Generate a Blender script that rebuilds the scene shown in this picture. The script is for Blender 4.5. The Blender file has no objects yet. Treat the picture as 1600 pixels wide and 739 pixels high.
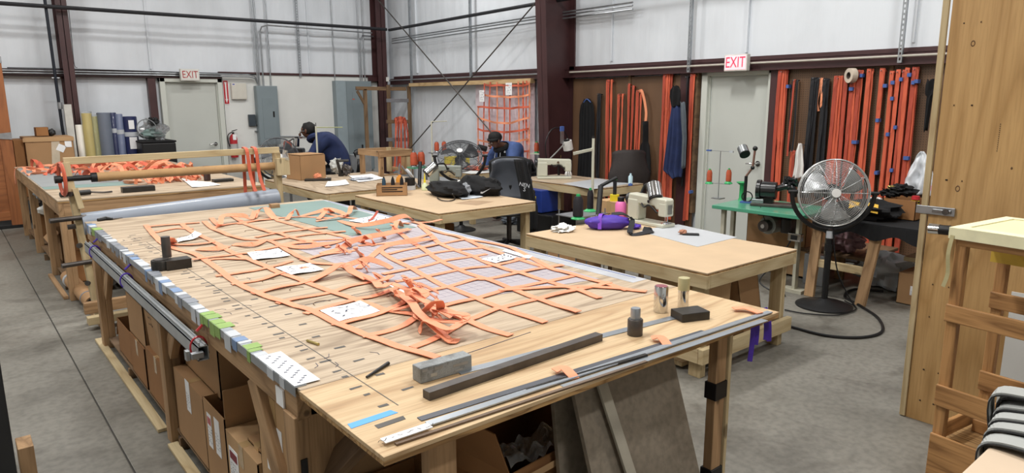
import bpy, bmesh, math, random
from mathutils import Vector, Matrix, noise, Euler
SC = bpy.context.scene
COL = SC.collection
PI = math.pi

# ------------------------------------------------------------------ camera
FPX, PITCH, ROLL, YAW, EYE = 1075.685, 0.1946, -0.00351, 0.690595, 1.75
FW = Vector((math.sin(YAW) * math.cos(PITCH), math.cos(YAW) * math.cos(PITCH), -math.sin(PITCH)))
_rt = Vector((math.cos(YAW), -math.sin(YAW), 0)); _up = _rt.cross(FW)
RT = _rt * math.cos(ROLL) + _up * math.sin(ROLL)
UP = -_rt * math.sin(ROLL) + _up * math.cos(ROLL)
CAM = Vector((0, 0, EYE))
cd = bpy.data.cameras.new('camera'); cam = bpy.data.objects.new('camera', cd); COL.objects.link(cam)
cam.matrix_world = Matrix(((RT.x, UP.x, -FW.x, 0), (RT.y, UP.y, -FW.y, 0), (RT.z, UP.z, -FW.z, EYE), (0, 0, 0, 1)))
cd.sensor_width = 36; cd.lens = 36 * FPX / 1600; cd.clip_start = 0.05; cd.clip_end = 100
SC.camera = cam

# ------------------------------------------------------------------ world, lamps, exposure
w = bpy.data.worlds.new('hall_air'); SC.world = w; w.use_nodes = True
w.node_tree.nodes['Background'].inputs[0].default_value = (0.93, 0.96, 1, 1)
w.node_tree.nodes['Background'].inputs[1].default_value = 0.5
SC.view_settings.view_transform = 'Standard'; SC.view_settings.look = 'None'
SC.view_settings.gamma = 1; SC.view_settings.exposure = 0.2; SC.view_settings.use_curve_mapping = False
LAMPS = [(0.2, 3.2, 150), (4.3, 4.2, 150), (2.2, 8.2, 130), (5.6, 9.6, 90), (-1.2, 9.5, 110), (4.6, 0.3, 110), (-2.6, 4.5, 80), (1.0, -1.8, 90)]
for lx, ly, e in LAMPS:
    ld = bpy.data.lights.new('high_bay', 'AREA'); ld.shape = 'RECTANGLE'; ld.size = 1.2; ld.size_y = 0.35
    ld.energy = e; ld.color = (1, 0.985, 0.955)
    lo = bpy.data.objects.new('high_bay_light', ld); COL.objects.link(lo); lo.location = (lx, ly, 5.6)

# ------------------------------------------------------------------ pixel -> place in the room
def ray(px, py): return RT * ((px - 800) / FPX) - UP * ((py - 369.5) / FPX) + FW
def oz(px, py, z): d = ray(px, py); return CAM + d * ((z - EYE) / d.z)
def ox(px, py, x): d = ray(px, py); return CAM + d * (x / d.x)
def oy(px, py, y): d = ray(px, py); return CAM + d * (y / d.y)

# ------------------------------------------------------------------ mesh builder
class MB:
    def __init__(s): s.v = []; s.f = []
    def add(s, vs, fs, m=None):
        n = len(s.v); s.v += [tuple(m @ Vector(v)) if m else tuple(v) for v in vs]
        s.f += [tuple(i + n for i in f) for f in fs]; return s
    def box(s, c, d, m=None):
        x, y, z = c; a, b, h = d[0] / 2, d[1] / 2, d[2] / 2
        vs = [(x + i * a, y + j * b, z + k * h) for i, j, k in ((-1,-1,-1),(1,-1,-1),(1,1,-1),(-1,1,-1),(-1,-1,1),(1,-1,1),(1,1,1),(-1,1,1))]
        return s.add(vs, [(0,3,2,1),(4,5,6,7),(0,1,5,4),(1,2,6,5),(2,3,7,6),(3,0,4,7)], m)
    def bx(s, x0, x1, y0, y1, z0, z1): return s.box(((x0+x1)/2, (y0+y1)/2, (z0+z1)/2), (x1-x0, y1-y0, z1-z0))
    def cyl(s, p0, p1, r0, r1=None, n=16):
        r1 = r0 if r1 is None else r1
        return s.tube([p0, p1], [r0, r1], n)
    def tube(s, pts, r, n=8, cap=True):
        P = [Vector(p) for p in pts]; k = len(P); R = r if isinstance(r, (list, tuple)) else [r] * k
        base = len(s.v); u = None
        for i, p in enumerate(P):
            t = (P[min(i+1, k-1)] - P[max(i-1, 0)])
            t = t.normalized() if t.length > 1e-9 else Vector((0, 0, 1))
            if u is None: u = t.orthogonal().normalized()
            else:
                u = u - t * u.dot(t); u = u.normalized() if u.length > 1e-6 else t.orthogonal().normalized()
            w_ = t.cross(u)
            for j in range(n):
                a = 2 * PI * j / n; s.v.append(tuple(p + (u * math.cos(a) + w_ * math.sin(a)) * R[i]))
        for i in range(k - 1):
            for j in range(n):
                a, b = base + i*n + j, base + i*n + (j+1) % n
                s.f.append((a, b, b + n, a + n))
        if cap:
            s.f.append(tuple(base + j for j in reversed(range(n)))); s.f.append(tuple(base + (k-1)*n + j for j in range(n)))
        return s
    def lathe(s, prof, c=(0, 0, 0), n=20, m=None):
        base = len(s.v); k = len(prof); vs = []
        for r, z in prof:
            for j in range(n):
                a = 2*PI*j/n; vs.append((c[0] + r*math.cos(a), c[1] + r*math.sin(a), c[2] + z))
        fs = [(i*n+j, i*n+(j+1) % n, (i+1)*n+(j+1) % n, (i+1)*n+j) for i in range(k-1) for j in range(n)]
        fs += [tuple(reversed(range(n))), tuple((k-1)*n + j for j in range(n))]
        return s.add(vs, fs, m)
    def prism(s, poly, t, m=None):
        n = len(poly); vs = [(x, y, 0) for x, y in poly] + [(x, y, t) for x, y in poly]
        fs = [tuple(reversed(range(n))), tuple(range(n, 2*n))] + [(i, (i+1) % n, n + (i+1) % n, n + i) for i in range(n)]
        return s.add(vs, fs, m)
    def torus(s, c, R_, r, m=None, n=40, k=6, a0=0, a1=2*PI):
        full = abs(a1 - a0) > 2*PI - 1e-3; pts = []
        for i in range(n + (0 if full else 1)):
            a = a0 + (a1 - a0) * i / n; pts.append((a, c))
        base = len(s.v); q = len(pts)
        for a, _ in pts:
            for j in range(k):
                b = 2*PI*j/k; rr = R_ + r*math.cos(b)
                v = Vector((c[0] + rr*math.cos(a), c[1] + rr*math.sin(a), c[2] + r*math.sin(b)))
                s.v.append(tuple(m @ v) if m else tuple(v))
        for i in range(q if full else q - 1):
            for j in range(k):
                i2 = (i+1) % q; s.f.append((base+i*k+j, base+i2*k+j, base+i2*k+(j+1) % k, base+i*k+(j+1) % k))
        return s
    def ribbon(s, pts, w_, t=0.0022, roll=None, side=None):
        """flat strap along pts; side = fixed width direction, roll = list of rotations about the tangent"""
        P = [Vector(p) for p in pts]; k = len(P); base = len(s.v); last = None
        for i, p in enumerate(P):
            tg = (P[min(i+1, k-1)] - P[max(i-1, 0)])
            tg = tg.normalized() if tg.length > 1e-9 else Vector((1, 0, 0))
            if side is not None: sd = Vector(side); sd = sd - tg * sd.dot(tg)
            else: sd = Vector((0, 0, 1)).cross(tg)
            if sd.length < 0.05: sd = last or tg.orthogonal()
            sd.normalize(); last = sd.copy()
            a = roll[i] if roll else 0
            if a: sd = Matrix.Rotation(a, 3, tg) @ sd
            nn = tg.cross(sd)
            for q, h in ((-1, -1), (1, -1), (1, 1), (-1, 1)): s.v.append(tuple(p + sd * (w_/2*q) + nn * (t/2*h)))
        for i in range(k - 1):
            for j in range(4):
                a, b = base + i*4 + j, base + i*4 + (j+1) % 4; s.f.append((a, b, b+4, a+4))
        s.f.append((base+3, base+2, base+1, base)); e = base + (k-1)*4; s.f.append((e, e+1, e+2, e+3))
        return s
    def grid(s, fn, nu, nv, thick=0):
        """fn(u,v)->point, u,v in 0..1"""
        base = len(s.v)
        for i in range(nu + 1):
            for j in range(nv + 1): s.v.append(tuple(fn(i/nu, j/nv)))
        for i in range(nu):
            for j in range(nv):
                a = base + i*(nv+1) + j; s.f.append((a, a+nv+1, a+nv+2, a+1))
        return s
    def blob(s, c, r, seed=0, amp=0.25, fq=1.6, nu=28, nv=16, flat=None, m=None):
        vs = []
        for i in range(nv + 1):
            th = PI * i / nv
            for j in range(nu):
                ph = 2*PI*j/nu; d = Vector((math.sin(th)*math.cos(ph), math.sin(th)*math.sin(ph), math.cos(th)))
                q = 1 + amp * noise.noise(d*fq + Vector((seed*7.3, seed*1.7, 0))) + amp*0.5*noise.noise(d*fq*2.7 + Vector((0, seed*3.1, 5)))
                v = Vector((d.x*r[0]*q, d.y*r[1]*q, d.z*r[2]*q))
                if flat is not None: v.z = max(v.z, -flat)
                vs.append(v + Vector(c))
        fs = [(i*nu+j, (i+1)*nu+j, (i+1)*nu+(j+1) % nu, i*nu+(j+1) % nu) for i in range(nv) for j in range(nu)]
        return s.add(vs, fs, m)
    def obj(s, name, mat, parent=None, smooth=False, bevel=0, solid=0, m=None, sub=0):
        me = bpy.data.meshes.new(name); me.from_pydata(s.v, [], s.f); me.update()
        if smooth:
            me.polygons.foreach_set('use_smooth', [True]*len(me.polygons))
            if smooth != 'all':
                bm = bmesh.new(); bm.from_mesh(me)
                for e in bm.edges:
                    if len(e.link_faces) == 2 and e.calc_face_angle(0) > 0.7: e.smooth = False
                bm.to_mesh(me); bm.free()
        me.materials.append(mat)
        o = bpy.data.objects.new(name, me); COL.objects.link(o)
        if m is not None: o.matrix_basis = m
        if parent is not None: adopt(o, parent)
        if solid: md = o.modifiers.new('solid', 'SOLIDIFY'); md.thickness = solid; md.offset = 0
        if sub: md = o.modifiers.new('sub', 'SUBSURF'); md.levels = md.render_levels = sub
        if bevel: md = o.modifiers.new('bevel', 'BEVEL'); md.width = bevel; md.segments = 2; md.limit_method = 'ANGLE'; md.angle_limit = 0.6
        return o
def world_of(o):
    if o.parent: return world_of(o.parent) @ o.matrix_parent_inverse @ o.matrix_basis
    return o.matrix_basis.copy()
def adopt(o, p):
    o.parent = p; o.matrix_parent_inverse = world_of(p).inverted()
def tag(o, label, cat, group=None, kind=None):
    if label: o['label'] = label
    if cat: o['category'] = cat
    if group: o['group'] = group
    if kind: o['kind'] = kind
    return o
def thing(name, label, cat, loc=(0, 0, 0), rz=0, group=None):
    o = bpy.data.objects.new(name, None); COL.objects.link(o); o.empty_display_size = 0.05
    o.matrix_basis = Matrix.Translation(Vector(loc)) @ Matrix.Rotation(rz, 4, 'Z')
    return tag(o, label, cat, group)
def struct(o): o['kind'] = 'structure'; return o
def dup(root, m, label=None, group=None):
    """copy of a thing with its parts and sub-parts, placed by matrix m"""
    def cp(o, p):
        c = o.copy(); COL.objects.link(c)
        if p is not None: c.parent = p; c.matrix_parent_inverse = o.matrix_parent_inverse.copy()
        for ch in list(o.children): cp(ch, c)
        return c
    r = cp(root, None); r.matrix_basis = m
    if label: r['label'] = label
    if group: r['group'] = group
    return r
def TR(x, y, z, rz=0, rx=0, ry=0): return Matrix.Translation((x, y, z)) @ Euler((rx, ry, rz)).to_matrix().to_4x4()
def basis(p, xd, zd=(0, 0, 1)):
    x = Vector(xd).normalized(); z = Vector(zd); z = (z - x*z.dot(x)).normalized(); y = z.cross(x)
    return Matrix(((x.x, y.x, z.x, p[0]), (x.y, y.y, z.y, p[1]), (x.z, y.z, z.z, p[2]), (0, 0, 0, 1)))
def beam(name, p0, p1, w_, h, mat, parent=None, up=(0, 0, 1), bevel=0.003):
    """timber or bar from p0 to p1 (centre line), w_ across, h along up; grain runs with it"""
    p0 = Vector(p0); p1 = Vector(p1); L = (p1-p0).length
    return MB().box((0, 0, 0), (L, w_, h)).obj(name, mat, parent, bevel=bevel, m=basis((p0+p1)/2, p1-p0, up))
def plank(name, x0, x1, y0, y1, z0, z1, mat, parent=None, bevel=0.003):
    """axis-aligned piece, its local x (grain) along the longest side"""
    d = (x1-x0, y1-y0, z1-z0); c = Vector(((x0+x1)/2, (y0+y1)/2, (z0+z1)/2)); k = d.index(max(d))
    if k == 0: return MB().box((0,0,0), d).obj(name, mat, parent, bevel=bevel, m=Matrix.Translation(c))
    if k == 1: return MB().box((0,0,0), (d[1], d[0], d[2])).obj(name, mat, parent, bevel=bevel, m=basis(c, (0,1,0)))
    return MB().box((0,0,0), (d[2], d[1], d[0])).obj(name, mat, parent, bevel=bevel, m=basis(c, (0,0,1), (-1,0,0)))
def text(s_, size, mat, m, parent=None, name='lettering', ext=0.0008, align='CENTER'):
    cu = bpy.data.curves.new('t', 'FONT'); cu.body = s_; cu.size = size; cu.extrude = ext; cu.align_x = align; cu.align_y = 'CENTER'; cu.resolution_u = 2
    to = bpy.data.objects.new('t', cu); COL.objects.link(to); bpy.context.view_layer.update()
    me = bpy.data.meshes.new_from_object(to.evaluated_get(bpy.context.evaluated_depsgraph_get()))
    bpy.data.objects.remove(to); me.materials.clear(); me.materials.append(mat)
    o = bpy.data.objects.new(name, me); COL.objects.link(o); o.matrix_basis = m
    if parent: adopt(o, parent)
    return o
def smooth_path(pts, n=6):
    """Catmull-Rom through pts"""
    P = [Vector(p) for p in pts]; out = []
    for i in range(len(P)-1):
        a, b, c, d = P[max(i-1, 0)], P[i], P[i+1], P[min(i+2, len(P)-1)]
        for k in range(n):
            t = k/n; out.append(0.5*((2*b) + (c-a)*t + (2*a-5*b+4*c-d)*t*t + (3*b-a-3*c+d)*t*t*t))
    out.append(P[-1]); return out

# ------------------------------------------------------------------ materials
def lin(c): return tuple((x/12.92 if x <= 0.04045 else ((x+0.055)/1.055)**2.4) for x in c)
def H(h): return lin(tuple(int(h[i:i+2], 16)/255 for i in (0, 2, 4)))
_mats = {}
def base_mat(name):
    m = bpy.data.materials.new(name); m.use_nodes = True; nt = m.node_tree
    return m, nt, nt.nodes['Principled BSDF']
def N(nt, t, **k):
    n = nt.nodes.new(t)
    for a, v in k.items():
        if a in n.inputs.keys() if isinstance(a, str) else False: n.inputs[a].default_value = v
        else: setattr(n, a, v)
    return n
def ramp(nt, stops):
    r = nt.nodes.new('ShaderNodeValToRGB'); e = r.color_ramp.elements
    while len(e) < len(stops): e.new(0.5)
    for i, (p, c) in enumerate(stops): e[i].position = p; e[i].color = (*c, 1)
    return r
def coords(nt, scale=(1, 1, 1), rnd=True):
    tc = nt.nodes.new('ShaderNodeTexCoord'); mp = nt.nodes.new('ShaderNodeMapping'); mp.inputs['Scale'].default_value = scale
    if rnd:
        oi = nt.nodes.new('ShaderNodeObjectInfo'); mu = nt.nodes.new('ShaderNodeVectorMath'); mu.operation = 'SCALE'
        cb = nt.nodes.new('ShaderNodeCombineXYZ')
        for i in range(3): nt.links.new(oi.outputs['Random'], cb.inputs[i])
        nt.links.new(cb.outputs[0], mu.inputs[0]); mu.inputs['Scale'].default_value = 37.0
        ad = nt.nodes.new('ShaderNodeVectorMath'); ad.operation = 'ADD'
        nt.links.new(tc.outputs['Object'], ad.inputs[0]); nt.links.new(mu.outputs[0], ad.inputs[1]); nt.links.new(ad.outputs[0], mp.inputs[0])
    else: nt.links.new(tc.outputs['Object'], mp.inputs[0])
    return mp.outputs[0]
def bump(nt, b, h, strength=0.3, dist=0.002):
    n = nt.nodes.new('ShaderNodeBump'); n.inputs['Strength'].default_value = strength; n.inputs['Distance'].default_value = dist
    nt.links.new(h, n.inputs['Height']); nt.links.new(n.outputs[0], b.inputs['Normal'])
def mix(nt, fac, a, b, mode='MIX'):
    n = nt.nodes.new('ShaderNodeMix'); n.data_type = 'RGBA'; n.blend_type = mode
    for s_, v in ((0, fac), (6, a), (7, b)):
        if hasattr(v, 'node'): nt.links.new(v, n.inputs[s_])
        elif s_ == 0: n.inputs[0].default_value = v
        else: n.inputs[s_].default_value = (*v, 1)
    return n.outputs[2]
def plain(name, col, rough=0.6, metal=0.0, var=0.12, scale=9, bmp=0.0, bscale=60, coat=0, emit=0, trans=0, alpha=1, stretch=(1, 1, 1), sheen=0):
    if name in _mats: return _mats[name]
    m, nt, b = base_mat(name); c = H(col)
    co = coords(nt, stretch)
    n = N(nt, 'ShaderNodeTexNoise'); n.inputs['Scale'].default_value = scale; n.inputs['Detail'].default_value = 5; nt.links.new(co, n.inputs[0])
    r = ramp(nt, [(0.3, tuple(x*(1-var) for x in c)), (0.7, tuple(min(1, x*(1+var)) for x in c))])
    nt.links.new(n.outputs[0], r.inputs[0]); nt.links.new(r.outputs[0], b.inputs['Base Color'])
    b.inputs['Roughness'].default_value = rough; b.inputs['Metallic'].default_value = metal
    if coat: b.inputs['Coat Weight'].default_value = coat
    if sheen: b.inputs['Sheen Weight'].default_value = sheen
    if trans: b.inputs['Transmission Weight'].default_value = trans
    if alpha < 1: b.inputs['Alpha'].default_value = alpha
    if emit: nt.links.new(r.outputs[0], b.inputs['Emission Color']); b.inputs['Emission Strength'].default_value = emit
    if bmp:
        n2 = N(nt, 'ShaderNodeTexNoise'); n2.inputs['Scale'].default_value = bscale; n2.inputs['Detail'].default_value = 3; nt.links.new(co, n2.inputs[0])
        bump(nt, b, n2.outputs[0], bmp)
    _mats[name] = m; return m
def wood(name, light, dark, rough=0.62, fine=1.0, big=1.0, knots=True, contrast=1.0):
    """grain along local x: stretched growth bands, fine pores, a few knots"""
    if name in _mats: return _mats[name]
    m, nt, b = base_mat(name); a, d = H(light), H(dark)
    co = coords(nt, (0.55*big, 4.5*big, 4.5*big))
    n = N(nt, 'ShaderNodeTexNoise'); n.inputs['Scale'].default_value = 1.3; n.inputs['Detail'].default_value = 2; n.inputs['Distortion'].default_value = 0.6; nt.links.new(co, n.inputs[0])
    mul = N(nt, 'ShaderNodeMath', operation='MULTIPLY'); mul.inputs[1].default_value = 11; nt.links.new(n.outputs[0], mul.inputs[0])
    sn = N(nt, 'ShaderNodeMath', operation='PINGPONG'); sn.inputs[1].default_value = 1; nt.links.new(mul.outputs[0], sn.inputs[0])
    r = ramp(nt, [(0.0, d), (0.28, tuple(x*0.55+y*0.45 for x, y in zip(a, d))), (0.75, a), (1.0, a)])
    nt.links.new(sn.outputs[0], r.inputs[0])
    co2 = coords(nt, (3*fine, 60*fine, 60*fine))
    f = N(nt, 'ShaderNodeTexNoise'); f.inputs['Scale'].default_value = 2.2; f.inputs['Detail'].default_value = 4; nt.links.new(co2, f.inputs[0])
    r2 = ramp(nt, [(0.32, (0.68, 0.64, 0.58)), (0.55, (1, 1, 1))]); nt.links.new(f.outputs[0], r2.inputs[0])
    base = mix(nt, 0.75*contrast, r.outputs[0], r2.outputs[0], 'MULTIPLY')
    flat = mix(nt, min(1, 0.62*contrast), a, base)
    out = flat
    if knots:
        vo = N(nt, 'ShaderNodeTexVoronoi'); vo.inputs['Scale'].default_value = 0.9; nt.links.new(coords(nt, (2.2, 5.5, 5.5)), vo.inputs[0])
        r3 = ramp(nt, [(0.0, (0, 0, 0)), (0.05, (0.05,)*3), (0.085, (1, 1, 1))]); nt.links.new(vo.outputs['Distance'], r3.inputs[0])
        inv = N(nt, 'ShaderNodeMath', operation='SUBTRACT'); inv.inputs[0].default_value = 0.75; nt.links.new(r3.outputs[0], inv.inputs[1]); inv.use_clamp = True
        out = mix(nt, inv.outputs[0], flat, tuple(x*0.3 for x in d))
    nt.links.new(out, b.inputs['Base Color']); b.inputs['Roughness'].default_value = rough
    bump(nt, b, f.outputs[0], 0.25, 0.001)
    _mats[name] = m; return m
def steel(name, col, rough=0.35, streak=True):
    return plain(name, col, rough, 1.0, 0.18, 6, 0.08, 40, stretch=(1, 1, 1))
# ------------------------------------------------------------------ palette
ply = wood('plywood_top', 'BBA890', '84705A', 0.6, 1.0, 1.0, True, 1.25)
ply2 = wood('plywood_fresh', 'CBB08A', 'A07C54', 0.6, 1.0, 0.9, True, 1.1)
plyedge = wood('plywood_edge', 'B89260', '6E4E2C', 0.8, 1.0, 3, False, 1.4)
hard = plain('hardboard_top', 'C2A888', 0.65, 0, 0.06, 4, 0.05, 90)
pine = wood('pine', 'C6B38D', 'A08459', 0.7, 1.0, 0.8, True, 0.9)
pineold = wood('old_pine', 'B3906A', '775A3C', 0.75, 1.0, 0.9, True, 1.1)
pinedark = wood('aged_timber', '7E6449', '4E3A2A', 0.8, 1.0, 0.9, True, 1.1)
oakply = wood('warm_plywood', 'C59E69', '9C7440', 0.55, 0.8, 0.6, True, 0.95)
rackwood = wood('rack_timber', 'BB8C59', '7E5630', 0.55, 1.0, 1.2, True, 1.3)
kraft = plain('cardboard', 'A9835C', 0.85, 0, 0.08, 3, 0.05, 30)
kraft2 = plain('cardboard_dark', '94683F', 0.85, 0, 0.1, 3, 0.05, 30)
kraft3 = plain('cardboard_pale', 'B8946B', 0.85, 0, 0.07, 3, 0.05, 30)
paper = plain('paper', 'EFEFF0', 0.8, 0, 0.03, 6)
ink = plain('ink', '3A3F55', 0.8, 0, 0.05)
black_ink = plain('marker_ink', '2A1E18', 0.8, 0, 0.05)
orange = plain('orange_webbing', 'E8926A', 0.62, 0, 0.1, 5, 0.25, 700, sheen=0.2)
orange2 = plain('orange_webbing_deep', 'CB5A3A', 0.62, 0, 0.12, 5, 0.25, 700, sheen=0.2)
orange3 = plain('orange_webbing_dusky', 'AA4530', 0.65, 0, 0.12, 5, 0.25, 700)
blackweb = plain('black_webbing', '15151A', 0.7, 0, 0.2, 5, 0.25, 500)
bluetape = plain('blue_tape', '4460A0', 0.6, 0, 0.1)
skytape = plain('sky_blue_tape', '5CA3E6', 0.6, 0, 0.06)
whitetape = plain('white_tape', 'B9BDC2', 0.6, 0, 0.05)
greentape = plain('green_tape', '86A458', 0.6, 0, 0.1)
greytape = plain('grey_tape', '7C8088', 0.5, 0, 0.1)
brownsteel = plain('brown_painted_steel', '44292A', 0.45, 0.0, 0.12, 4)
galv = plain('galvanised_steel', 'A4A8AC', 0.38, 0.85, 0.15, 12)
blacksteel = plain('dark_pipe', '2E2F33', 0.5, 0.4, 0.15, 6)
rawsteel = plain('raw_steel', '5A5552', 0.45, 0.7, 0.25, 14, 0.1, 60)
darksteel = plain('blued_steel', '3B3835', 0.45, 0.6, 0.25, 14, 0.1, 60)
alu = plain('aluminium', 'A9AFB6', 0.33, 0.75, 0.1, 5)
chrome = plain('chrome', 'D6D6D6', 0.12, 1.0, 0.03, 3)
brass = plain('worn_brass', 'B8A56A', 0.3, 0.9, 0.2, 14)
black = plain('black_plastic', '101012', 0.5, 0, 0.15)
blackcloth = plain('black_cloth', '0B0B0E', 0.9, 0, 0.25, 12, 0.2, 200)
grey_panel = plain('grey_enamel', '7F8B90', 0.45, 0, 0.05, 3)
doorpaint = plain('door_paint', 'BFC2BC', 0.5, 0, 0.03, 2)
framepaint = plain('frame_paint', 'C9CCC4', 0.5, 0, 0.03, 2)
creamenamel = plain('cream_enamel', 'C9C9B8', 0.35, 0, 0.05, 4, coat=0.3)
green = plain('green_table_paint', '4F9A7C', 0.3, 0, 0.08, 3, coat=0.4)
greenplas = plain('green_plastic', '2FA45F', 0.4, 0, 0.08)
threadorange = plain('orange_thread', 'AE4C2C', 0.6, 0, 0.12, 6, 0.35, 260, stretch=(1, 1, 6))
threadblack = plain('black_thread', '110E16', 0.6, 0, 0.2, 6, 0.35, 260, stretch=(1, 1, 6))
navy = plain('navy_cloth', '1E2B52', 0.85, 0, 0.2, 8, 0.2, 120)
denim = plain('denim', '42588A', 0.85, 0, 0.15, 12, 0.2, 300)
skin_dark = plain('skin', '5A3A2A', 0.55, 0, 0.08)
hair = plain('hair', '0E0C0C', 0.8, 0, 0.3, 30, 0.4, 120)
purple = plain('purple_cloth', '4A2BA0', 0.6, 0, 0.25, 8, 0.2, 80)
pink = plain('pink_plastic', 'E878B8', 0.35, 0, 0.05)
yellow = plain('yellow_plastic', 'E3CE2E', 0.4, 0, 0.05)
red = plain('red_paint', 'B4202A', 0.35, 0, 0.06, coat=0.4)
cutmat = plain('teal_mat', '778E89', 0.55, 0, 0.06, 3)
pcream = plain('masking_cream', 'E2DDB0', 0.6, 0, 0.05, 4)
pvc_grey = plain('grey_vinyl', '8B93A0', 0.42, 0, 0.06, 4, coat=0.15)
greyband = plain('grey_elastic', 'A3A5A2', 0.8, 0, 0.07, 4, 0.3, 400)
stoneboard = None
glassplastic = plain('clear_film', 'DDE0E2', 0.18, 0, 0.03, 4, trans=0.75, alpha=0.55)
whitecloth = plain('white_cloth', 'E9E8E4', 0.8, 0, 0.04, 4, 0.2, 60)
graycloth = plain('grey_cloth', '5C636B', 0.85, 0, 0.12, 12, 0.2, 200)

def concrete(name, col, dark, stain=0.5, sc=1.0):
    m, nt, b = base_mat(name); co = coords(nt, (sc, sc, sc), False)
    a = N(nt, 'ShaderNodeTexNoise'); a.inputs['Scale'].default_value = 0.9; a.inputs['Detail'].default_value = 9; a.inputs['Roughness'].default_value = 0.62; nt.links.new(co, a.inputs[0])
    r = ramp(nt, [(0.3, H(dark)), (0.48, H(col)), (0.75, tuple(min(1, x*1.22) for x in H(col)))]); nt.links.new(a.outputs[0], r.inputs[0])
    f = N(nt, 'ShaderNodeTexNoise'); f.inputs['Scale'].default_value = 26; f.inputs['Detail'].default_value = 6; nt.links.new(co, f.inputs[0])
    r2 = ramp(nt, [(0.3, (0.72,)*3), (0.6, (1.05,)*3)]); nt.links.new(f.outputs[0], r2.inputs[0])
    o1 = mix(nt, 0.8, r.outputs[0], r2.outputs[0], 'MULTIPLY')
    g = N(nt, 'ShaderNodeTexNoise'); g.inputs['Scale'].default_value = 2.3; g.inputs['Detail'].default_value = 4; g.inputs['Distortion'].default_value = 1.4; nt.links.new(co, g.inputs[0])
    r3 = ramp(nt, [(0.28, (0.62, 0.6, 0.58)), (0.42, (1, 1, 1))]); nt.links.new(g.outputs[0], r3.inputs[0])
    o2 = mix(nt, stain, o1, r3.outputs[0], 'MULTIPLY'); nt.links.new(o2, b.inputs['Base Color'])
    rr = ramp(nt, [(0.3, (0.38,)*3), (0.7, (0.65,)*3)]); nt.links.new(a.outputs[0], rr.inputs[0]); nt.links.new(rr.outputs[0], b.inputs['Roughness'])
    bump(nt, b, f.outputs[0], 0.25, 0.002); return m
concrete_floor = concrete('concrete_floor', '7A776F', '58554E', 0.8)
stoneboard = concrete('cement_board', '83796B', '5F574C', 0.5, 1.6)
def vinyl(name, col, ax):
    m, nt, b = base_mat(name); s = (9, 9, 0.35)
    co = coords(nt, s, False); n = N(nt, 'ShaderNodeTexNoise'); n.inputs['Scale'].default_value = 2.2; n.inputs['Detail'].default_value = 5; nt.links.new(co, n.inputs[0])
    c2 = coords(nt, (1, 1, 0.5), False); g = N(nt, 'ShaderNodeTexNoise'); g.inputs['Scale'].default_value = 1.5; g.inputs['Detail'].default_value = 7; nt.links.new(c2, g.inputs[0])
    r = ramp(nt, [(0.3, tuple(x*0.86 for x in H(col))), (0.55, H(col))]); nt.links.new(g.outputs[0], r.inputs[0])
    nt.links.new(r.outputs[0], b.inputs['Base Color']); b.inputs['Roughness'].default_value = 0.42
    bump(nt, b, n.outputs[0], 0.55, 0.008); return m
vinyl_white = vinyl('insulation_facing', 'DDE2E8', 0)
def pegmat(name, holes=True):
    m, nt, b = base_mat(name); col = H('644A35')
    n = N(nt, 'ShaderNodeTexNoise'); n.inputs['Scale'].default_value = 3; n.inputs['Detail'].default_value = 5; nt.links.new(coords(nt, (1, 1, 0.4), False), n.inputs[0])
    r = ramp(nt, [(0.3, tuple(x*0.8 for x in col)), (0.7, tuple(x*1.2 for x in col))]); nt.links.new(n.outputs[0], r.inputs[0]); out = r.outputs[0]
    if holes:
        co = coords(nt, (40, 40, 40), False); fr = N(nt, 'ShaderNodeVectorMath', operation='FRACTION'); nt.links.new(co, fr.inputs[0])
        sx = N(nt, 'ShaderNodeSeparateXYZ'); nt.links.new(fr.outputs[0], sx.inputs[0]); cb = N(nt, 'ShaderNodeCombineXYZ'); nt.links.new(sx.outputs[1], cb.inputs[0]); nt.links.new(sx.outputs[2], cb.inputs[1])
        ds = N(nt, 'ShaderNodeVectorMath', operation='DISTANCE'); ds.inputs[1].default_value = (0.5, 0.5, 0); nt.links.new(cb.outputs[0], ds.inputs[0])
        r2 = ramp(nt, [(0.13, (0.08,)*3), (0.17, (1,)*3)]); nt.links.new(ds.outputs['Value'], r2.inputs[0]); out = mix(nt, 1.0, out, r2.outputs[0], 'MULTIPLY')
    nt.links.new(out, b.inputs['Base Color']); b.inputs['Roughness'].default_value = 0.5; return m
pegboard_mat = pegmat('perforated_hardboard'); brownboard = pegmat('brown_hardboard', False)
whitewall = plain('white_painted_board', 'DADBD8', 0.6, 0, 0.04, 2)
ceilmat = plain('ceiling_liner', 'D8DADC', 0.6, 0, 0.03, 1)
exitface = plain('exit_face_unlit', 'DCDAD4', 0.5, 0, 0.03); exitlit = plain('exit_face_lit', 'F2C6CC', 0.5, 0, 0.02, emit=0.5)
exitred = plain('exit_red', 'A8262C', 0.5, 0, 0.04); exitredlit = plain('exit_red_lit', 'F0284A', 0.5, 0, 0.02, emit=0.7)
signwhite = plain('sign_white', 'E9DFE0', 0.5, 0, 0.03)

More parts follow.
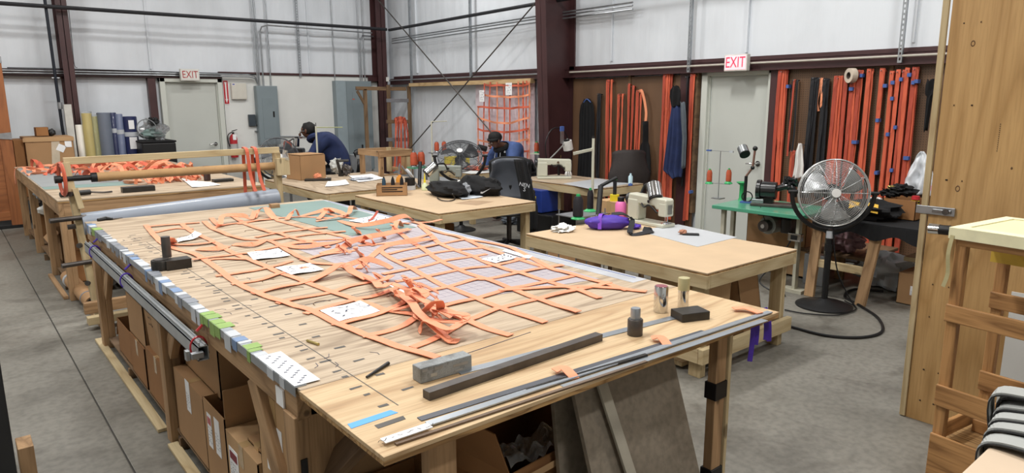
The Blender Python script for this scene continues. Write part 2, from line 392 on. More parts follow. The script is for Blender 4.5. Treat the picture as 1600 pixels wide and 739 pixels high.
# ------------------------------------------------------------------ room shell
WX, WY = 7.6, 13.27
root = bpy.data.objects.new('floor', None); COL.objects.link(root); struct(root)
MB().bx(-6, WX+.2, -5, WY+.2, -0.2, -0.012).obj('subfloor', plain('joint_dirt', '4A4743', 0.9), root)
xs = [-6, -3.0, 0.53, WX+.2]; ys = [-5, -1.2, 6.65, WY+.2]
for i in range(3):
    for j in range(3):
        MB().bx(xs[i]+.0035, xs[i+1]-.0035, ys[j]+.0025, ys[j+1]-.0025, -0.15, 0).obj('slab', concrete_floor, root, bevel=0.004)
def wrink(a, z, k):
    return 0.020*noise.noise(Vector((a*1.6, z*0.35, k))) + 0.007*noise.noise(Vector((a*9, z*0.5, k+3))) + 0.004*abs(noise.noise(Vector((a*26, z*0.35, k+9))))
def lumpy_wall(name, pt, a0, a1, z1, k):
    return struct(MB().grid(lambda u, v: pt(a0 + (a1-a0)*u, wrink(a0 + (a1-a0)*u, v*z1, k), v*z1), 420, 44).obj(name, vinyl_white, smooth='all'))
lumpy_wall('wall_back', lambda a, d, z: (a, WY - 0.03 - d, z), -6, WX+.1, 6.2, 1)
lumpy_wall('wall_right', lambda a, d, z: (WX - 0.03 - d, a, z), WY+.05, -5, 6.2, 2)
struct(MB().bx(-6.1, -6, -5, WY+.2, 0, 6.2).obj('wall_left', whitewall)); struct(MB().bx(-6, WX+.2, -5.1, -5, 0, 6.2).obj('wall_front', whitewall))
struct(MB().bx(-6.1, WX+.2, -5.1, WY+.2, 6.2, 6.3).obj('ceiling', ceilmat))
def rib(x=None, y=None, z0=2.3, z1=6.2):
    # vertical lap seam of the facing
    b = MB()
    if x is not None: b.bx(x-.012, x+.012, WY-.062, WY-.02, z0, z1)
    else: b.bx(WX-.062, WX-.02, y-.012, y+.012, z0, z1)
    struct(b.obj('trim_seam', vinyl_white, bevel=0.004))
for x in (-.4, 2.95, 5.8): rib(x=x)
for y in (12.1, 6.9, 4.75, 2.9): rib(y=y)
# painted board to the right of the back door
bd = struct(MB().bx(4.09, 7.25, WY-.075, WY-.035, 0, 2.24).obj('wall_board', whitewall, bevel=0.002)); bd.name = 'wall_back_board'
# girts (brown channel), lower one at door-head height
def girt_back(x0, x1, z, h=0.11):
    b = MB(); b.bx(x0, x1, WY-.16, WY-.15, z-h, z); b.bx(x0, x1, WY-.16, WY-.03, z-.006, z); b.bx(x0, x1, WY-.16, WY-.03, z-h, z-h+.006); return struct(b.obj('trim_1', brownsteel))
def girt_right(y0, y1, z, h=0.15):
    b = MB(); b.bx(WX-.15, WX-.14, y0, y1, z-h, z-.03); b.bx(WX-.15, WX-.03, y0, y1, z-.036, z-.03); b.bx(WX-.2, WX-.03, y0, y1, z-h, z-h+.006)
    b.bx(WX-.06, WX-.03, y0, y1, z-.03, z+.02); return struct(b.obj('trim_2', brownsteel))
girt_back(-6, 4.05, 2.26); girt_back(7.0, 7.35, 2.26); struct(MB().bx(4.05, 7.2, WY-.1, WY-.03, 2.245, 2.285).obj('trim_3', brownsteel))
girt_right(-5, 13.0, 2.235)
for y0, y1 in ((5.47, 5.62), (4.18, 4.36)):   # jambs of the side door opening
    struct(MB().bx(WX-.13, WX-.03, y0, y1, 0, 2.1).obj('trim_4', brownsteel))
struct(MB().bx(2.86, 2.98, WY-.15, WY-.03, 0, 2.16).obj('trim_5', brownsteel))
# steel frame columns
def icolumn_back(x, wd, z1=6.2, y0=None):
    b = MB(); y0 = WY - .42 if y0 is None else y0
    b.bx(x-wd/2, x+wd/2, y0, y0+.014, 0, z1); b.bx(x-.005, x+.005, y0, WY-.05, 0, z1); b.bx(x-wd/2, x+wd/2, WY-.064, WY-.05, 0, z1)
    return struct(b.obj('trim_6', brownsteel))
icolumn_back(oy(118.5, 195, WY-.42).x, 0.15)
cx = oy(596, 60, WY-.3).x
icolumn_back(cx, 0.21, y0=WY-.30)
# tapered rigid-frame column on the side wall, web towards the hall
yc = 7.75
b = MB(); xt, xb = WX - .78, WX - .52   # inner flange at the head / foot
for yy0, yy1 in ((yc-.11, yc+.11),):
    b.add([(xb, yy0, 0), (xb, yy1, 0), (xt, yy1, 6.2), (xt, yy0, 6.2), (xb+.015, yy0, 0), (xb+.015, yy1, 0), (xt+.015, yy1, 6.2), (xt+.015, yy0, 6.2)],
          [(0,1,2,3), (7,6,5,4), (0,3,7,4), (1,5,6,2), (3,2,6,7), (0,4,5,1)])
b.add([(xb, yc-.006, 0), (WX-.03, yc-.006, 0), (WX-.03, yc-.006, 6.2), (xt, yc-.006, 6.2), (xb, yc+.006, 0), (WX-.03, yc+.006, 0), (WX-.03, yc+.006, 6.2), (xt, yc+.006, 6.2)],
      [(0,1,2,3), (7,6,5,4), (0,3,7,4), (1,5,6,2), (3,2,6,7), (0,4,5,1)])
b.bx(WX-.06, WX-.03, yc-.11, yc+.11, 0, 6.2)
struct(b.obj('trim_7', brownsteel))

# doors
def door(idx, m, w_, h, handle_side, leaf_in=0.04, rail=True):
    """m: local x across the opening, local y into the wall, z up; origin centre of the sill"""
    r = bpy.data.objects.new(idx, None); COL.objects.link(r); struct(r); r.matrix_basis = m
    f = MB(); f.bx(-w_/2-.055, -w_/2+.03, -.03, .1, 0, h+.05); f.bx(w_/2-.03, w_/2+.055, -.03, .1, 0, h+.05); f.bx(-w_/2-.055, w_/2+.055, -.03, .1, h-.03, h+.05)
    fo = f.obj('door_frame', framepaint, bevel=0.006); fo.matrix_basis = m; adopt(fo, r)
    s = MB(); s.bx(-w_/2+.03, -w_/2+.045, .02, .09, 0, h-.03); s.bx(w_/2-.045, w_/2-.03, .02, .09, 0, h-.03); s.bx(-w_/2+.03, w_/2-.03, .02, .09, h-.045, h-.03)
    so = s.obj('door_stop', framepaint); so.matrix_basis = m; adopt(so, r)
    l = MB().bx(-w_/2+.048, w_/2-.048, leaf_in, leaf_in+.045, .012, h-.048).obj('door_leaf', doorpaint, bevel=0.003); l.matrix_basis = m; adopt(l, r)
    hx = handle_side*(w_/2-.13); hd = MB()
    hd.tube([(hx, leaf_in+.005, 1.0), (hx, leaf_in-.012, 1.0)], 0.032, 20); hd.tube([(hx, leaf_in, 1.0), (hx, leaf_in-.055, 1.0), (hx-handle_side*.03, leaf_in-.06, 1.0), (hx-handle_side*.13, leaf_in-.058, .995)], [.011, .011, .011, .008], 10)
    ho = hd.obj('door_handle', chrome, smooth=True); ho.matrix_basis = m; adopt(ho, l)
    k = MB().bx(-.28, .28, leaf_in-.03, leaf_in, h-.1, h-.05)
    if rail: pass
    return r
xa, xb_ = oy(246.9, 121.1, WY-.08).x, oy(344.6, 122.3, WY-.08).x; zt = oy(300, 121.5, WY-.08).z
door('door_1', TR((xa+xb_)/2, WY-.125, 0), xb_-xa-.11, zt-.05, 1)
struct(MB().bx(xb_, xb_+.025, WY-.09, WY-.03, 0, zt+.02).obj('trim_8', black))
ya, yb = ox(1098, 108, WX-.1).y, ox(1213, 104, WX-.1).y; zt = ox(1150, 106, WX-.1).z
door('door_2', TR(WX-.08, (ya+yb)/2, 0, rz=-PI/2), ya-yb-.11, zt-.05, 1)
# hardboard panels between the side door and the columns
def board(name, y0, y1, z0, z1, mat_):
    return struct(MB().bx(WX-.11, WX-.10, y0, y1, z0, z1).obj(name, mat_))
y0 = ox(896, 122, WX-.11).y; y1 = ox(1091, 118, WX-.11).y
board('wall_right_panel', y1, y0, 0.1, 2.07, brownboard)
y2 = ox(1227, 108, WX-.11).y
board('wall_right_pegboard', -1.5, y2, 0.05, 2.09, pegboard_mat)
for yy in (y1+.01, (y0+y1)/2, y2-.02, 3.05): struct(MB().bx(WX-.125, WX-.05, yy-.02, yy+.02, .3, 2.11).obj('trim_9', pinedark))

# ------------------------------------------------------------------ exit signs
def exit_sign(m, label, face, letter, wd=.31, hh=.2):
    r = thing('exit_sign', label, 'exit sign', m.translation)
    a = MB().bx(-wd/2, wd/2, 0, .07, -hh/2, hh/2).obj('housing', plain('sign_housing', 'CFCDC6', 0.5), bevel=.006); a.matrix_basis = m; adopt(a, r)
    f = MB().bx(-wd/2+.012, wd/2-.012, -.004, 0, -hh/2+.015, hh/2-.012).obj('face', face); f.matrix_basis = m; adopt(f, r)
    t = text('EXIT', .165, letter, m @ TR(0, -.005, .0, rx=PI/2) @ Matrix.Diagonal((.78, 1.05, 1, 1)), r); return r
p = oy(297, 117, WY-.29); exit_sign(TR(p.x, WY-.29, p.z), 'white exit sign with dull red letters over the door in the back wall', exitface, exitred)
p = ox(1149, 98, WX-.30); exit_sign(TR(WX-.30, p.y, p.z, rz=-PI/2), 'bright pink-lit exit sign over the door between the hanging straps', exitlit, exitredlit, .3, .19)

# ------------------------------------------------------------------ pipes, conduits and channels
def pipe(name, label, cat, pts, r, mat, group=None, n=8, clamps=0):
    o = MB().tube(pts, r, n).obj(name, mat, smooth=True); return tag(o, label, cat, group)
# black water pipe along the back wall then the side wall
z = 3.27
py_ = WY - .55
pa, pb = oy(0, 5, py_), oy(585, 44.7, py_)
pipe('water_pipe', 'thick dark water pipe running high along the back wall', 'pipe', [(-6, py_, pa.z), (pa.x, py_, pa.z), (pb.x, py_, pb.z), (WX-.35, py_, pb.z)], .03, blacksteel)
px_ = WX - .32; q0, q1 = ox(612, 46.3, px_), ox(847, 4.4, px_)
pipe('water_pipe', 'dark water pipe running high along the side wall above the cross rods', 'pipe', [(px_, WY-.6, q0.z), (px_, q0.y, q0.z), (px_, q1.y, q1.z), (px_, 2.0, q1.z)], .028, blacksteel)
for k, (dz, rr) in enumerate(((-.16, .012), (-.2, .012), (-.25, .012))):
    pipe('conduit', ['uppermost', 'middle', 'lowest'][k] + ' of the thin grey conduits strung below the dark pipe on the side wall', 'conduit', [(px_+.12, WY-.5, q0.z+dz), (px_+.12, 8.0, q1.z+dz), (px_+.12, 6.4, q1.z+dz)], rr, galv, 'conduits below the side wall pipe')
pc0, pc1 = oy(425, 39, WY-.3), oy(585, 51, WY-.3)
pd = oy(412, 134, WY-.12)
pipe('conduit', 'grey conduit bending down from the high run to the left electric panel', 'conduit', [(pd.x, WY-.12, pd.z), (pd.x, WY-.12, pc0.z-.12), (pd.x+.03, WY-.14, pc0.z-.03), (pd.x+.12, WY-.2, pc0.z), (pc1.x, WY-.2, pc1.z)], .014, galv, n=8)
pe0 = oy(572, 56, WY-.15); pe1 = oy(566, 126, WY-.12)
pipe('conduit', 'short grey conduit dropping into the right electric panel', 'conduit', [(pe1.x, WY-.12, pe1.z), (pe1.x, WY-.12, pe0.z-.1), (pe1.x+.04, WY-.12, pe0.z), (pe1.x+.3, WY-.12, pe0.z)], .012, galv)
for px0, px1_, ybot, q_ in ((397, 403, 134, 'leftmost'), (400.5, 406, 134, 'middle'), (413, 423.5, 134, 'rightmost')):
    a_, c_ = oy(px1_, ybot, WY-.1), oy(px0, 0, WY-.1)
    pipe('conduit', q_ + ' of the thin vertical conduits above the left electric panel', 'conduit', [a_, (a_.x, WY-.1, 6.1)], .013, galv, 'vertical conduits above the left panel')
for px1_, ybot, r_, q_ in ((523.5, 126, .01, 'leftmost'), (563, 126, .011, 'middle'), (570.5, 126, .011, 'rightmost')):
    a_ = oy(px1_, ybot, WY-.1)
    pipe('conduit', q_ + ' of the thin vertical conduits above the right electric panel', 'conduit', [a_, (a_.x, WY-.1, 6.1)], r_, galv, 'vertical conduits above the right panel')
for dz in (0, -.035):
    pipe('conduit', ('upper' if dz == 0 else 'lower') + ' one of the two pale conduits along the brown beam of the back wall', 'conduit',
         [(-6, WY-.19, 2.215+dz), (oy(388, 115, WY-.19).x, WY-.19, 2.235+dz), (oy(398, 117, WY-.15).x, WY-.15, 2.21+dz), (oy(402, 124, WY-.12).x, WY-.12, 2.12+dz)], .012, galv, 'conduits on the back beam')
pipe('conduit', 'pale conduit lying along the brown beam of the side wall', 'conduit', [(WX-.19, 13, 2.17), (WX-.19, 8.2, 2.16)], .013, galv)
pipe('conduit', 'pale conduit on the beam above the orange straps and side door', 'conduit', [(WX-.19, 7.6, 2.165), (WX-.19, 5.0, 2.17), (WX-.19, 1.0, 2.17)], .012, plain('dusty_conduit', 'B9B3A8', .6))
pq0, pq1 = oy(70, 0, WY-.5), oy(98, 205, WY-.5)
dp = thing('drop_pipe', 'dark drop pipe slanting down the wall beside the brown column, metal coupling halfway', 'pipe', (pq1.x, WY-.5, pq1.z))
MB().tube([(pq1.x+.01, WY-.5, pq1.z-.1), pq1, pq0, pq0 + (pq0-pq1)*1.2], .022, 10).obj('pipe', plain('ink_blue_pipe', '20242E', .45, .3), dp, smooth=True)
cc = oy(93.5, 165, WY-.5); MB().tube([cc + Vector((0, 0, -.05)), cc + Vector((0, 0, .05))], .034, 12).obj('coupling', galv, dp, smooth=True)
cc = oy(87, 122, WY-.5); MB().tube([cc + Vector((-.05, 0, 0)), cc + Vector((.05, 0, 0))], .012, 8).obj('clamp', galv, dp)
# perforated strut channels
def strut(x, y, z0, z1, label, face='y', wd=.041):
    b = MB(); n = int((z1-z0)/.05); hs = .011
    # open front with a ladder of webs leaves the slots as real holes
    def B(a0, a1, d0, d1, c0, c1):
        if face == 'y': b.bx(x+a0, x+a1, y+d0, y+d1, c0, c1)
        else: b.bx(x+d0, x+d1, y+a0, y+a1, c0, c1)
    B(-wd/2, -hs/2-.002, -.001, .001, z0, z1); B(hs/2+.002, wd/2, -.001, .001, z0, z1)
    B(-wd/2, -wd/2+.002, 0, .03, z0, z1); B(wd/2-.002, wd/2, 0, .03, z0, z1)
    for i in range(n): B(-hs/2-.002, hs/2+.002, -.001, .001, z0 + i*.05, z0 + i*.05+.022)
    return tag(b.obj('strut_channel', galv), label, 'channel')
a_ = oy(470, 120, WY-.12); strut(a_.x, WY-.12, a_.z, 6.1, 'perforated steel channel hanging on the back wall between the two panels')
a_ = ox(642.5, 133, WX-.2); strut(WX-.2, a_.y, a_.z, 6.1, 'perforated steel channel nearest the corner column on the side wall', 'x', .05)
a_ = ox(735, 120, WX-.2); strut(WX-.2, a_.y, a_.z, 6.1, 'perforated steel channel hanging above the wooden ledge and net', 'x', .05)
a_ = ox(1075, 113, WX-.2); strut(WX-.2, a_.y, a_.z, 6.1, 'perforated steel channel to the left of the lit exit sign', 'x')
a_ = ox(1405, 98, WX-.2); strut(WX-.2, a_.y, a_.z, 6.1, 'perforated steel channel above the row of taped orange straps', 'x')
xr = WX - .45
r0, r1 = ox(603, 14, xr), ox(838, 289, xr); tag(MB().tube([r0 + (r0-r1)*.6, r1], .011, 8).obj('brace_rod', rawsteel, smooth=True), 'steel brace rod sloping down past the net behind the beanie wearer', 'rod')
xr += .05; r0, r1 = ox(838, 3, xr), ox(641, 232, xr); tag(MB().tube([r0 + (r0-r1)*.6, r1], .011, 8).obj('brace_rod', rawsteel, smooth=True), 'steel brace rod sloping down to the orange thread cones and wooden frame', 'rod')
# thin cables and bits
pipe('cable', 'thin grey cable hanging loose beside the brown column of the back wall', 'cable', smooth_path([oy(107, 10, WY-.1), oy(112, 60, WY-.1), oy(116, 100, WY-.1), oy(121, 106, WY-.1)]), .004, black)
pipe('cable', 'black cable strung above the brown beam and door of the back wall', 'cable', smooth_path([oy(11, 105.6, WY-.18), oy(100, 107.5, WY-.2), oy(200, 110.4, WY-.18), oy(300, 113.5, WY-.18), oy(400, 116.1, WY-.18)]), .007, black)
tag(MB().box((0,0,0), (.06, .03, .09)).obj('junction_box', plain('box_white', 'E0DFDA', .5), bevel=.004, m=Matrix.Translation(oy(605.5, 124, WY-.33))), 'small white box on the brown corner column', 'box')
# ================================================================== THE BIG CUTTING TABLE
TZ = 0.91
mt = thing('cutting_table', 'huge plywood cutting table covered with the orange net, boxes packed beneath it', 'table', (1.63, 3.5, 0))
mt['group'] = 'plywood cutting tables'
X0, X1, YN, YS, YF = 0.735, 2.53, 1.37, 1.875, 5.69
def deck(name, x0, x1, y0, y1, m_, par):
    b = MB().box((0, 0, 0), (x1-x0, y1-y0, .012)).obj(name, m_, par, bevel=.001, m=Matrix.Translation(((x0+x1)/2, (y0+y1)/2, TZ-.006)))
    e = MB().box((0, 0, 0), (x1-x0-.002, y1-y0-.002, .013)).obj('ply_core', plyedge, b, m=Matrix.Translation(((x0+x1)/2, (y0+y1)/2, TZ-.0185)))
    return b
deck('plywood_sheet', X0, X1, YS+.001, 4.31, ply, mt); deck('plywood_sheet', X0, X1, 4.313, YF, ply, mt); deck('plywood_sheet', X0-.005, X1, YN, YS-.001, ply2, mt)
plank('apron_rail', X0+.005, X0+.045, YS+.05, YF-.02, .79, .885, pineold, mt)
plank('apron_rail', X1-.05, X1-.01, YS-.3, YF-.02, .79, .885, pineold, mt)
plank('apron_rail', X0+.05, X1-.05, YF-.06, YF-.02, .79, .885, pineold, mt)
plank('apron_rail', X0+.05, X1-.05, YS+.06, YS+.1, .79, .885, pineold, mt)
for y in (2.7, 3.6, 4.6): plank('joist', X0+.05, X1-.05, y-.02, y+.02, .79, .885, pineold, mt)
for y in (5.56, 3.72):
    plank('leg', X0+.005, X0+.045, y-.045, y+.045, 0, .80, pineold, mt); plank('leg', X0+.045, X0+.085, y-.045, y+.045, 0, .885, pineold, mt)
    plank('leg', X1-.09, X1-.01, y-.045, y+.045, 0, .80, pineold, mt)
plank('leg', X0-.005, X0+.04, 1.93, 2.02, 0, .80, pineold, mt); plank('leg', X0+.04, X0+.13, 1.935, 1.975, 0, .885, pineold, mt)
plank('leg', X1-.1, X1-.01, 2.2, 2.24, 0, .80, pineold, mt)
beam('brace', (X0+.03, 2.04, .28), (X0+.03, 2.36, .79), .038, .09, pineold, mt, up=(0, 1, 0)); beam('brace', (X0+.10, 2.0, .30), (X0+.10, 2.26, .85), .03, .08, pineold, mt, up=(0, 1, 0))
beam('brace', (X0+.05, 3.76, .46), (X0+.05, 4.18, .80), .038, .09, pineold, mt, up=(0, 1, 0)); beam('brace', (X0+.05, 3.68, .50), (X0+.05, 3.42, .80), .038, .09, pineold, mt, up=(0, 1, 0))
beam('brace', (X0+.06, 5.5, .40), (X0+.06, 5.15, .80), .038, .09, pineold, mt, up=(0, 1, 0))
beam('brace', (X0+.25, 1.72, .88), (X0+.02, 2.05, .42), .038, .09, pinedark, mt, up=(0, 1, 0))
plank('skid', X0-.02, X0+.03, 3.86, 5.75, .001, .022, pine, mt); plank('skid', X0-.02, X0+.03, 1.6, 3.66, .001, .022, pine, mt)
for x in (.975, 1.395, 1.815, 2.235): plank('shelf_board', x-.205, x+.205, 1.95, 5.5, .07, .085, pinedark, mt)
for y in (2.4, 3.6, 4.8): plank('shelf_bearer', .76, 2.5, y-.02, y+.02, .0, .068, pinedark, mt)
# legs that carry the near overhang
pl = onl = oy(685, 700, 1.47)
plank('leg', .90, .99, 1.44, 1.48, 0, .884, pineold, mt)
lgx = oz(1115, 739, .1)
nl = plank('leg', 2.235, 2.30, 1.45, 1.49, 0, .884, pineold, mt); plank('leg', 2.303, 2.322, 1.44, 1.50, 0, .884, pine, mt)
for z in (.62, .25): MB().bx(2.228, 2.307, 1.443, 1.497, z-.035, z+.035).obj('black_tape_band', black, mt, bevel=.002)
MB().bx(.741, .762, 1.924, 1.929, .15, .66).obj('black_tape_band', black, mt)

# grey steel rail strapped under the left edge
rl = thing('steel_rail', 'long grey steel rail strapped along the aisle side of the cutting table', 'rail', (.70, 4.1, .79))
b = MB(); y0_, y1_ = 2.77, 5.42; zc = .775
b.bx(.682, .724, y0_, y1_, zc-.03, zc-.026); b.bx(.682, .724, y0_, y1_, zc+.026, zc+.03); b.bx(.682, .686, y0_, y1_, zc-.03, zc+.03); b.bx(.72, .724, y0_, y1_, zc-.03, zc+.03)
b.bx(.688, .693, y0_, y1_, zc+.03, zc+.045); b.bx(.71, .717, y0_, y1_, zc+.03, zc+.036); b.obj('channel', plain('rail_grey', 'A7ABAE', .4, .4, .1), rl)
b = MB(); b.bx(.64, .655, y0_+.0, y0_+.03, zc-.02, zc+.02); b.bx(.655, .70, y0_-.02, y0_+.005, zc-.012, zc+.012); b.obj('end_lock', galv, rl, bevel=.002)
for y, c in ((5.15, purple), (4.18, purple), (2.83, red)):
    b = MB(); b.torus((0, 0, 0), .042, .005, Matrix.Translation((.703, y, .785)) @ Matrix.Rotation(PI/2, 4, 'X') @ Matrix.Scale(.75, 4, (1, 0, 0)), 20, 5)
    b.tube([(.70, y, .85), (.735, y+.01, .875), (.75, y+.015, .912)], .006, 5); b.obj('tie', c, rl, smooth=True)

# metal measuring strip with tape patches
er = thing('edge_ruler', 'metal measuring strip along the aisle edge of the cutting table, patched with tape', 'ruler', (.75, 3.8, TZ))
MB().bx(X0-.006, X0+.03, 1.90, 5.6, TZ+.0005, TZ+.003).obj('strip', alu, er); MB().bx(X0-.008, X0-.0055, 1.90, 5.6, TZ-.028, TZ+.003).obj('strip_flange', alu, er)
rnd = random.Random(4); y = 1.98; cyc = [whitetape, greytape, whitetape, greytape, plain('dusty_blue', '6F86A8', .6), whitetape, greytape]
while y < 5.55:
    w_ = rnd.uniform(.025, .08); c = rnd.choice(cyc)
    if 1.98 < y < 2.25: c = whitetape if y > 2.03 else greytape
    if 2.28 < y < 2.36 or 2.55 < y < 2.82 or 3.55 < y < 3.6 or 5.2 < y < 5.4: c = greentape
    xo = rnd.uniform(.0, .02)
    b = MB(); b.bx(X0-.0065, X0+.031+xo*(.6 if c is not greentape else .9), y, y+w_, TZ+.003, TZ+.0042)
    if rnd.random() < .75: b.bx(X0-.0098, X0-.0082, y, y+w_, TZ-.028-rnd.uniform(0, .03), TZ+.0042)
    b.obj('tape_patch', c, er); y += w_ + rnd.choice([0, .005, .02, .05])
b = MB().bx(X0-.0065, X0+.075, 1.905, 2.22, TZ+.0043, TZ+.0055).obj('paper_scale', paper, er)
b = MB()
for i in range(22): b.bx(X0+.01+.012*(i % 4), X0+.02+.012*(i % 4), 1.92+i*.013, 1.926+i*.013, TZ+.0055, TZ+.0062)
b.obj('marks', ink, er)['kind'] = 'stuff'
MB().bx(X0-.0018, X0+.0036, 2.02, 2.08, .80, .86).obj('paper_tag', paper, mt)

# drawn marks, staples and lines on the wood
b = MB(); rnd = random.Random(9)
b.bx(.903, .906, 1.6, 4.6, TZ+.0002, TZ+.0008)
for i in range(64):
    yy = 1.62 + i*.052 + rnd.uniform(-.01, .01); xx = .86 + (.11 if i % 3 == 1 else .0) + rnd.uniform(-.015, .015)
    if yy > 4.9: break
    l_ = rnd.choice([.03, .04, .02])
    b.add([(xx, yy, TZ+.0008), (xx+l_, yy+rnd.uniform(-.004, .004), TZ+.0008), (xx+l_, yy+.013, TZ+.0008), (xx, yy+.013, TZ+.0008)], [(0, 1, 2, 3)])
ob = b.obj('pencil_and_tape_marks', plain('graphite', '55524F', .7), mt); ob['kind'] = 'stuff'
b = MB()
for i in range(26):
    xx = rnd.uniform(.8, 1.1); yy = rnd.uniform(1.9, 4.8); a = rnd.uniform(0, PI)
    b.ribbon([(xx, yy, TZ+.0009), (xx+.02*math.cos(a), yy+.02*math.sin(a), TZ+.0009), (xx+.045*math.cos(a+.5), yy+.045*math.sin(a+.5), TZ+.0009)], .002, .0004)
for (ax, ay), (bx_, by_) in (((.735, 4.4), (2.5, 4.4)), ((1.1, 2.7), (1.6, 2.72)), ((1.25, 1.8), (1.6, 1.83))): b.ribbon([(ax, ay, TZ+.0009), (bx_, by_, TZ+.0009)], .003, .0004)
b.obj('pen_lines', ink, mt)['kind'] = 'stuff'
def flat(pts_px, z, dz): return [tuple(oz(px, py, z)[:2]) for px, py in pts_px]
def sheet(name, pts, z, mat_, parent=None, t=.0008): return MB().prism(pts, t, Matrix.Translation((0, 0, z))).obj(name, mat_, parent)
t_ = sheet('blue_tape_piece', flat([(543, 663), (610, 641), (622, 645), (549, 670)], TZ, 0), TZ+.0003, skytape, mt)
t_ = sheet('scuffed_tape_piece', flat([(585, 665), (630, 650), (634, 655), (591, 670)], TZ, 0), TZ+.0003, plain('graphite', '55524F'), mt)
b = MB()
for px, py, r_ in ((425, 410, .03), (480, 419, .02), (465, 452, .035), (505, 474, .04), (420, 439, .03), (390, 361, .03), (515, 366, .03)):
    c = oz(px, py, TZ); b.torus((c.x, c.y, TZ+.0004), r_, .0022, Matrix.Identity(4), 16, 4, .3, 3.3)
b.obj('knot_marks', plain('knot_brown', '6E5238'), mt)['kind'] = 'stuff'

# teal mat and grid papers
cm = sheet('cutting_mat', [(1.95, 3.95), (2.42, 3.95), (2.5, 5.58), (1.86, 5.58)], TZ+.0005, cutmat, None, .002); tag(cm, 'pale teal cutting mat lying at the far corner of the cutting table', 'mat')
lilac = plain('lilac_paper', 'A9A1A6', .6, 0, .05, 4)
gp = thing('pattern_sheet', 'lilac grid pattern sheets under film beneath the net on the cutting table', 'sheet', (2.0, 3.4, TZ))
sheet('sheet', [(1.55, 2.35), (2.36, 2.20), (2.42, 3.94), (1.52, 4.0)], TZ+.0008, lilac, gp)
b = MB()
for i in range(18): b.bx(1.58+i*.044, 1.5815+i*.044, 2.42, 3.92, TZ+.0016, TZ+.002)
for i in range(33): b.bx(1.56, 2.34, 2.42+i*.046, 2.4215+i*.046, TZ+.0016, TZ+.002)
b.obj('grid_lines', plain('violet_ink', '8F8798', .7), gp)['kind'] = 'stuff'
sheet('film_edge', flat([(606, 446), (611, 444), (735, 502), (728, 505)], TZ, 0), TZ+.0017, paper, gp)
b = MB(); b.bx(2.505, 2.511, 2.1, 5.5, TZ+.0012, TZ+.002); b.obj('drawn_line', bluetape, mt)
b = MB(); b.bx(2.43, 2.53, 2.05, 5.6, TZ+.0003, TZ+.001); b.obj('edge_strip', plain('edge_grey', 'B9BBC0', .45, .2), mt)

# ================================================================== CARGO NET ON THE TABLE
WB = .034
net = thing('cargo_net', 'orange webbing cargo net spread over the big cutting table', 'net', (1.7, 3.5, TZ))
rnd = random.Random(21)
def strap_px(pts, lift=None, w_=WB, mat_=None, roll=None, par=None, wav=.006, name='strap'):
    P = []
    for i, p in enumerate(pts):
        h = (lift[i] if lift else 0)
        v = oz(p[0], p[1], TZ + .004 + h); P.append(v)
    S = smooth_path(P, 5); R_ = None
    if roll:
        R_ = []
        for i in range(len(roll)-1):
            for k in range(5): t = k/5; R_.append(roll[i]*(1-t)+roll[i+1]*t)
        R_.append(roll[-1])
    sd = rnd.random()*50
    for i, v in enumerate(S):
        v.z += abs(noise.noise(Vector((v.x*5+sd, v.y*5, 0))))*wav*1.6
    return MB().ribbon(S, w_, .0026, R_).obj(name, mat_ or orange, par or net)
flatL = [
 [(228,352),(243,370),(262,385),(300,396),(331,413),(362,437),(400,457),(445,473),(490,487),(525,505),(560,519),(600,534),(640,547),(684,560)],
 [(284,350),(300,362),(330,376),(352,389),(392,407),(415,416),(434,425),(476,440),(521,457),(552,467),(583,477),(605,485),(650,492)],
 [(319,346),(334,358),(376,373),(420,376),(454,394),(478,407),(500,412),(530,414),(560,428)],
 [(361,336),(382,349),(412,360),(439,366),(462,373),(493,380),(514,387)],
 [(418,325),(431,342),(443,347),(473,355),(495,361),(517,365),(549,373),(585,384)],
 # right-hand net
 [(700,488),(728,500),(760,513),(798,524)],
 [(594,392),(611,404),(640,418),(665,432),(692,446),(705,450),(744,466),(785,482),(852,504)],
 [(617,358),(634,372),(653,384),(668,394),(689,408),(723,424),(762,437),(799,451),(840,467),(904,489)],
 [(655,352),(672,366),(686,380),(709,390),(740,401),(771,415),(813,427),(856,440),(902,453),(937,466)],
 [(645,347),(662,352),(682,362),(709,368),(728,374),(755,387),(803,403),(854,418),(902,431),(953,445),(980,454)],
 [(728,374),(790,385),(838,407),(861,420),(880,425)],
 # cross straps of the left net
 [(228,355),(258,352),(284,350),(312,348)], [(243,363),(274,357),(300,358)], [(260,381),(300,383),(335,379)],
 [(301,407),(335,402),(374,397),(410,395)], [(322,407),(345,404),(393,405),(430,398)], [(337,431),(377,426),(421,418),(455,408)], [(362,444),(408,437),(440,427),(480,418)],
 [(394,459),(417,454),(463,444),(484,439),(510,428)], [(433,474),(461,467),(515,457),(547,447),(581,440)], [(477,490),(490,486),(554,468),(583,463),(627,448)],
 [(519,506),(540,504),(605,486),(631,472),(648,463)], [(566,526),(596,520),(631,508),(657,491)], [(644,543),(681,528),(720,506),(760,489),(785,480),(840,467),(902,453),(953,442)],
 [(655,457),(696,449),(741,437),(760,436),(813,426),(854,418),(880,415)], [(692,478),(744,466),(799,451),(856,440),(901,430)], [(618,440),(663,433),(720,421),(771,415),(820,404)],
 [(598,429),(637,421),(670,414),(692,408),(736,401),(760,397)], [(607,397),(641,389),(668,386),(689,381),(728,374)], [(647,348),(671,347),(690,344)],
 [(625,408),(666,398),(700,392),(755,387)], [(400,371),(434,364),(484,358),(512,356)], [(440,382),(480,376),(549,373)], [(372,350),(420,342),(470,339),(520,341)], [(400,392),(454,382),(494,379)],
 [(420,376),(480,367),(540,362)], [(330,357),(361,350),(430,342)], [(470,407),(510,398),(556,391)], [(500,331),(540,340),(590,345),(640,350)], [(560,384),(620,378),(672,367)],
 [(780,455),(860,449),(940,449),(1010,456)],
]
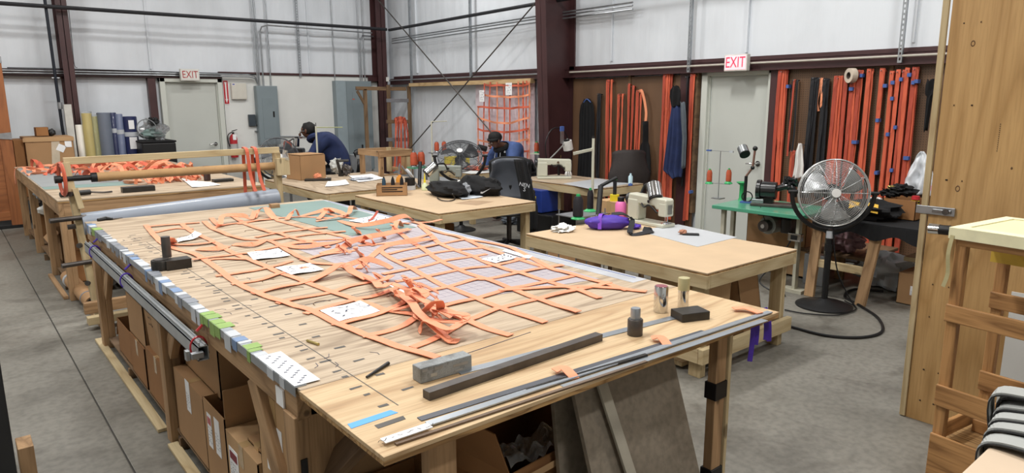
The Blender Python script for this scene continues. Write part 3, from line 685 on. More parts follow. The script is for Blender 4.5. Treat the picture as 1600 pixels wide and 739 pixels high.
for i, pts in enumerate(flatL): strap_px(pts, mat_=orange)
# straps standing on edge or looping in the tangle
Q = 1.25
strap_px([(500,396),(530,389),(556,375),(600,366),(640,358)], [.0,.01,.03,.04,.01], mat_=orange, roll=[0,.5,.9,.7,.2])
strap_px([(530,345),(560,352),(600,346),(634,338),(645,345)], [0,.02,.05,.05,.0], roll=[0,.7,1.0,.8,0])
strap_px([(560,420),(600,386),(640,377),(680,374)], [0,.01,.03,0], mat_=orange, roll=[0,.4,.8,0])
strap_px([(433,383),(470,386),(500,383),(535,376)], [0,.01,.015,0], mat_=orange, roll=[0,.5,.6,0])
strap_px([(308,390),(340,388),(356,385)], [0,.015,0], mat_=orange, roll=[.2,.7,.2]); strap_px([(365,382),(395,382),(414,376)], [0,.015,0], mat_=orange, roll=[.2,.7,.2])
strap_px([(264,381),(267,372),(272,380)], [0,.06,0], roll=[0,0,0]); strap_px([(330,341),(343,352),(349,338),(380,337),(392,342),(398,332)], [0,.01,.05,.04,.01,.03], roll=[0,.2,.3,.9,.2,.4], mat_=orange)
strap_px([(398,341),(403,330),(414,324),(419,333),(428,343)], [.0,.03,.06,.03,0]); strap_px([(448,344),(455,334),(462,327),(467,337)], [0,.03,.06,.01])
strap_px([(470,338),(500,330),(512,326),(530,331),(543,338)], [0,.02,.03,.02,0], roll=[0,.5,.2,.5,0]); strap_px([(497,343),(508,331),(510,326),(520,333)], [0,.03,.05,0])
strap_px([(494,346),(530,338),(545,333),(549,322),(556,328)], [0,.02,.02,.06,.01]); strap_px([(575,348),(585,338),(590,330)], [0,.02,.05], w_=.02, mat_=orange3)
strap_px([(615,364),(618,352),(622,345),(628,354)], [0,.04,.05,0]); strap_px([(566,380),(572,368),(580,372),(585,382)], [0,.05,.04,0])
strap_px([(520,420),(550,412),(575,405),(600,413),(612,420)], [0,.03,.05,.02,0], roll=[0,.6,.8,.4,0]); strap_px([(484,440),(510,428),(534,413),(552,425),(575,436)], [0,.02,.05,.02,.01], w_=.05)
for cx_, cy_, R1, hh, ph in ((640,478,.055,.05,.3),(655,463,.06,.07,1.2),(665,488,.075,.09,2.0),(600,447,.035,.05,.5),(575,428,.03,.06,.9),(690,505,.05,.06,.2),(676,515,.06,.05,1.5),(540,400,.035,.05,.3),(565,405,.03,.06,2.2),
                          (548,389,.03,.05,1.1),(600,375,.035,.06,1.7),(622,366,.03,.05,.6),(560,368,.03,.05,2.7),(652,470,.04,.09,2.9),(680,475,.06,.08,.9),(645,452,.03,.05,.2)):
    c = oz(cx_, cy_, TZ); pts = []
    for k in range(15):
        a = ph + k/14*5.2; pts.append((c.x + R1*math.cos(a)*(1-.02*k), c.y + .6*R1*math.sin(a)+.004*k, TZ + .006 + hh*.5*(1-math.cos(a*1.0+.4))))
    MB().ribbon(pts, WB*.9, .0026, side=(.4*math.cos(ph), .9, .25)).obj('loop', orange, net)
for pts, lf in (([(560,428),(583,438),(594,449),(612,444),(640,455),(660,470),(690,480),(727,499)], [0,.02,.04,.03,.04,.05,.03,.0]),
                ([(605,486),(640,478),(665,462),(648,450),(640,462)], [0,.02,.06,.07,.04]), ([(612,452),(640,470),(655,490),(680,512),(705,535),(712,530)], [.02,.05,.06,.03,.0,.0]),
                ([(648,491),(680,500),(720,503),(727,492),(700,488),(670,480)], [.01,.03,.05,.07,.06,.04]), ([(655,520),(665,500),(700,515),(720,505)], [.0,.05,.04,.05]),
                ([(657,491),(672,478),(684,470),(688,482),(675,494)], [.02,.08,.11,.06,.03]), ([(540,417),(572,434),(594,439),(612,430)], [0,.01,.03,.02])):
    strap_px(pts, lf, mat_=orange)
# paper labels sewn in the net
def scribble(parent, c, ux, uy, wd, hh, lines, mat_=ink, seed=1, z=.0012, lw=.0022):
    r_ = random.Random(seed); b = MB(); c = Vector(c); ux = Vector(ux); uy = Vector(uy); n_ = ux.cross(uy).normalized(); n_ = -n_ if n_.z < -.5 else n_
    for l in range(lines):
        yy = hh/2 - (l+.5)*hh/lines; x = -wd/2
        while x < wd/2*r_.uniform(.7, 1):
            k = r_.randint(2, 5)
            pts = [c + ux*(x+q*.35*hh/lines) + uy*(yy + r_.uniform(-.32, .32)*hh/lines) + n_*z for q in range(k)]
            for a_, b_ in zip(pts, pts[1:]):
                d = (b_-a_).normalized(); s_ = n_.cross(d)*lw/2; b.add([a_-s_, b_-s_, b_+s_, a_+s_], [(0, 1, 2, 3)])
            x += (k+.6)*.35*hh/lines
    if b.v: o_ = b.obj('writing', mat_, parent); o_['kind'] = 'stuff'; return o_
def label_sheet(corners, label, seed, curl=0):
    P = [oz(px, py, TZ+.009) for px, py in corners]
    def fn(u, v):
        p = (P[0]*(1-u)+P[1]*u)*(1-v) + (P[3]*(1-u)+P[2]*u)*v
        return p + Vector((0, 0, curl*max(0, u-.4)**2*2 + .002*math.sin(u*7)))
    r = thing('label_sheet', label, 'label', sum(P, Vector())/4, group='paper labels on the net')
    MB().grid(fn, 8, 3).obj('sheet', paper, r, solid=.0006)
    ux = (P[1]-P[0]).normalized(); uy = (P[3]-P[0]); uy = (uy - ux*uy.dot(ux)).normalized()
    W_ = (P[1]-P[0]).length*.7; Hh = (P[3]-P[0]).length*.75
    scribble(r, sum(P, Vector())/4 + Vector((0, 0, curl*.15)), ux, uy, W_, Hh, 3, ink, seed, z=.0048, lw=.0065)
label_sheet([(276,373),(305,366),(316,371),(278,378)], 'white handwritten label in the net near its far aisle corner, one edge curled', 1, .03)
label_sheet([(386,395),(434,388),(454,399),(396,406)], 'white handwritten label beside the drooping strap, second from the aisle corner', 2)
label_sheet([(430,418),(484,411),(506,421),(455,429)], 'long white handwritten label in the middle of the net', 3)
label_sheet([(500,485),(563,470),(594,486),(530,502)], 'large white handwritten label nearest the pencil, at the front of the net', 4)
label_sheet([(752,405),(790,396),(808,402),(775,411)], 'small white label on the lilac grid paper side of the net', 5)
label_sheet([(545,345),(590,335),(612,341),(580,350)], 'white label beyond the tangle near the far corner, lying on the teal mat', 6)
b = sheet('paper_strip', flat([(785,394),(790,391),(832,402),(826,406)], TZ, 0), TZ+.006, paper, None, .001); tag(b, 'narrow blank white paper strip near the sewing table side of the net', 'paper')

# ================================================================== TOOLS ON THE NEAR END
def barpx(name, label, cat, p0, p1, w_, h, mat_, z=TZ, bev=.001):
    a, c = oz(*p0, z), oz(*p1, z); a.z = c.z = z + h/2
    o = MB().box((0, 0, 0), ((c-a).length, w_, h)).obj(name, mat_, bevel=bev, m=basis((a+c)/2, c-a)); return tag(o, label, cat)
barpx('steel_bar', 'long dark square steel bar lying across the bare end of the table', 'bar', (666,624), (936,531), .034, .026, rawsteel)
barpx('metal_strip', 'thin flat aluminium strip showing beyond the dark steel bar', 'strip', (716,583), (1090,487), .036, .003, alu)
bl = thing('steel_block', 'chunky scuffed steel block with peeling grey skin beside the dark bar', 'block', oz(697, 590, TZ))
a, c = oz(657,600,TZ), oz(737,577,TZ); mm = basis((a+c)/2+Vector((0, .022, .025)), c-a)
MB().box((0,0,0), ((c-a).length, .05, .05)).obj('block', concrete('scuffed_steel', '8C9091', '45433F', .9, 9), bl, bevel=.003, m=mm)
b = MB(); rr = random.Random(3)
for i in range(14): b.box((rr.uniform(-.09, .09), rr.choice([-.0252, .0252]), rr.uniform(-.02, .02)), (rr.uniform(.01, .03), .001, rr.uniform(.006, .014)))
b.obj('peeling_film', alu, bl, m=mm)['kind'] = 'stuff'
barpx('metal_strip', 'wide dark grey metal strip, upper one of the bundle along the table end', 'strip', (655,656), (1100,518), .026, .003, plain('dark_strip', '56585F', .4, .4))
barpx('metal_ruler', 'bright aluminium rule lying along the table end over the other strips', 'ruler', (668,664), (1203,488), .026, .005, alu, TZ+.004)
barpx('metal_strip', 'narrow brown-edged strip, nearest to the edge of the table end', 'strip', (618,696), (1010,566), .012, .006, plain('brown_strip', '6B5848', .5, .3))
barpx('metal_strip', 'short pale steel strip under the orange bands by the far corner of the end', 'strip', (880,605), (1195,500), .03, .002, alu)
barpx('metal_strip', 'dark strip lying beside the bright rule towards the table corner', 'strip', (820,612), (1010,556), .014, .008, darksteel, TZ+.001)
o = barpx('marked_stick', 'white marked stick with handwriting at the near end of the strips', 'ruler', (598,690), (672,665), .03, .003, paper, TZ+.0092)
a, c = oz(604,686,TZ+.013), oz(664,667,TZ+.013); scribble(o, (a+c)/2, (c-a).normalized(), Vector((0,0,1)).cross((c-a).normalized()), .16, .02, 1, black_ink, 8, .0006, .0018)
def band(pts, label, lift=.0):
    P = smooth_path([oz(px, py, TZ+.012) + Vector((0, 0, h)) for px, py, h in pts], 5)
    return tag(MB().ribbon(P, .034, .0026).obj('webbing_scrap', orange), label, 'webbing')
band([(866,579,0), (880,577,.006), (893,585,.0), (898,588,-.008)], 'short orange webbing scrap laid over the strips midway along the table end')
band([(1018,528,0), (1032,529,.006), (1044,538,-.006)], 'orange webbing scrap over the strips near the standing steel plug')
band([(1146,482,0), (1165,482,.002), (1188,489,.0)], 'orange webbing scrap at the outer corner of the table end')
def plug(name, label, px, py, prof, mat_, par=None):
    c = oz(px, py, TZ); r = thing(name, label, 'cylinder', c)
    for nm, pr, mt_ in prof: MB().lathe(pr, c, 28).obj(nm, mt_, r, smooth=True)
    return r
plug('steel_plug', 'stepped dark steel plug standing alone near the middle of the strips', 992, 523, [('body', [(0,0),(.027,0),(.028,.002),(.028,.058),(.025,.062),(0,.062)], rawsteel), ('neck', [(0,.062),(.018,.062),(.018,.098),(.0165,.102),(0,.102)], alu)], rawsteel)
plug('steel_cylinder', 'polished steel cylinder with a reddish top, next to the brass topped one', 1032, 487, [('body', [(0,0),(.026,0),(.028,.003),(.028,.105),(.026,.108),(0,.108)], chrome), ('top_disc', [(0,.108),(.024,.108),(.024,.109),(0,.109)], plain('rust_red', '8A4A55', .6))], chrome)
plug('steel_cylinder', 'steel cylinder wrapped in yellowed tape at the top, behind the square block', 1067, 480, [('body', [(0,0),(.021,0),(.022,.002),(.022,.075),(0,.075)], chrome), ('taped_head', [(0,.075),(.024,.075),(.024,.123),(.023,.126),(0,.126)], plain('yellowed_tape', 'BDB489', .4, .2, .12))], chrome)
c = oz(1078, 497, TZ); tag(MB().box((0,0,0), (.125, .085, .034)).obj('steel_block', darksteel, bevel=.003, m=TR(c.x, c.y, TZ+.017, rz=-.35)), 'flat square dark steel block in front of the tape-wrapped cylinder', 'block')
jg = thing('punch_jig', 'dark steel block with an upright round bar on the aisle edge of the table', 'tool', oz(237, 428, TZ))
c = oz(232, 428, TZ); b = MB(); b.lathe([(0,0),(.048,0),(.048,.045),(.046,.048),(0,.048)], (.80, 3.78, TZ+.003), 28); b.bx(.81, .93, 3.72, 3.80, TZ+.003, TZ+.05); b.obj('base', darksteel, jg, smooth=True)
MB().lathe([(.026,.0485),(.036,.0485),(.036,.052),(.026,.052)], (.80, 3.78, TZ+.003), 24).obj('collar_ring', rawsteel, jg, smooth=True)
MB().lathe([(0,.05),(.022,.05),(.022,.155),(.021,.158),(0,.158)], (.838, 3.815, TZ+.003), 24).obj('round_bar', rawsteel, jg, smooth=True)
b = MB(); b.tube([oz(573,592,TZ)+Vector((0,0,.006)), oz(607,570,TZ)+Vector((0,0,.006))], [.004,.0065], 10); tag(b.obj('pencil', black, smooth=True), 'black pen lying in front of the net labels', 'pen')
b = MB(); b.tube([oz(480,534,TZ)+Vector((0,0,.005)), oz(498,540,TZ)+Vector((0,0,.005))], .005, 8); tag(b.obj('pencil_stub', brass, smooth=True), 'tiny brass coloured stub lying on the aisle side of the table', 'pen')
kn = thing('knife', 'black handled knife on the far aisle corner of the cutting table', 'knife', oz(160, 346, TZ))
MB().tube([oz(153,346,TZ)+Vector((0,0,.01)), oz(166,344,TZ)+Vector((0,0,.012)), oz(176,344,TZ)+Vector((0,0,.01))], [.012,.017,.008], 8).obj('grip', black, kn, smooth=True)
MB().tube([oz(176,344,TZ)+Vector((0,0,.008)), oz(192,341,TZ)+Vector((0,0,.004))], [.006,.002], 6).obj('blade', rawsteel, kn)
c = oz(428, 325, TZ); tag(MB().bx(c.x-.03, c.x+.04, c.y-.03, c.y+.03, TZ+.001, TZ+.035).obj('wood_offcut', pineold, bevel=.002), 'small wooden offcut by the foot of the roll stand post', 'offcut')
b = MB()
for k, (px, py, l_) in enumerate(((1177,505,.16),(1183,502,.10),(1197,499,.09),(1201,495,.11))):
    c = oz(px, py, TZ-.04); P = [c + Vector((0, .02, .035)), c + Vector((0, .0, -.01)), c + Vector((.004*k, 0, -l_*.6)), c + Vector((.008*(k-1), 0, -l_))]
    o = MB().ribbon(smooth_path(P, 4), .02, .002, side=(.77, -.637, 0)).obj('purple_ribbon', purple); tag(o, ['longest purple ribbon end hanging under the table corner', 'purple ribbon end next to the longest under the table corner', 'short purple ribbon end, third under the table corner', 'purple ribbon end curling outward, outermost under the table corner'][k], 'ribbon', 'purple ribbon ends')
c = oz(1186, 497, TZ-.03)

# ================================================================== CARTONS UNDER THE TABLE
def carton(x0, x1, y0, y1, z0, z1, label, mat_=None, open_=False, group=None, flaps=(), rz=0, rx=0, ry=0, labels=(), tape=True, marks=0, flap_ang=.5):
    mat_ = mat_ or kraft; c = Vector(((x0+x1)/2, (y0+y1)/2, z0)); m = TR(c.x, c.y, c.z, rz, rx, ry)
    r = thing('cardboard_box', label, 'box', c, 0, group); w_, d_, h = x1-x0, y1-y0, z1-z0; t = .005
    def P(b, nm, mt_, par=r, bev=0): o = b.obj(nm, mt_, None, bevel=bev); o.matrix_basis = m; adopt(o, par); return o
    b = MB(); b.bx(-w_/2, w_/2, -d_/2, d_/2, 0, t)
    b.bx(-w_/2, w_/2, -d_/2, -d_/2+t, 0, h); b.bx(-w_/2, w_/2, d_/2-t, d_/2, 0, h); b.bx(-w_/2, -w_/2+t, -d_/2, d_/2, 0, h); b.bx(w_/2-t, w_/2, -d_/2, d_/2, 0, h)
    body = P(b, 'body', mat_)
    if not open_:
        P(MB().bx(-w_/2, w_/2, -d_/2, -.002, h, h+t), 'top_flap', mat_, bev=.001); P(MB().bx(-w_/2, w_/2, .002, d_/2, h, h+t), 'top_flap', mat_, bev=.001)
        if tape: P(MB().bx(-w_/2-.0008, w_/2+.0008, -.025, .025, h+t, h+t+.0008), 'packing_tape', plain('packing_tape', 'B99A6E', .25, 0, .05, coat=.5)); P(MB().bx(-w_/2-.0012, -w_/2, -.025, .025, h-.09, h+t), 'packing_tape', plain('packing_tape', 'B99A6E'))
    for sd, ang in flaps:
        L = (d_ if sd in 'ew' else w_) ; q = .5*min(w_, d_)*.85
        mm = {'w': Matrix.Translation((-w_/2, 0, h)) @ Matrix.Rotation(PI/2, 4, 'Z'), 'e': Matrix.Translation((w_/2, 0, h)) @ Matrix.Rotation(-PI/2, 4, 'Z'), 's': Matrix.Translation((0, -d_/2, h)) @ Matrix.Rotation(PI, 4, 'Z'), 'n': Matrix.Translation((0, d_/2, h))}[sd]
        o = MB().bx(-L/2+.004, L/2-.004, 0, q, -.002, .002).obj('flap', mat_); o.matrix_basis = m @ mm @ Matrix.Rotation(ang, 4, 'X'); adopt(o, r)
    for (u, v, lw, lh, col) in labels:    # on the -x face: u along y, v up
        o = P(MB().bx(-w_/2-.0016, -w_/2-.0004, u-lw/2, u+lw/2, v-lh/2, v+lh/2), 'shipping_label', paper)
        if col: P(MB().bx(-w_/2-.0022, -w_/2-.0016, u-lw*.4, u+lw*.4, v+lh*.18, v+lh*.4), 'label_stripe', col, o)
        wm = m.to_3x3(); scribble(o, m @ Vector((-w_/2-.0018, u, v-.02)), wm @ Vector((0, -1, 0)), wm @ Vector((0, 0, 1)), lw*.75, lh*.5, 5, ink, int(abs(u*97+v*31))+3, .0008, .0018)
    if marks:
        wm = m.to_3x3(); scribble(r, m @ Vector((-w_/2-.0006, 0, h*.6)), wm @ Vector((0, -1, 0)), wm @ Vector((0, 0, 1)), d_*.6, h*.3, marks, black_ink, int(h*100)+marks, .0006, .006)
    return r
BXG = 'cartons packed under the cutting table'
S0 = .087
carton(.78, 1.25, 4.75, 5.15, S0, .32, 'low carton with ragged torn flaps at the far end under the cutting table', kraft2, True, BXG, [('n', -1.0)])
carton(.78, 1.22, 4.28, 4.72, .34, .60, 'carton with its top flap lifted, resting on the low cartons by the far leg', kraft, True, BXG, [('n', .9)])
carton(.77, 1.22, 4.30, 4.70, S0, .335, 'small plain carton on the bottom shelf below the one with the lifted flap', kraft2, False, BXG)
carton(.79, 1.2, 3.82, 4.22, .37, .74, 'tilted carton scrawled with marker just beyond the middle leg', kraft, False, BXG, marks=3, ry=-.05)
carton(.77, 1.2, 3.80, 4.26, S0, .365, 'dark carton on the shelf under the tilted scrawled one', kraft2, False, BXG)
carton(.83, 1.3, 3.05, 3.62, .44, .74, 'carton with marker writing sitting high against the near side of the middle leg', kraft, False, BXG, marks=2, labels=[(.08, .22, .05, .1, None)])
carton(.77, 1.25, 3.12, 3.62, S0, .435, 'carton with a narrow side label beneath the high marker scrawled one', kraft, False, BXG, labels=[(-.0, .28, .07, .16, None)])
carton(.765, 1.25, 2.80, 3.10, S0, .46, 'half open carton with two white labels and one tall flap standing up', kraft, True, BXG, [('s', 1.55)], labels=[(.07, .24, .06, .16, red), (-.04, .25, .07, .17, None)])
carton(.765, 1.25, 2.42, 2.79, S0, .42, 'wide carton with a red striped label, its lid half raised', kraft3, False, BXG, labels=[(.1, .20, .11, .16, plain('maroon', '7A2430')), (-.1, .1, .09, .1, None)])
carton(.80, 1.25, 2.43, 2.62, .43, .44, 'loose folded cardboard sheet on the wide carton', kraft, False, None, [('s', 1.5)])
carton(.775, 1.15, 2.08, 2.40, S0, .74, 'tall upright carton with two long white labels beside the near leg', kraft3, False, BXG, labels=[(.07, .46, .04, .2, None), (-.03, .43, .08, .26, None)], marks=0)
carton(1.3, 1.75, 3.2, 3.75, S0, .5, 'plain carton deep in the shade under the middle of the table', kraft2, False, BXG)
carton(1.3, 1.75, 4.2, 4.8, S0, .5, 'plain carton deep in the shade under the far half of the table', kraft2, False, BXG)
bo = carton(1.27, 1.77, 1.60, 2.02, .02, .56, 'big open carton with crumpled plastic film under the near end of the table', kraft2, True, None, [('n', 1.35), ('w', 1.2)], rz=.10)
def film(c, sx, sy, sz, seed, name, label=None, parent=None, mt_=None):
    def fn(u, v):
        x = (u-.5)*sx; y = (v-.5)*sy; return Vector((c[0]+x, c[1]+y, c[2] + sz*(noise.noise(Vector((x*14, y*14, seed))) + .7*noise.noise(Vector((x*37, y*37, seed))))))
    o = MB().grid(fn, 46, 16).obj(name, mt_ or glassplastic, parent, solid=.0006)
    if label: tag(o, label, 'film')
    return o
film((1.53, 1.66, .575), .44, .13, .04, 4, 'plastic_film', 'crumpled clear plastic film spilling over the rim of the open carton')
o = MB().bx(-.07, .07, -.001, 0, -.1, .1).obj('box_patch', kraft, bo); o.matrix_basis = TR(1.60, 1.589, .42, rz=.1); o.parent = None; adopt(o, bo)
o = MB().bx(-.24, .24, -.001, 0, -.012, .012).obj('tape_seam', kraft3, bo); o.parent = None; o.matrix_basis = TR(1.52, 1.581, .53, rz=.1); adopt(o, bo)
text('B7', .1, black_ink, TR(1.605, 1.585, .42, rz=.1) @ Matrix.Rotation(PI/2, 4, 'X') @ Matrix.Rotation(-PI/2, 4, 'Z'), bo, 'writing')
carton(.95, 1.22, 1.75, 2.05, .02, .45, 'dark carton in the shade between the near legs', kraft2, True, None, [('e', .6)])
tag(MB().box((0,0,0), (.62, .44, .018)).obj('plywood_offcut', pinedark, m=TR(.98, 1.95, .25, rz=-.9, rx=1.15)), 'brown board leaning in the dark behind the near leg', 'board')
# cement-grey boards leaning against the near end
def lean(name, label, xa, xb, ya_, yb_, z1, mat_, t=.018, cat='board'):
    b = MB(); b.add([(xa[0], ya_, 0), (xb[0], ya_, 0), (xb[1], yb_, z1), (xa[1], yb_, z1), (xa[0], ya_+t, 0), (xb[0], ya_+t, 0), (xb[1], yb_+t, z1), (xa[1], yb_+t, z1)],
          [(0,1,2,3), (7,6,5,4), (0,3,7,4), (1,5,6,2), (3,2,6,7), (0,4,5,1)]); return tag(b.obj(name, mat_, bevel=.001), label, cat)
lean('grey_board', 'big cement grey board leaning under the table end, outer one', (1.50, 1.50), (2.02, 2.02), 1.22, 1.52, .87, stoneboard)
lean('grey_board', 'cement grey board leaning behind the open carton, inner one', (1.47, 1.49), (1.80, 1.80), 1.46, 1.60, .87, stoneboard)
lean('board_strip', 'narrow pale board strip leaning between the grey boards', (1.70, 1.58), (1.74, 1.625), 1.19, 1.49, .87, plain('pale_strip', 'A49E90', .7), .012)
# ================================================================== SECOND CUTTING TABLE (beyond)
FX0, FX1, FY0, FY1 = .735, 2.56, 7.10, 11.25
ft = thing('cutting_table', 'farther cutting table heaped with a jumbled orange net, behind the roll stand', 'table', (1.65, 9.2, 0), group='plywood cutting tables')
deck('plywood_sheet', FX0, FX1, FY0, 9.17, ply, ft); deck('plywood_sheet', FX0, FX1, 9.172, FY1, ply, ft)
plank('apron_rail', FX0+.04, FX1-.02, FY0+.005, FY0+.045, .745, .885, pineold, ft); plank('apron_rail', FX0+.002, FX0+.04, FY0+.005, FY1-.01, .77, .885, pineold, ft)
plank('apron_rail', FX1-.04, FX1-.002, FY0+.05, FY1-.01, .77, .885, pineold, ft)
for y in (FY0+.05, 8.35, 9.75, 11.15):
    plank('leg', FX0+.005, FX0+.045, y-.045, y+.045, 0, .77, pineold, ft); plank('leg', FX0+.045, FX0+.085, y-.045, y+.045, 0, .745, pineold, ft); plank('leg', FX1-.09, FX1-.01, y-.045, y+.045, 0, .77, pineold, ft)
    beam('brace', (FX0+.06, y+.05, .42), (FX0+.06, y+.4, .77), .038, .09, pineold, ft, up=(0, 1, 0)) if y < 11 else None
for x in (1.2, 1.55, 1.9): beam('brace', (x, FY0+.03, .50), (x+.22, FY0+.03, .74), .038, .09, pineold, ft, up=(0, 1, 0))
for x in (.985, 1.4, 1.815, 2.23): plank('shelf_board', x-.2, x+.2, FY0+.15, FY1-.1, .07, .085, pinedark, ft)
for y in (7.6, 9.2, 10.8): plank('shelf_bearer', .76, 2.5, y-.02, y+.02, 0, .068, pinedark, ft)
plank('skid', FX0-.04, FX0+.0, 7.2, 8.3, .001, .03, pineold, ft); plank('cross_shelf', FX0+.09, FX0+.5, 9.85, 10.3, .42, .44, pine, ft)
m1 = sheet('grey_mat', [(FX0+.01, 8.35), (1.5, 8.35), (1.5, 10.9), (FX0+.01, 10.9)], TZ+.0005, plain('dull_mat', '8E9192', .6, 0, .06, 3), None, .002); tag(m1, 'dull grey mat at the aisle end of the farther cutting table', 'mat')
m1 = sheet('teal_mat', [(FX0+.01, 8.1), (1.55, 7.95), (1.55, 8.34), (FX0+.01, 8.34)], TZ+.0005, cutmat, None, .002); tag(m1, 'small teal mat strip beside the grey mat on the farther table', 'mat')
# heaped net
n2 = thing('cargo_net', 'jumbled heap of orange webbing net on the farther cutting table', 'net', (1.7, 9.5, TZ)); rnd = random.Random(5)
for i in range(120):
    if i < 92: x = .85 + rnd.random()*1.65; y = 8.9 + (rnd.random()**.8)*2.1
    elif i < 108: x = rnd.gauss(1.78, .12); y = rnd.gauss(8.15, .1)
    else: x = rnd.uniform(1.8, 2.45); y = rnd.uniform(8.0, 8.9)
    if x < 1.3 and rnd.random() < .5: y = rnd.uniform(9.6, 10.6)
    a = rnd.uniform(0, 2*PI); L = rnd.uniform(.15, .5); bend = rnd.uniform(-2.5, 2.5); hh = rnd.uniform(.01, .11); pts = []; ro = []
    for k in range(9):
        t = k/8; a2 = a + bend*(t-.5); x += math.cos(a2)*L/8; y += math.sin(a2)*L/8
        pts.append((min(max(x, .76), 2.52), min(max(y, 7.9), 11.2), TZ+.005 + hh*abs(math.sin(t*PI*rnd.choice([1, 1, 1.02])))*1.0)); ro.append(rnd.uniform(-.2, .2) + 1.1*math.sin(t*3+i))
    MB().ribbon(pts, .045, .0028, ro).obj('strap', rnd.choice([orange, orange, orange2]), n2)
MB().ribbon(smooth_path([(1.5, 10.9, TZ+.01), (.95, 11.0, TZ+.01), (.76, 11.0, TZ+.012), (.71, 10.9, TZ-.06), (.70, 10.8, TZ-.19)], 5), .05, .0028, side=(.2, 1, 0)).obj('hanging_strap', orange, n2)
film((1.55, 8.9, TZ+.03), .3, .2, .05, 8, 'white_rag', 'white scrap of cloth in front of the orange heap', None, whitecloth)
def flatpaper(pts, label, z=TZ, mt_=None, seed=0, lines=0):
    P = [oz(px, py, z+.004) for px, py in pts]
    c = sum(P, Vector())/4
    o = MB().grid(lambda u, v: (P[0]*(1-u)+P[1]*u)*(1-v)+(P[3]*(1-u)+P[2]*u)*v + Vector((0, 0, .012*(u-.5)**2*4*.5)), 6, 3).obj('paper_sheet', mt_ or paper, None, solid=.0008)
    if lines: scribble(o, c, (P[1]-P[0]).normalized(), ((P[3]-P[0]) - (P[1]-P[0]).normalized()*(P[3]-P[0]).dot((P[1]-P[0]).normalized())).normalized(), (P[1]-P[0]).length*.6, .12, lines, ink, seed, .004, .004)
    return tag(o, label, 'paper')
flatpaper([(284,280),(328,285),(345,289),(300,293)], 'large white paper sheet at the near edge of the farther table')
tag(MB().bx(1.28, 1.56, 7.29, 7.39, TZ+.001, TZ+.05).obj('steel_block', darksteel, bevel=.003), 'long dark metal block near the front edge of the farther table', 'block')
tag(MB().bx(2.2, 2.4, 7.6, 7.7, TZ+.001, TZ+.03).obj('steel_block', darksteel, bevel=.003), 'flat dark block by the hanging straps on the farther table', 'block')
hc = thing('heat_cutter', 'black handled cutter lying behind the roll stand post', 'tool', (.9, 7.35, TZ))
MB().tube([(.78, 7.27, TZ+.03), (1.02, 7.33, TZ+.03)], .024, 10).obj('grip', black, hc, smooth=True); MB().tube(smooth_path([(1.02, 7.33, TZ+.03), (1.12, 7.3, TZ+.02), (1.2, 7.36, TZ+.015)]), .009, 8).obj('nozzle', rawsteel, hc, smooth=True)
MB().lathe([(0,0),(.035,0),(.035,.16),(0,.16)], (2.2, 7.85, TZ+.001), 20).obj('dark_tin', plain('dark_brown_tin', '3A2420', .4)); tag(bpy.data.objects['dark_tin'], 'dark brown tin standing behind the hanging straps', 'tin')
# under the farther table
carton(.83, 1.2, 7.45, 7.95, .087, .38, 'dark lower carton under the farther table by the first leg', kraft2, False, 'cartons under the farther table'); carton(.83, 1.2, 7.45, 7.95, .385, .66, 'dark upper carton under the farther table by the first leg', kraft2, False, 'cartons under the farther table')
carton(.86, 1.2, 8.5, 9.0, .087, .4, 'carton beside the second leg of the farther table', kraft, True, 'cartons under the farther table', [('w', -.8)])
carton(.86, 1.2, 9.2, 9.65, .087, .5, 'carton before the third leg of the farther table', kraft, False, 'cartons under the farther table', labels=[(0, .25, .1, .12, None)])
carton(.86, 1.3, 10.3, 10.9, .087, .45, 'farthest carton under the farther table', kraft2, False, 'cartons under the farther table')
rr = random.Random(2)
for k in range(5):
    tag(MB().blob((.84+.05*(k % 2), 9.3+.16*k, .56+.07*(k % 3)), (.07, .07, .05), k, .4).obj('scrap_bundle', [whitecloth, blackcloth, alu, graycloth, whitecloth][k], smooth=True), ['white scrap', 'black scrap', 'shiny foil scrap', 'grey scrap', 'farthest white scrap'][k] + ' stuffed under the far end of the farther table', 'scrap', 'scraps under the farther table')
ct = thing('cardboard_tube', 'long brown cardboard tube on the floor under the farther table', 'tube', (.84, 6.9, 0)); MB().tube([(.80, 7.7, .10), (.845, 6.62, .07)], .062, 20).obj('tube', kraft, ct, smooth=True)
MB().tube([(.845, 6.615, .07), (.8455, 6.60, .07)], .052, 18).obj('hollow_end', black, ct); MB().tube([(.8, 7.55, .0975), (.802, 7.5, .0965)], .064, 20).obj('tape_band', whitetape, ct); MB().tube([(.835, 6.82, .0765), (.837, 6.8, .076)], .0635, 20).obj('tape_band', greytape, ct)

# ================================================================== ROLL STAND between the tables
rs = thing('roll_stand', 'tall wooden roll stand bridging the gap between the two cutting tables', 'stand', (1.6, 6.35, 0))
beam('post', (.83, 6.30, .04), (.745, 6.37, 1.29), .05, .085, pine, rs, up=(0, 1, 0)); beam('post', (2.40, 6.33, .04), (2.40, 6.33, 1.29), .05, .085, pine, rs, up=(0, 1, 0))
beam('top_rail', (.73, 6.36, 1.30), (2.43, 6.34, 1.31), .035, .055, pine, rs)
beam('side_block', (.775, 6.30, 1.09), (.80, 6.28, .93), .04, .07, pine, rs, up=(0, 1, 0)); plank('side_block', 2.37, 2.49, 6.25, 6.31, 1.08, 1.24, pine, rs)
plank('foot', .80, .86, 5.95, 6.75, .005, .05, pineold, rs); plank('foot', 2.37, 2.43, 5.95, 6.75, .005, .05, pineold, rs); plank('foot', .72, 1.05, 6.02, 6.10, .05, .11, pine, rs); plank('foot', .72, 1.1, 6.14, 6.2, .11, .2, pineold, rs)
for x, z in ((.78, 1.05), (.795, .64), (.82, .33)): MB().tube([(x-.03, 6.29, z), (x-.045, 6.27, z)], .02, 10).obj('bolt', rawsteel, rs, smooth=True)
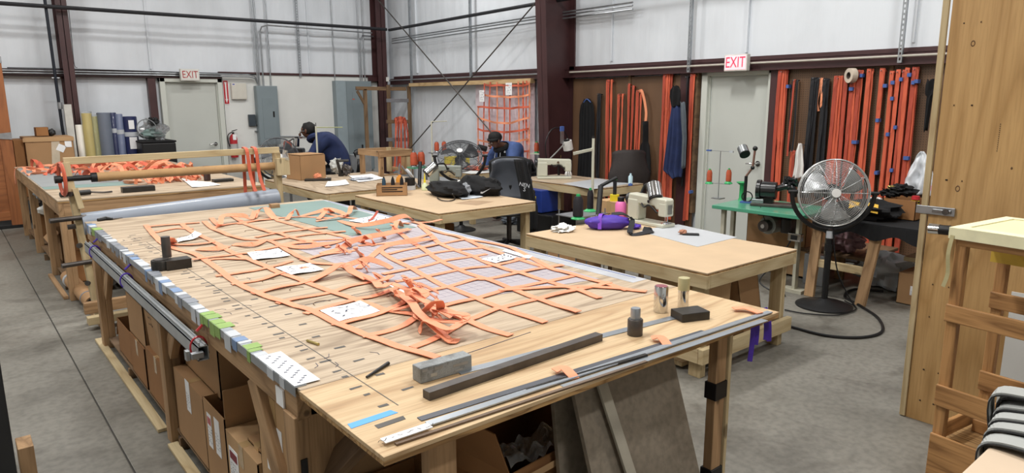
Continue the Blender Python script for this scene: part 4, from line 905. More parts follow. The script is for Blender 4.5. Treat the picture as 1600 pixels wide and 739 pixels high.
for z, x in ((.86, .62), (.5, .66)): MB().tube([(x-.04, 6.25, z), (x+.25, 6.3, z)], .019, 12).obj('steel_axle', rawsteel, rs, smooth=True)
kr = thing('paper_roll', 'brown paper tube resting across the roll stand', 'roll', (1.6, 6.33, 1.16)); MB().tube([(.93, 6.33, 1.165), (2.42, 6.33, 1.165)], .036, 20).obj('tube', plain('brown_paper', 'B58F62', .7), kr, smooth=True)
MB().tube([(.66, 6.33, 1.165), (.93, 6.33, 1.165)], .022, 12).obj('axle', black, kr, smooth=True); MB().tube([(.655, 6.33, 1.165), (.70, 6.33, 1.165)], .03, 12).obj('axle_cap', black, kr, smooth=True); MB().tube([(.90, 6.33, 1.165), (.94, 6.33, 1.165)], .038, 12).obj('cone', black, kr, smooth=True)
gr = thing('vinyl_roll', 'thick roll of blue grey vinyl hung low on the roll stand', 'roll', (1.6, 6.33, .84)); MB().tube([(.80, 6.33, .80), (2.38, 6.33, .865)], .088, 28).obj('roll', pvc_grey, gr, smooth=True); MB().tube([(.70, 6.33, .787), (.80, 6.33, .79)], .02, 12).obj('core', rawsteel, gr)
M_ = TR(.705, 6.33, 1.165, rz=.05, ry=PI/2)
so = thing('webbing_spool', 'upright disc of coiled orange webbing on the left end of the roll stand', 'spool', (.705, 6.33, 1.165)); b = MB(); b.torus((0,0,0), .125, .012, M_, 44, 4, 0, 2*PI); b.torus((0,0,0), .105, .011, M_, 44, 4); b.obj('coil', orange2, so, smooth=True)
wh = thing('rubber_wheel', 'dark rubber wheel inside the foot of the roll stand', 'wheel', (.93, 6.33, .4)); MB().torus((0,0,0), .11, .04, TR(.95, 6.33, .42, ry=PI/2), 32, 8).obj('tyre', plain('grey_rubber', '3D4045', .6), wh, smooth=True); MB().tube([(.93, 6.33, .42), (.97, 6.33, .42)], .075, 20).obj('hub', rawsteel, wh)
for x, lab in ((2.12, 'orange strap hanging over the stand rail, nearer the middle'), (2.20, 'orange strap hanging over the stand rail, nearer the right post')):
    P = smooth_path([(x, 6.42, .80), (x, 6.40, 1.1), (x, 6.385, 1.32), (x+.003, 6.36, 1.345), (x+.006, 6.30, 1.31), (x+.01, 6.27, 1.1), (x+.02, 6.2, .96)], 5)
    tag(MB().ribbon(P, .03, .003, side=(1, 0, 0)).obj('webbing_strap', orange2), lab, 'webbing')
tag(MB().ribbon([(2.36, 6.24, 1.33), (2.46, 6.26, 1.31), (2.45, 6.25, 1.22)], .08, .001).obj('clear_bag', glassplastic), 'scrap of clear film on the right post of the roll stand', 'film')

# ================================================================== SEWING TABLES
def sew_table(name, label, x0, x1, y0, y1, z, top, low=True, h=.085):
    r = thing(name, label, 'table', ((x0+x1)/2, (y0+y1)/2, 0), 0, 'timber framed sewing tables')
    plank('tabletop', x0, x1, y0, y1, z-.008, z, top, r, bevel=.001); plank('ply_layer', x0+.003, x1-.003, y0+.003, y1-.003, z-.02, z-.008, plyedge, r, bevel=0)
    zb = z-.02
    plank('apron_rail', x0, x0+.038, y0, y1, zb-h, zb, pine, r); plank('apron_rail', x1-.038, x1, y0, y1, zb-h, zb, pine, r)
    plank('apron_rail', x0+.039, x1-.039, y0, y0+.038, zb-h, zb, pine, r); plank('apron_rail', x0+.039, x1-.039, y1-.038, y1, zb-h, zb, pine, r)
    for lx in (x0+.08, x1-.08):
        for ly in (y0+.09, y1-.09):
            plank('leg', lx-.019, lx+.019, ly-.045, ly+.045, 0, zb-.0, pine, r); plank('leg', lx+(.02 if lx > (x0+x1)/2 else -.039), lx+(.039 if lx > (x0+x1)/2 else -.02), ly-.045, ly+.045, 0, zb, pine, r)
    if low:
        plank('low_rail', x0-.0, x0+.038, y0+.04, y1-.04, .11, .21, pine, r); plank('low_rail', x0+.0, x1, y0+.0, y0+.038, .11, .21, pine, r); plank('low_rail', x0, x1, y1-.038, y1, .11, .21, pine, r)
    return r
s1 = sew_table('sewing_table', 'pale sewing table with the cream machine and purple bundle, nearest the silver fan', 3.525, 4.60, 2.39, 4.09, .71, hard)
plank('pallet_board', 3.6, 4.5, 2.6, 2.7, .02, .05, pine, s1); plank('pallet_board', 3.6, 4.5, 3.3, 3.4, .02, .05, pine, s1)
tag(sheet('machine_pad', flat([(1020,357),(1060,351),(1152,371),(1090,386),(1000,362)], .71, 0), .7105, plain('grey_white_laminate', 'B9BCC0', .4, 0, .03, 3), None, .002), 'light grey laminate inset beside the cream sewing machine', 'panel')
s2 = sew_table('sewing_table', 'pale sewing table carrying the black bags, behind the cutting table', 3.55, 4.77, 5.38, 7.08, .71, hard, low=False)
s3 = sew_table('sewing_table', 'sewing table holding the square cardboard box and lone steel rod', 3.36, 5.0, 7.42, 9.35, .71, ply, low=False)
s4 = sew_table('sewing_table', 'sewing table with the cream machine in front of the big brown column', 5.98, 6.80, 5.62, 7.15, .72, ply, low=False)
s5 = sew_table('sewing_table', 'white topped table where the person in the black beanie works', 5.75, 6.62, 7.85, 9.0, .74, whitewall, low=False)
s6 = sew_table('sewing_table', 'shaded table where the person in the navy jacket bends over', 3.9, 5.1, 10.55, 11.3, .74, hard, low=False)
for pts, lb in (([(925,296),(880,287),(935,279),(985,287)], 'pale laminate inset on the table before the brown column'),):
    tag(sheet('machine_pad', flat(pts, .72, 0), .7205, plain('grey_white_laminate', 'B9BCC0'), None, .002), lb, 'panel')
# things under sewing table 1
carton(3.60, 3.95, 2.50, 2.9, .215, .58, 'pale carton with marker writing under the front sewing table', kraft3, False, None, ry=.06, marks=2)
carton(4.22, 4.46, 2.53, 2.95, .1, .64, 'brown carton leaning by the right leg under the front sewing table', kraft, False, None, ry=-.28)
carton(3.66, 4.0, 2.5, 2.9, .052, .19, 'low carton on the bottom rails of the front sewing table', kraft2, False, None)
carton(3.75, 4.3, 5.55, 6.25, .02, .30, 'wide open carton on the floor below the table with the bags', kraft2, True, None)
carton(4.1, 4.5, 6.5, 6.9, .02, .35, 'carton in the shade under the bag table', kraft2, False, None)
carton(4.55, 4.9, 4.55, 4.95, .02, .42, 'upright open carton behind the white rag', kraft, True, None, [('n', -1.0)])
carton(3.8, 4.3, 7.7, 8.2, .02, .35, 'carton standing under the table with the square box', kraft3, True, None, [('w', -.5)])
tag(MB().bx(5.86, 6.16, 6.5, 6.9, .33, .62).obj('plastic_crate', plain('blue_crate', '1D3684', .4), bevel=.01), 'blue plastic crate under the table in front of the column', 'crate')
cr = bpy.data.objects['plastic_crate']
b = MB(); b.bx(5.853, 5.858, 6.6, 6.8, .42, .54); b.obj('yellow_print', yellow, None); o = bpy.data.objects['yellow_print']; adopt(o, cr)
tag(MB().bx(5.86, 6.3, 6.3, 7.0, .02, .32).obj('dark_bin', black, bevel=.02), 'dark bin beneath the blue crate', 'bin')
fl = [('white', .0), ('grey', .0)]
for k, (px, py, mt_, s_, nm) in enumerate(((845,352,whitecloth,.14,'white crumpled rag on the floor beyond the front sewing table'),(800,345,graycloth,.12,'grey rag on the floor under the bag table'),(815,338,whitecloth,.09,'pale scrap on the floor by the bag table leg'),(862,340,blackcloth,.1,'black cord heap on the floor near the brown carton'))):
    c = oz(px, py, .04); tag(MB().blob((c.x, c.y, .05), (s_*1.3, s_, .06), k+11, .6, 2.5, flat=.045).obj('floor_rag', mt_, smooth=True), nm, 'rag')

# ================================================================== SEWING MACHINES
def sewing_machine(label, m, col, L=.5, lampd=False):
    r = thing('sewing_machine', label, 'sewing machine', m.translation)
    def P(b, nm, mt_, bev=.008, par=None, sm=False): o = b.obj(nm, mt_, None, bevel=bev, smooth=sm); o.matrix_basis = m; adopt(o, par or r); return o
    P(MB().bx(-.25, .25, -.09, .09, .001, .035), 'bed', col); P(MB().bx(-.25, -.10, -.065, .065, .034, .25), 'pillar', col, .02)
    P(MB().prism([(-.25, .19), (-.24, .295), (.24, .28), (.25, .26), (.25, .17), (.13, .165), (.10, .20), (-.08, .20)], .12, Matrix.Translation((0, .06, 0)) @ Matrix.Rotation(PI/2, 4, 'X')), 'arm', col, .014)
    P(MB().bx(.155, .25, -.062, .062, .105, .24), 'head', col, .014)
    P(MB().tube([(-.25, 0, .23), (-.285, 0, .23)], .06, 24), 'handwheel', plain('machine_dark', '2A2B2E', .35), .004, None, True)
    P(MB().tube([(.20, 0, .11), (.20, 0, .045)], .006, 8), 'needle_bar', chrome, 0); P(MB().tube([(.225, 0, .11), (.225, 0, .05)], .005, 8), 'presser_bar', chrome, 0); P(MB().bx(.185, .245, -.02, .02, .037, .045), 'presser_foot', chrome, .002)
    P(MB().tube([(.1, 0, .28), (.1, 0, .34)], .004, 6), 'spool_pin', chrome, 0); P(MB().bx(.2505, .256, -.03, .03, .13, .22), 'face_plate', plain('plate_grey', '8B8D88', .4, .4), .002)
    P(MB().tube([(.05, -.066, .24), (.05, -.082, .24)], .018, 14), 'tension_dial', chrome, .001); P(MB().tube(smooth_path([(-.05, -.07, .21), (.0, -.085, .18), (.06, -.08, .205), (.15, -.07, .14)], 4), .009, 6), 'cable', black, 0)
    P(MB().bx(.17, .25, -.05, .05, .0355, .038), 'needle_plate', chrome, .001)
    return r
def bucket_lamp(label, c, tilt, arm, r_=.045, l_=.11, shade=None, ):
    """small drum lamp on an arm; arm = list of points, tilt = direction of the open end"""
    r = thing('machine_lamp', label, 'lamp', arm[0]); c = Vector(c); d = Vector(tilt).normalized()
    MB().tube([c-d*l_/2, c+d*l_/2], r_, 24).obj('lamp_shade', shade or chrome, r, smooth=True); MB().tube([c+d*l_/2, c+d*(l_/2+.012)], r_*.93, 24).obj('grille', black, r); MB().tube([c-d*(l_/2+.02), c-d*l_/2], r_*.6, 16).obj('socket', black, r)
    MB().tube(smooth_path(arm, 4), .01, 8).obj('arm', plain('arm_grey', '8D8E8C', .4, .3) if shade else black, r, smooth=True); return r
def cone(label, c, col, base_mat_, h=.17, r_=.045, group=None, base_r=.06):
    r = thing('thread_cone', label, 'thread cone', c, 0, group)
    MB().lathe([(0, 0), (base_r, 0), (base_r, .006), (r_*.55, .03), (r_*.5, .04), (0, .04)], c, 18).obj('cone_base', base_mat_, r, smooth=True)
    MB().lathe([(0, .025), (r_, .027), (r_*1.0, .03), (r_*.96, h*.75), (r_*.62, h*.93), (0, h*.93)], c, 20).obj('thread', col, r, smooth=True)
    MB().lathe([(0, h*.9), (r_*.42, h*.9), (r_*.36, h*1.02), (0, h*1.02)], c, 14).obj('cone_tip', base_mat_, r, smooth=True); return r
# machine on the front sewing table (arm runs along -y)
c = oz(1017, 346, .712)
sewing_machine('cream sewing machine at the back of the front sewing table beside the pink bottle', TR(4.60, 3.72, .711, rz=-PI/2-.05) @ Matrix.Scale(.86, 4), creamenamel)
bucket_lamp('shiny drum lamp perched on the cream machine nearest the silver fan', (4.60, 3.68, 1.00), (-.3, -.45, -.75), [(4.64, 3.86, .95), (4.67, 3.84, 1.03), (4.66, 3.76, 1.04), (4.62, 3.72, 1.03)], .062, .13)
bt = thing('bottle', 'pink plastic bottle with a black cap beside the cream machine', 'bottle', (4.56, 4.02, .711)); MB().lathe([(0,0),(.048,0),(.05,.004),(.05,.14),(.035,.165),(0,.165)], (4.58, 4.03, .711), 24).obj('flask', pink, bt, smooth=True); MB().lathe([(0,.165),(.03,.165),(.03,.20),(.024,.205),(0,.205)], (4.58, 4.03, .711), 18).obj('cap', black, bt, smooth=True)
rs_ = random.Random(8)
pb = thing('purple_bundle', 'rolled purple fabric bundle with a black strap on the front sewing table', 'bundle', (4.15, 3.85, .711))
M_ = TR(4.17, 3.80, .765, rz=-.62)
MB().blob((0, 0, 0), (.19, .09, .06), 3, .14, 2.2, flat=.052).obj('roll', purple, pb, smooth=True, m=M_); MB().ribbon([M_ @ Vector(v) for v in smooth_path([(-.09, -.09, -.04), (-.08, -.05, .058), (-.05, .02, .068), (-.01, .085, .02)], 4)], .03, .004).obj('violet_band', plain('violet', '7A3FC0'), pb)
MB().ribbon(smooth_path([M_ @ Vector((.03, .03, .06)), M_ @ Vector((.12, .0, .07)), M_ @ Vector((.19, -.03, .02)), oz(985, 366, .72), oz(1010, 363, .725), oz(1018, 360, .73), oz(1005, 358, .725)], 6), .045, .006, side=(.3, .9, .3)).obj('black_strap', blackweb, pb)
MB().blob(tuple(oz(993, 354, .73)), (.05, .04, .02), 8, .4, flat=.018).obj('purple_scrap', purple, pb, smooth=True)
tag(MB().blob(tuple(oz(880, 357, .73)), (.10, .07, .03), 5, .8, 3, flat=.018).obj('white_rag', whitecloth, smooth=True), 'crumpled white rag at the back corner of the front sewing table', 'rag')
ph = thing('phone', 'black phone on the grey laminate inset', 'phone', oz(1080, 367, .713)); c = oz(1079, 367, .713); MB().box((0,0,0), (.13, .06, .01)).obj('body', black, ph, bevel=.003, m=TR(c.x, c.y, .719, rz=-.9)); MB().blob((c.x-.02, c.y+.06, .73), (.04, .025, .018), 2, .5, flat=.016).obj('brown_tag', plain('tan', 'A9745A'), ph, smooth=True)
for px, py, lb in ((903, 342, 'tall black thread cone on a green base, nearest the white rag'), (922, 330, 'slimmer black thread cone beside the tall one behind the purple bundle')):
    c = oz(px, py, .758); cone(lb, c, threadblack, greenplas, .21, .045 if px < 910 else .03, 'black cones behind the front table')
sh = thing('cone_shelf', 'low wire shelf behind the front sewing table holding the black cones', 'shelf', (4.2, 4.3, 0)); pass
MB().bx(4.16, 4.56, 4.16, 4.42, .75, .758).obj('wire_shelf', plain('wire_shelf_grey', '8E9094', .4, .5), sh)
for x_ in (4.18, 4.54):
    for y_ in (4.18, 4.40): MB().tube([(x_, y_, 0), (x_, y_, .80)], .006, 8).obj('wire_leg', galv, sh)
th = thing('thread_stand', 'tall cream thread stand pole with a slanted side arm behind the front table', 'stand', (4.75, 4.55, 0)); pp = oz(925, 330, .75)
b0 = oy(925, 335, 4.75); b1 = oy(926, 216, 4.75); X_ = b0.x
MB().tube([(b0.x, 4.75, 0), (b0.x, 4.75, b1.z)], .014, 12).obj('pole', creamenamel, th, smooth=True); ar = oy(896, 240, 4.75); ar2 = oy(927, 233, 4.75); beam('arm', (ar.x, 4.75, ar.z), (ar2.x, 4.75, ar2.z), .012, .03, creamenamel, th); MB().tube([(b0.x, 4.75, b1.z), (b0.x, 4.75, b1.z+.02)], .015, 10).obj('cap', black, th)
MB().bx(b0.x-.2, b0.x+.2, 4.6, 4.9, 0, .03).obj('foot', rawsteel, th, bevel=.005)
xb0 = carton(4.86, 5.12, 4.28, 4.58, .50, .80, 'small carton with handwriting behind the pink bottle', kraft3, False, None, marks=1)
bx_ = thing('side_table', 'low dark side table under the small carton behind the machine', 'table', (5.0, 4.4, 0)); plank('top', 4.78, 5.2, 4.15, 4.7, .47, .495, pinedark, bx_); plank('leg', 4.82, 4.86, 4.2, 4.24, 0, .47, pinedark, bx_); plank('leg', 5.1, 5.14, 4.6, 4.64, 0, .47, pinedark, bx_); plank('leg', 5.1, 5.14, 4.2, 4.24, 0, .47, pinedark, bx_); plank('leg', 4.82, 4.86, 4.6, 4.64, 0, .47, pinedark, bx_)
c = Vector((4.93, 4.42, .806)); yt = thing('tape_roll', 'yellow green roll with a dark spool standing in it on the small carton', 'tape', c); MB().lathe([(0,0),(.045,0),(.045,.06),(0,.06)], c, 20).obj('roll', yellow, yt, smooth=True); MB().lathe([(0,0),(.018,0),(.018,.14),(0,.14)], c+Vector((0,0,.06)), 14).obj('spool', threadblack, yt, smooth=True); MB().lathe([(0,0),(.02,0),(.02,.01),(0,.01)], c+Vector((0,0,.2)), 14).obj('spool_cap', greenplas, yt)
gl = thing('machine_arm_lamp', 'black jointed lamp arm leaning over the pink bottle', 'lamp', (4.55, 4.2, .71)); MB().tube([(4.42, 4.15, .74), (4.52, 4.22, 1.0)], .024, 12).obj('lower_arm', black, gl, smooth=True); MB().tube([(4.52, 4.22, 1.0), (4.7, 4.2, 1.06)], .016, 10).obj('upper_arm', black, gl, smooth=True); MB().tube([(4.40, 4.13, .712), (4.41, 4.14, .76)], .028, 12).obj('chrome_base', chrome, gl, smooth=True)
# bottles on the table before the column
for px, py, mt_, h, lb in ((1018,287,plain('clear_blue_bottle','B9D4DE',.2),.13,'small clear spray bottle on the table before the brown column'),(1004,290,bluetape,.03,'blue marker lying by the spray bottle')):
    c = oz(min(px, 985), py, .722); tag(MB().lathe([(0,0),(.028,0),(.028,h*.7),(.012,h*.85),(.012,h),(0,h)], (c.x, c.y, .722), 16).obj('bottle', mt_, smooth=True), lb, 'bottle')
# machine 2 before the column
sewing_machine('cream sewing machine on the table in front of the big brown column', TR(6.34, 6.78, .721, rz=-.62) @ Matrix.Scale(.92, 4), creamenamel)
tag(MB().blob(tuple(oz(888, 272, .75)), (.05, .05, .05), 3, .1).obj('white_spool', whitecloth, smooth=True), 'small white spool by the machine before the column', 'spool')
cc = oy(887, 227, 7.0); bucket_lamp('white drum lamp hanging above the machine at the big brown column', (cc.x, 7.0, cc.z), (.25, 0, -.9), [(6.42, 6.95, .95), (cc.x-.45, 7.0, cc.z-.25), (cc.x-.12, 7.0, cc.z-.02), (cc.x, 7.0, cc.z+.09)], .07, .13, plain('lamp_white', 'D8D8D4', .3))
cc = oy(875, 205, 7.05); tg = thing('thread_guide', 'black looped wire guide with a blue clip above the column machine', 'guide', (6.6, 7.05, .95)); MB().tube(smooth_path([(cc.x-.25, 7.05, .93), (cc.x-.27, 7.05, cc.z-.15), (cc.x-.15, 7.05, cc.z+.03), (cc.x+.05, 7.05, cc.z+.02), (cc.x+.2, 7.05, cc.z-.2), (cc.x+.22, 7.05, .93)]), .008, 6).obj('wire', black, tg, smooth=True)
MB().bx(cc.x-.035, cc.x+.035, 7.0, 7.02, cc.z+.0, cc.z+.07).obj('blue_clip', bluetape, tg, bevel=.004); MB().bx(cc.x-.03, cc.x+.03, 7.0, 7.01, cc.z-.17, cc.z).obj('tag', galv, tg); MB().bx(cc.x-.28, cc.x+.24, 7.04, 7.06, .915, .93).obj('bar', black, tg); MB().bx(cc.x-.03, cc.x-.0, 7.04, 7.06, .72, .93).obj('post', black, tg)
# grey machine behind the bags
sewing_machine('grey sewing machine half hidden behind the black bags', TR(4.95, 7.32, .711, rz=-.7) @ Matrix.Scale(.82, 4), plain('machine_grey', '8E938C', .4, 0, .06, coat=.3))
q = s2; plank('machine_stand', 4.6, 5.2, 7.15, 7.39, .66, .71, pine, None); o = bpy.data.objects['machine_stand']; tag(o, 'narrow wooden shelf carrying the grey machine', 'shelf'); o.name = 'machine_shelf'
bucket_lamp('silver drum lamp tipped over in front of the black fan', (4.62, 7.15, .93), (-.65, .2, -.55), [(4.9, 7.2, .9), (4.85, 7.2, .98), (4.72, 7.17, .98)], .06, .15)

# ================================================================== PEDESTAL FANS
def frame_dir(d):
    d = Vector(d).normalized(); x = Vector((0,0,1)).cross(d).normalized(); y = d.cross(x); return Matrix(((x.x, y.x, d.x, 0), (x.y, y.y, d.y, 0), (x.z, y.z, d.z, 0), (0, 0, 0, 1)))
def ped_fan(label, base, cz, d, R_, wire, blade_mat, body, yoke=True, rings=18, thick=.0022, cord=True, base_r=.2):
    bx, by = base; r = thing('pedestal_fan', label, 'fan', (bx, by, 0)); c = Vector((bx, by, cz)); M_ = Matrix.Translation(c) @ frame_dir(d)
    MB().lathe([(0, 0), (base_r, 0), (base_r, .012), (base_r*.8, .03), (base_r*.3, .05), (.04, .07), (0, .07)], (bx, by, 0), 40).obj('base', body, r, smooth=True)
    MB().tube([(bx, by, .05), (bx, by, cz-R_-.12)], .026, 16).obj('pole', body, r, smooth=True); MB().tube([(bx, by, cz-R_-.22), (bx, by, cz-R_-.03)], .018, 12).obj('inner_pole', rawsteel, r, smooth=True); MB().tube([(bx, by, cz-R_-.22), (bx, by, cz-R_-.16)], .033, 14).obj('collar', body, r, smooth=True)
    def grille(nm, z0, bulge):
        b = MB()
        for i in range(rings):
            q = .045 + (R_-.05)*(i/(rings-1)); zz = z0 + bulge*(1-(q/R_)**2.2); b.torus((0, 0, zz), q, thick, M_, 44, 3)
        for k in range(12):
            a = 2*PI*k/12; b.tube([M_ @ Vector((math.cos(a)*q, math.sin(a)*q, z0 + bulge*(1-(q/R_)**2.2))) for q in (.04, R_*.4, R_*.7, R_*.9, R_)], thick*1.4, 4)
        b.torus((0, 0, z0), R_, .005, M_, 48, 6); o = b.obj(nm, wire, r, smooth='all'); o['kind'] = 'stuff'; return o
    grille('front_grille', .02, .075); grille('rear_grille', -.02, -.07)
    MB().tube([M_ @ Vector((0, 0, .09)), M_ @ Vector((0, 0, .104))], R_*.13, 24).obj('badge', plain('badge_white', 'E6E6E4', .3), r, smooth=True)
    MB().tube([M_ @ Vector((0, 0, -.2)), M_ @ Vector((0, 0, -.06))], [.06, .075], 20).obj('motor', body, r, smooth=True); MB().tube([M_ @ Vector((0, 0, -.06)), M_ @ Vector((0, 0, .05))], .04, 20).obj('hub', blade_mat, r, smooth=True)
    for k in range(3):
        a0 = 2*PI*k/3 + .3
        def fn(u, v):
            q = .04 + (R_*.86-.04)*u; wd = 1.02*(.35+.65*math.sin(min(1, u*1.15)*PI*.62)); an = a0 + (v-.5)*wd + .35*u
            return M_ @ Vector((q*math.cos(an), q*math.sin(an), (v-.5)*.075))
        MB().grid(fn, 10, 8).obj('blade', blade_mat, r, smooth='all', solid=.003)
    if yoke:
        Y = Matrix.Translation(c) @ frame_dir(Vector((d[0], d[1], 0)))
        MB().torus((0, 0, -.02), R_+.045, .019, Y, 30, 6, PI, 2*PI).obj('yoke', body, r, smooth=True)
        for s_ in (-1, 1): MB().tube([Y @ Vector((s_*(R_-.0), 0, -.02)), Y @ Vector((s_*(R_+.075), 0, -.02))], .016, 12).obj('pivot_knob', body, r, smooth=True)
    return r
silver = plain('silver_wire', 'C9CBCB', .25, .6, .05)
bs = oz(1287, 478, .0); cf = 0
kf = ox(1303, 310, bs.x+0.0); fr = ped_fan('big silver pedestal fan on a round black base in front of the orange straps', (bs.x, bs.y), .985, (-.77, -.60, .10), .278, silver, plain('fan_blade', 'B9BCBE', .35, .6, .05), black, base_r=.23)
MB().tube([(bs.x, bs.y, .60), (bs.x, bs.y, .66)], .03, 12).obj('tape_band', whitetape, fr)
ped_fan('black round floor fan turned sideways beside the person in navy', (3.80, 9.93), .95, (-.12, -.85, .2), .29, plain('grey_wire', '5C5E62', .35, .5), plain('fan_dark_blade', '5A5D60', .4, .4), black)
ped_fan('black pedestal fan tilted upward behind the bags and grey machine', (5.42, 7.66), 1.02, (-.35, -.45, .75), .30, plain('dark_wire', '4A4C50'), plain('black_blade', '1C1C1E', .3), black)
# cables
pipe('power_cable', 'thick black cable looping over the floor beside the silver fan', 'cable', smooth_path([oz(1235,510,.012), oz(1290,524,.012), oz(1345,527,.012), oz(1378,518,.012), oz(1372,497,.012), oz(1345,478,.012), oz(1320,463,.012), oz(1335,452,.012), oz(1380,455,.012)], 8), .011, black)
pipe('power_cable', 'thinner black cable trailing around the base of the fan', 'cable', smooth_path([oz(1226,484,.012), oz(1260,490,.012), oz(1310,492,.012), oz(1338,482,.012), oz(1320,470,.012)], 8), .006, black)
pipe('power_cable', 'black cable hanging from the white leg socket down to the floor', 'cable', smooth_path([(5.88, 3.12, .5), (5.83, 3.2, .3), (5.7, 3.3, .1), oz(1226,462,.01), oz(1205,440,.01)], 8), .007, black)
pipe('fan_cable', 'thin cable drooping from the head of the silver fan', 'cable', smooth_path([(bs.x-.02, bs.y-.03, .72), (bs.x+.0, bs.y-.05, .5), (bs.x+.04, bs.y-.08, .3), (bs.x+.1, bs.y-.16, .1), (bs.x+.12, bs.y-.22, .012)], 8), .006, black)
# ================================================================== PLYWOOD PARTITION AND RACK (right foreground)
pp = thing('plywood_partition', 'tall knotty plywood partition with a pale edge board and steel hasp', 'partition', (4.05, .2, 0))
plank('plywood_sheet', 4.0, 4.018, .155, 1.372, .0, 2.44, oakply, pp, bevel=.002); plank('plywood_sheet', 4.0, 4.018, -1.2, .152, .0, 2.44, oakply, pp, bevel=.002)
beam('edge_board', (4.0, 1.386, .005), (4.0, 1.400, 2.46), .03, .022, pine, pp, up=(1, 0, 0)); plank('edge_core', 4.02, 4.055, 1.33, 1.37, 0, 2.44, pine, pp); plank('frame_board', 3.97, 4.0, 1.10, 1.20, 0, .2, oakply, pp)
la = oy(1458, 326, 1.36); b = MB()
hs = MB().bx(3.985, 3.998, 1.245, 1.43, 1.155, 1.198).obj('hasp', galv, pp, bevel=.002); MB().bx(3.978, 3.985, 1.26, 1.35, 1.168, 1.186).obj('hasp_bar', steel('hasp_steel', '8D8F90'), pp, bevel=.003); MB().tube([(3.972, 1.285, 1.176), (3.985, 1.285, 1.176)], .016, 14).obj('staple', rawsteel, pp)
b = MB(); rr = random.Random(12)
for z in (2.12, 1.72, 1.34, 1.1, .78, .6, .3, .12):
    for y in (1.31, 1.235): b.tube([(3.9985, y+rr.uniform(-.01, .01), z), (3.9995, y, z)], .004, 6)
for k in range(14): b.tube([(3.9985, rr.uniform(-.2, 1.2), rr.uniform(.1, 2.4)), (3.9999, rr.uniform(-.2, 1.2), 0)] if False else [(3.9985, 1.1, 1.5+.01*k), (3.9995, 1.1, 1.5+.01*k)], .0025, 5)
o = b.obj('nail_holes', black_ink, pp); o['kind'] = 'stuff'
# knots as turned patches
for z, y, r_ in ((2.02, 1.26, .045), (1.30, 1.25, .05), (1.42, 1.03, .014)):
    b = MB()
    for k in range(1): b.torus((0, 0, 0), r_*.22, .0025, Matrix.Translation((3.9995, y, z)) @ Matrix.Rotation(PI/2, 4, 'Y') @ Matrix.Diagonal((1.25, .8+.05*k, 1, 1)), 28, 4)
    o = b.obj('knot_rings', plain('knot_brown', '6E5238'), pp); o['kind'] = 'stuff'
tag(MB().box((0,0,0), (.006, 1.05, .62)).obj('white_board', whitewall, m=TR(3.95, .42, .52, rz=.02)), 'white sheet standing behind the wooden rack', 'board')
RM = TR(3.2, .985, 0, rz=-.14)
rk = thing('wooden_rack', 'varnished wooden rack with slatted sides and a cream masked top', 'rack', (3.4, .7, 0))
def rp(nm, x0, x1, y0, y1, z0, z1, mt_):
    o = plank(nm, x0, x1, y0, y1, z0, z1, mt_, None, bevel=.004); o.matrix_basis = RM @ o.matrix_basis; adopt(o, rk); return o
rp('post', 0, .035, -.045, 0, 0, 1.2, rackwood); rp('post', .37, .405, -.05, -.005, 0, 1.2, rackwood); rp('post', 0, .035, -.85, -.805, 0, 1.2, rackwood); rp('post', .37, .405, -.85, -.805, 0, 1.2, rackwood)
rp('top_rail', -.002, .018, -.84, -.01, 1.155, 1.215, rackwood); rp('top_rail', .388, .407, -.84, -.01, 1.155, 1.215, rackwood); rp('end_rail', .02, .385, -.02, -.002, 1.16, 1.21, rackwood)
for z0, z1 in ((.83, .905), (.45, .545), (.0, .32)): rp('slat', -.016, -.001, -.86, .0, z0, z1, rackwood)
for z0, z1 in ((.83, .905), (.44, .53)): rp('slat', .352, .369, -.86, -.004, z0, z1, rackwood)
rp('shelf', .02, .38, -.84, -.01, .26, .28, plyedge); rp('end_rail', .04, .37, -.04, -.02, .3, .37, rackwood); rp('tray_side', .24, .26, -.6, -.05, .281, .34, rackwood)
o = MB().bx(-.02, .46, -.9, .012, 1.216, 1.228).obj('masked_top', pcream, None, bevel=.004); o.matrix_basis = RM; adopt(o, rk)
b = MB(); b.bx(-.0265, -.0205, -.9, .014, 1.185, 1.232); b.bx(-.0265, .46, .0125, .0175, 1.185, 1.232); b.bx(-.0265, .04, -.9, .0175, 1.2285, 1.232); b.bx(-.0265, .46, -.03, .0175, 1.2285, 1.2325); b.bx(.42, .462, -.9, .0175, 1.2285, 1.2322)
o = b.obj('masking_tape', plain('masking_tape', 'E9E4BE', .65), None, bevel=.002); o.matrix_basis = RM; adopt(o, rk)
o = MB().ribbon(smooth_path([(-.028, .0, 1.2), (-.035, .005, 1.12), (-.03, .0, 1.04), (-.035, .01, .98)], 4), .016, .001, side=(0, 1, 0)).obj('hanging_tape', plain('yellowed_tape', 'BDB489'), None); o.matrix_basis = RM; adopt(o, rk)
o = MB().bx(.30, .302, -.16, -.01, 1.05, 1.16).obj('yellow_card', plain('dull_yellow', 'C9A640'), None); o.matrix_basis = RM; adopt(o, rk)
kb = thing('door_knob', 'chrome knob with a black end sticking out beside the cream masked top', 'knob', ox(1466, 358, 3.9)); a, c = ox(1452, 357, 3.9), ox(1482, 360, 3.9); MB().tube([a*.3+c*.7, Vector((4.0, (a*.3+c*.7).y, (a*.3+c*.7).z))], .012, 10).obj('spindle', rawsteel, kb)
MB().tube([a, a*.45+c*.55], .027, 24).obj('barrel', chrome, kb, smooth=True); MB().tube([a*.45+c*.55, c, c+(c-a)*.3], [.025, .025, .02], 20).obj('collar', black, kb, smooth=True)
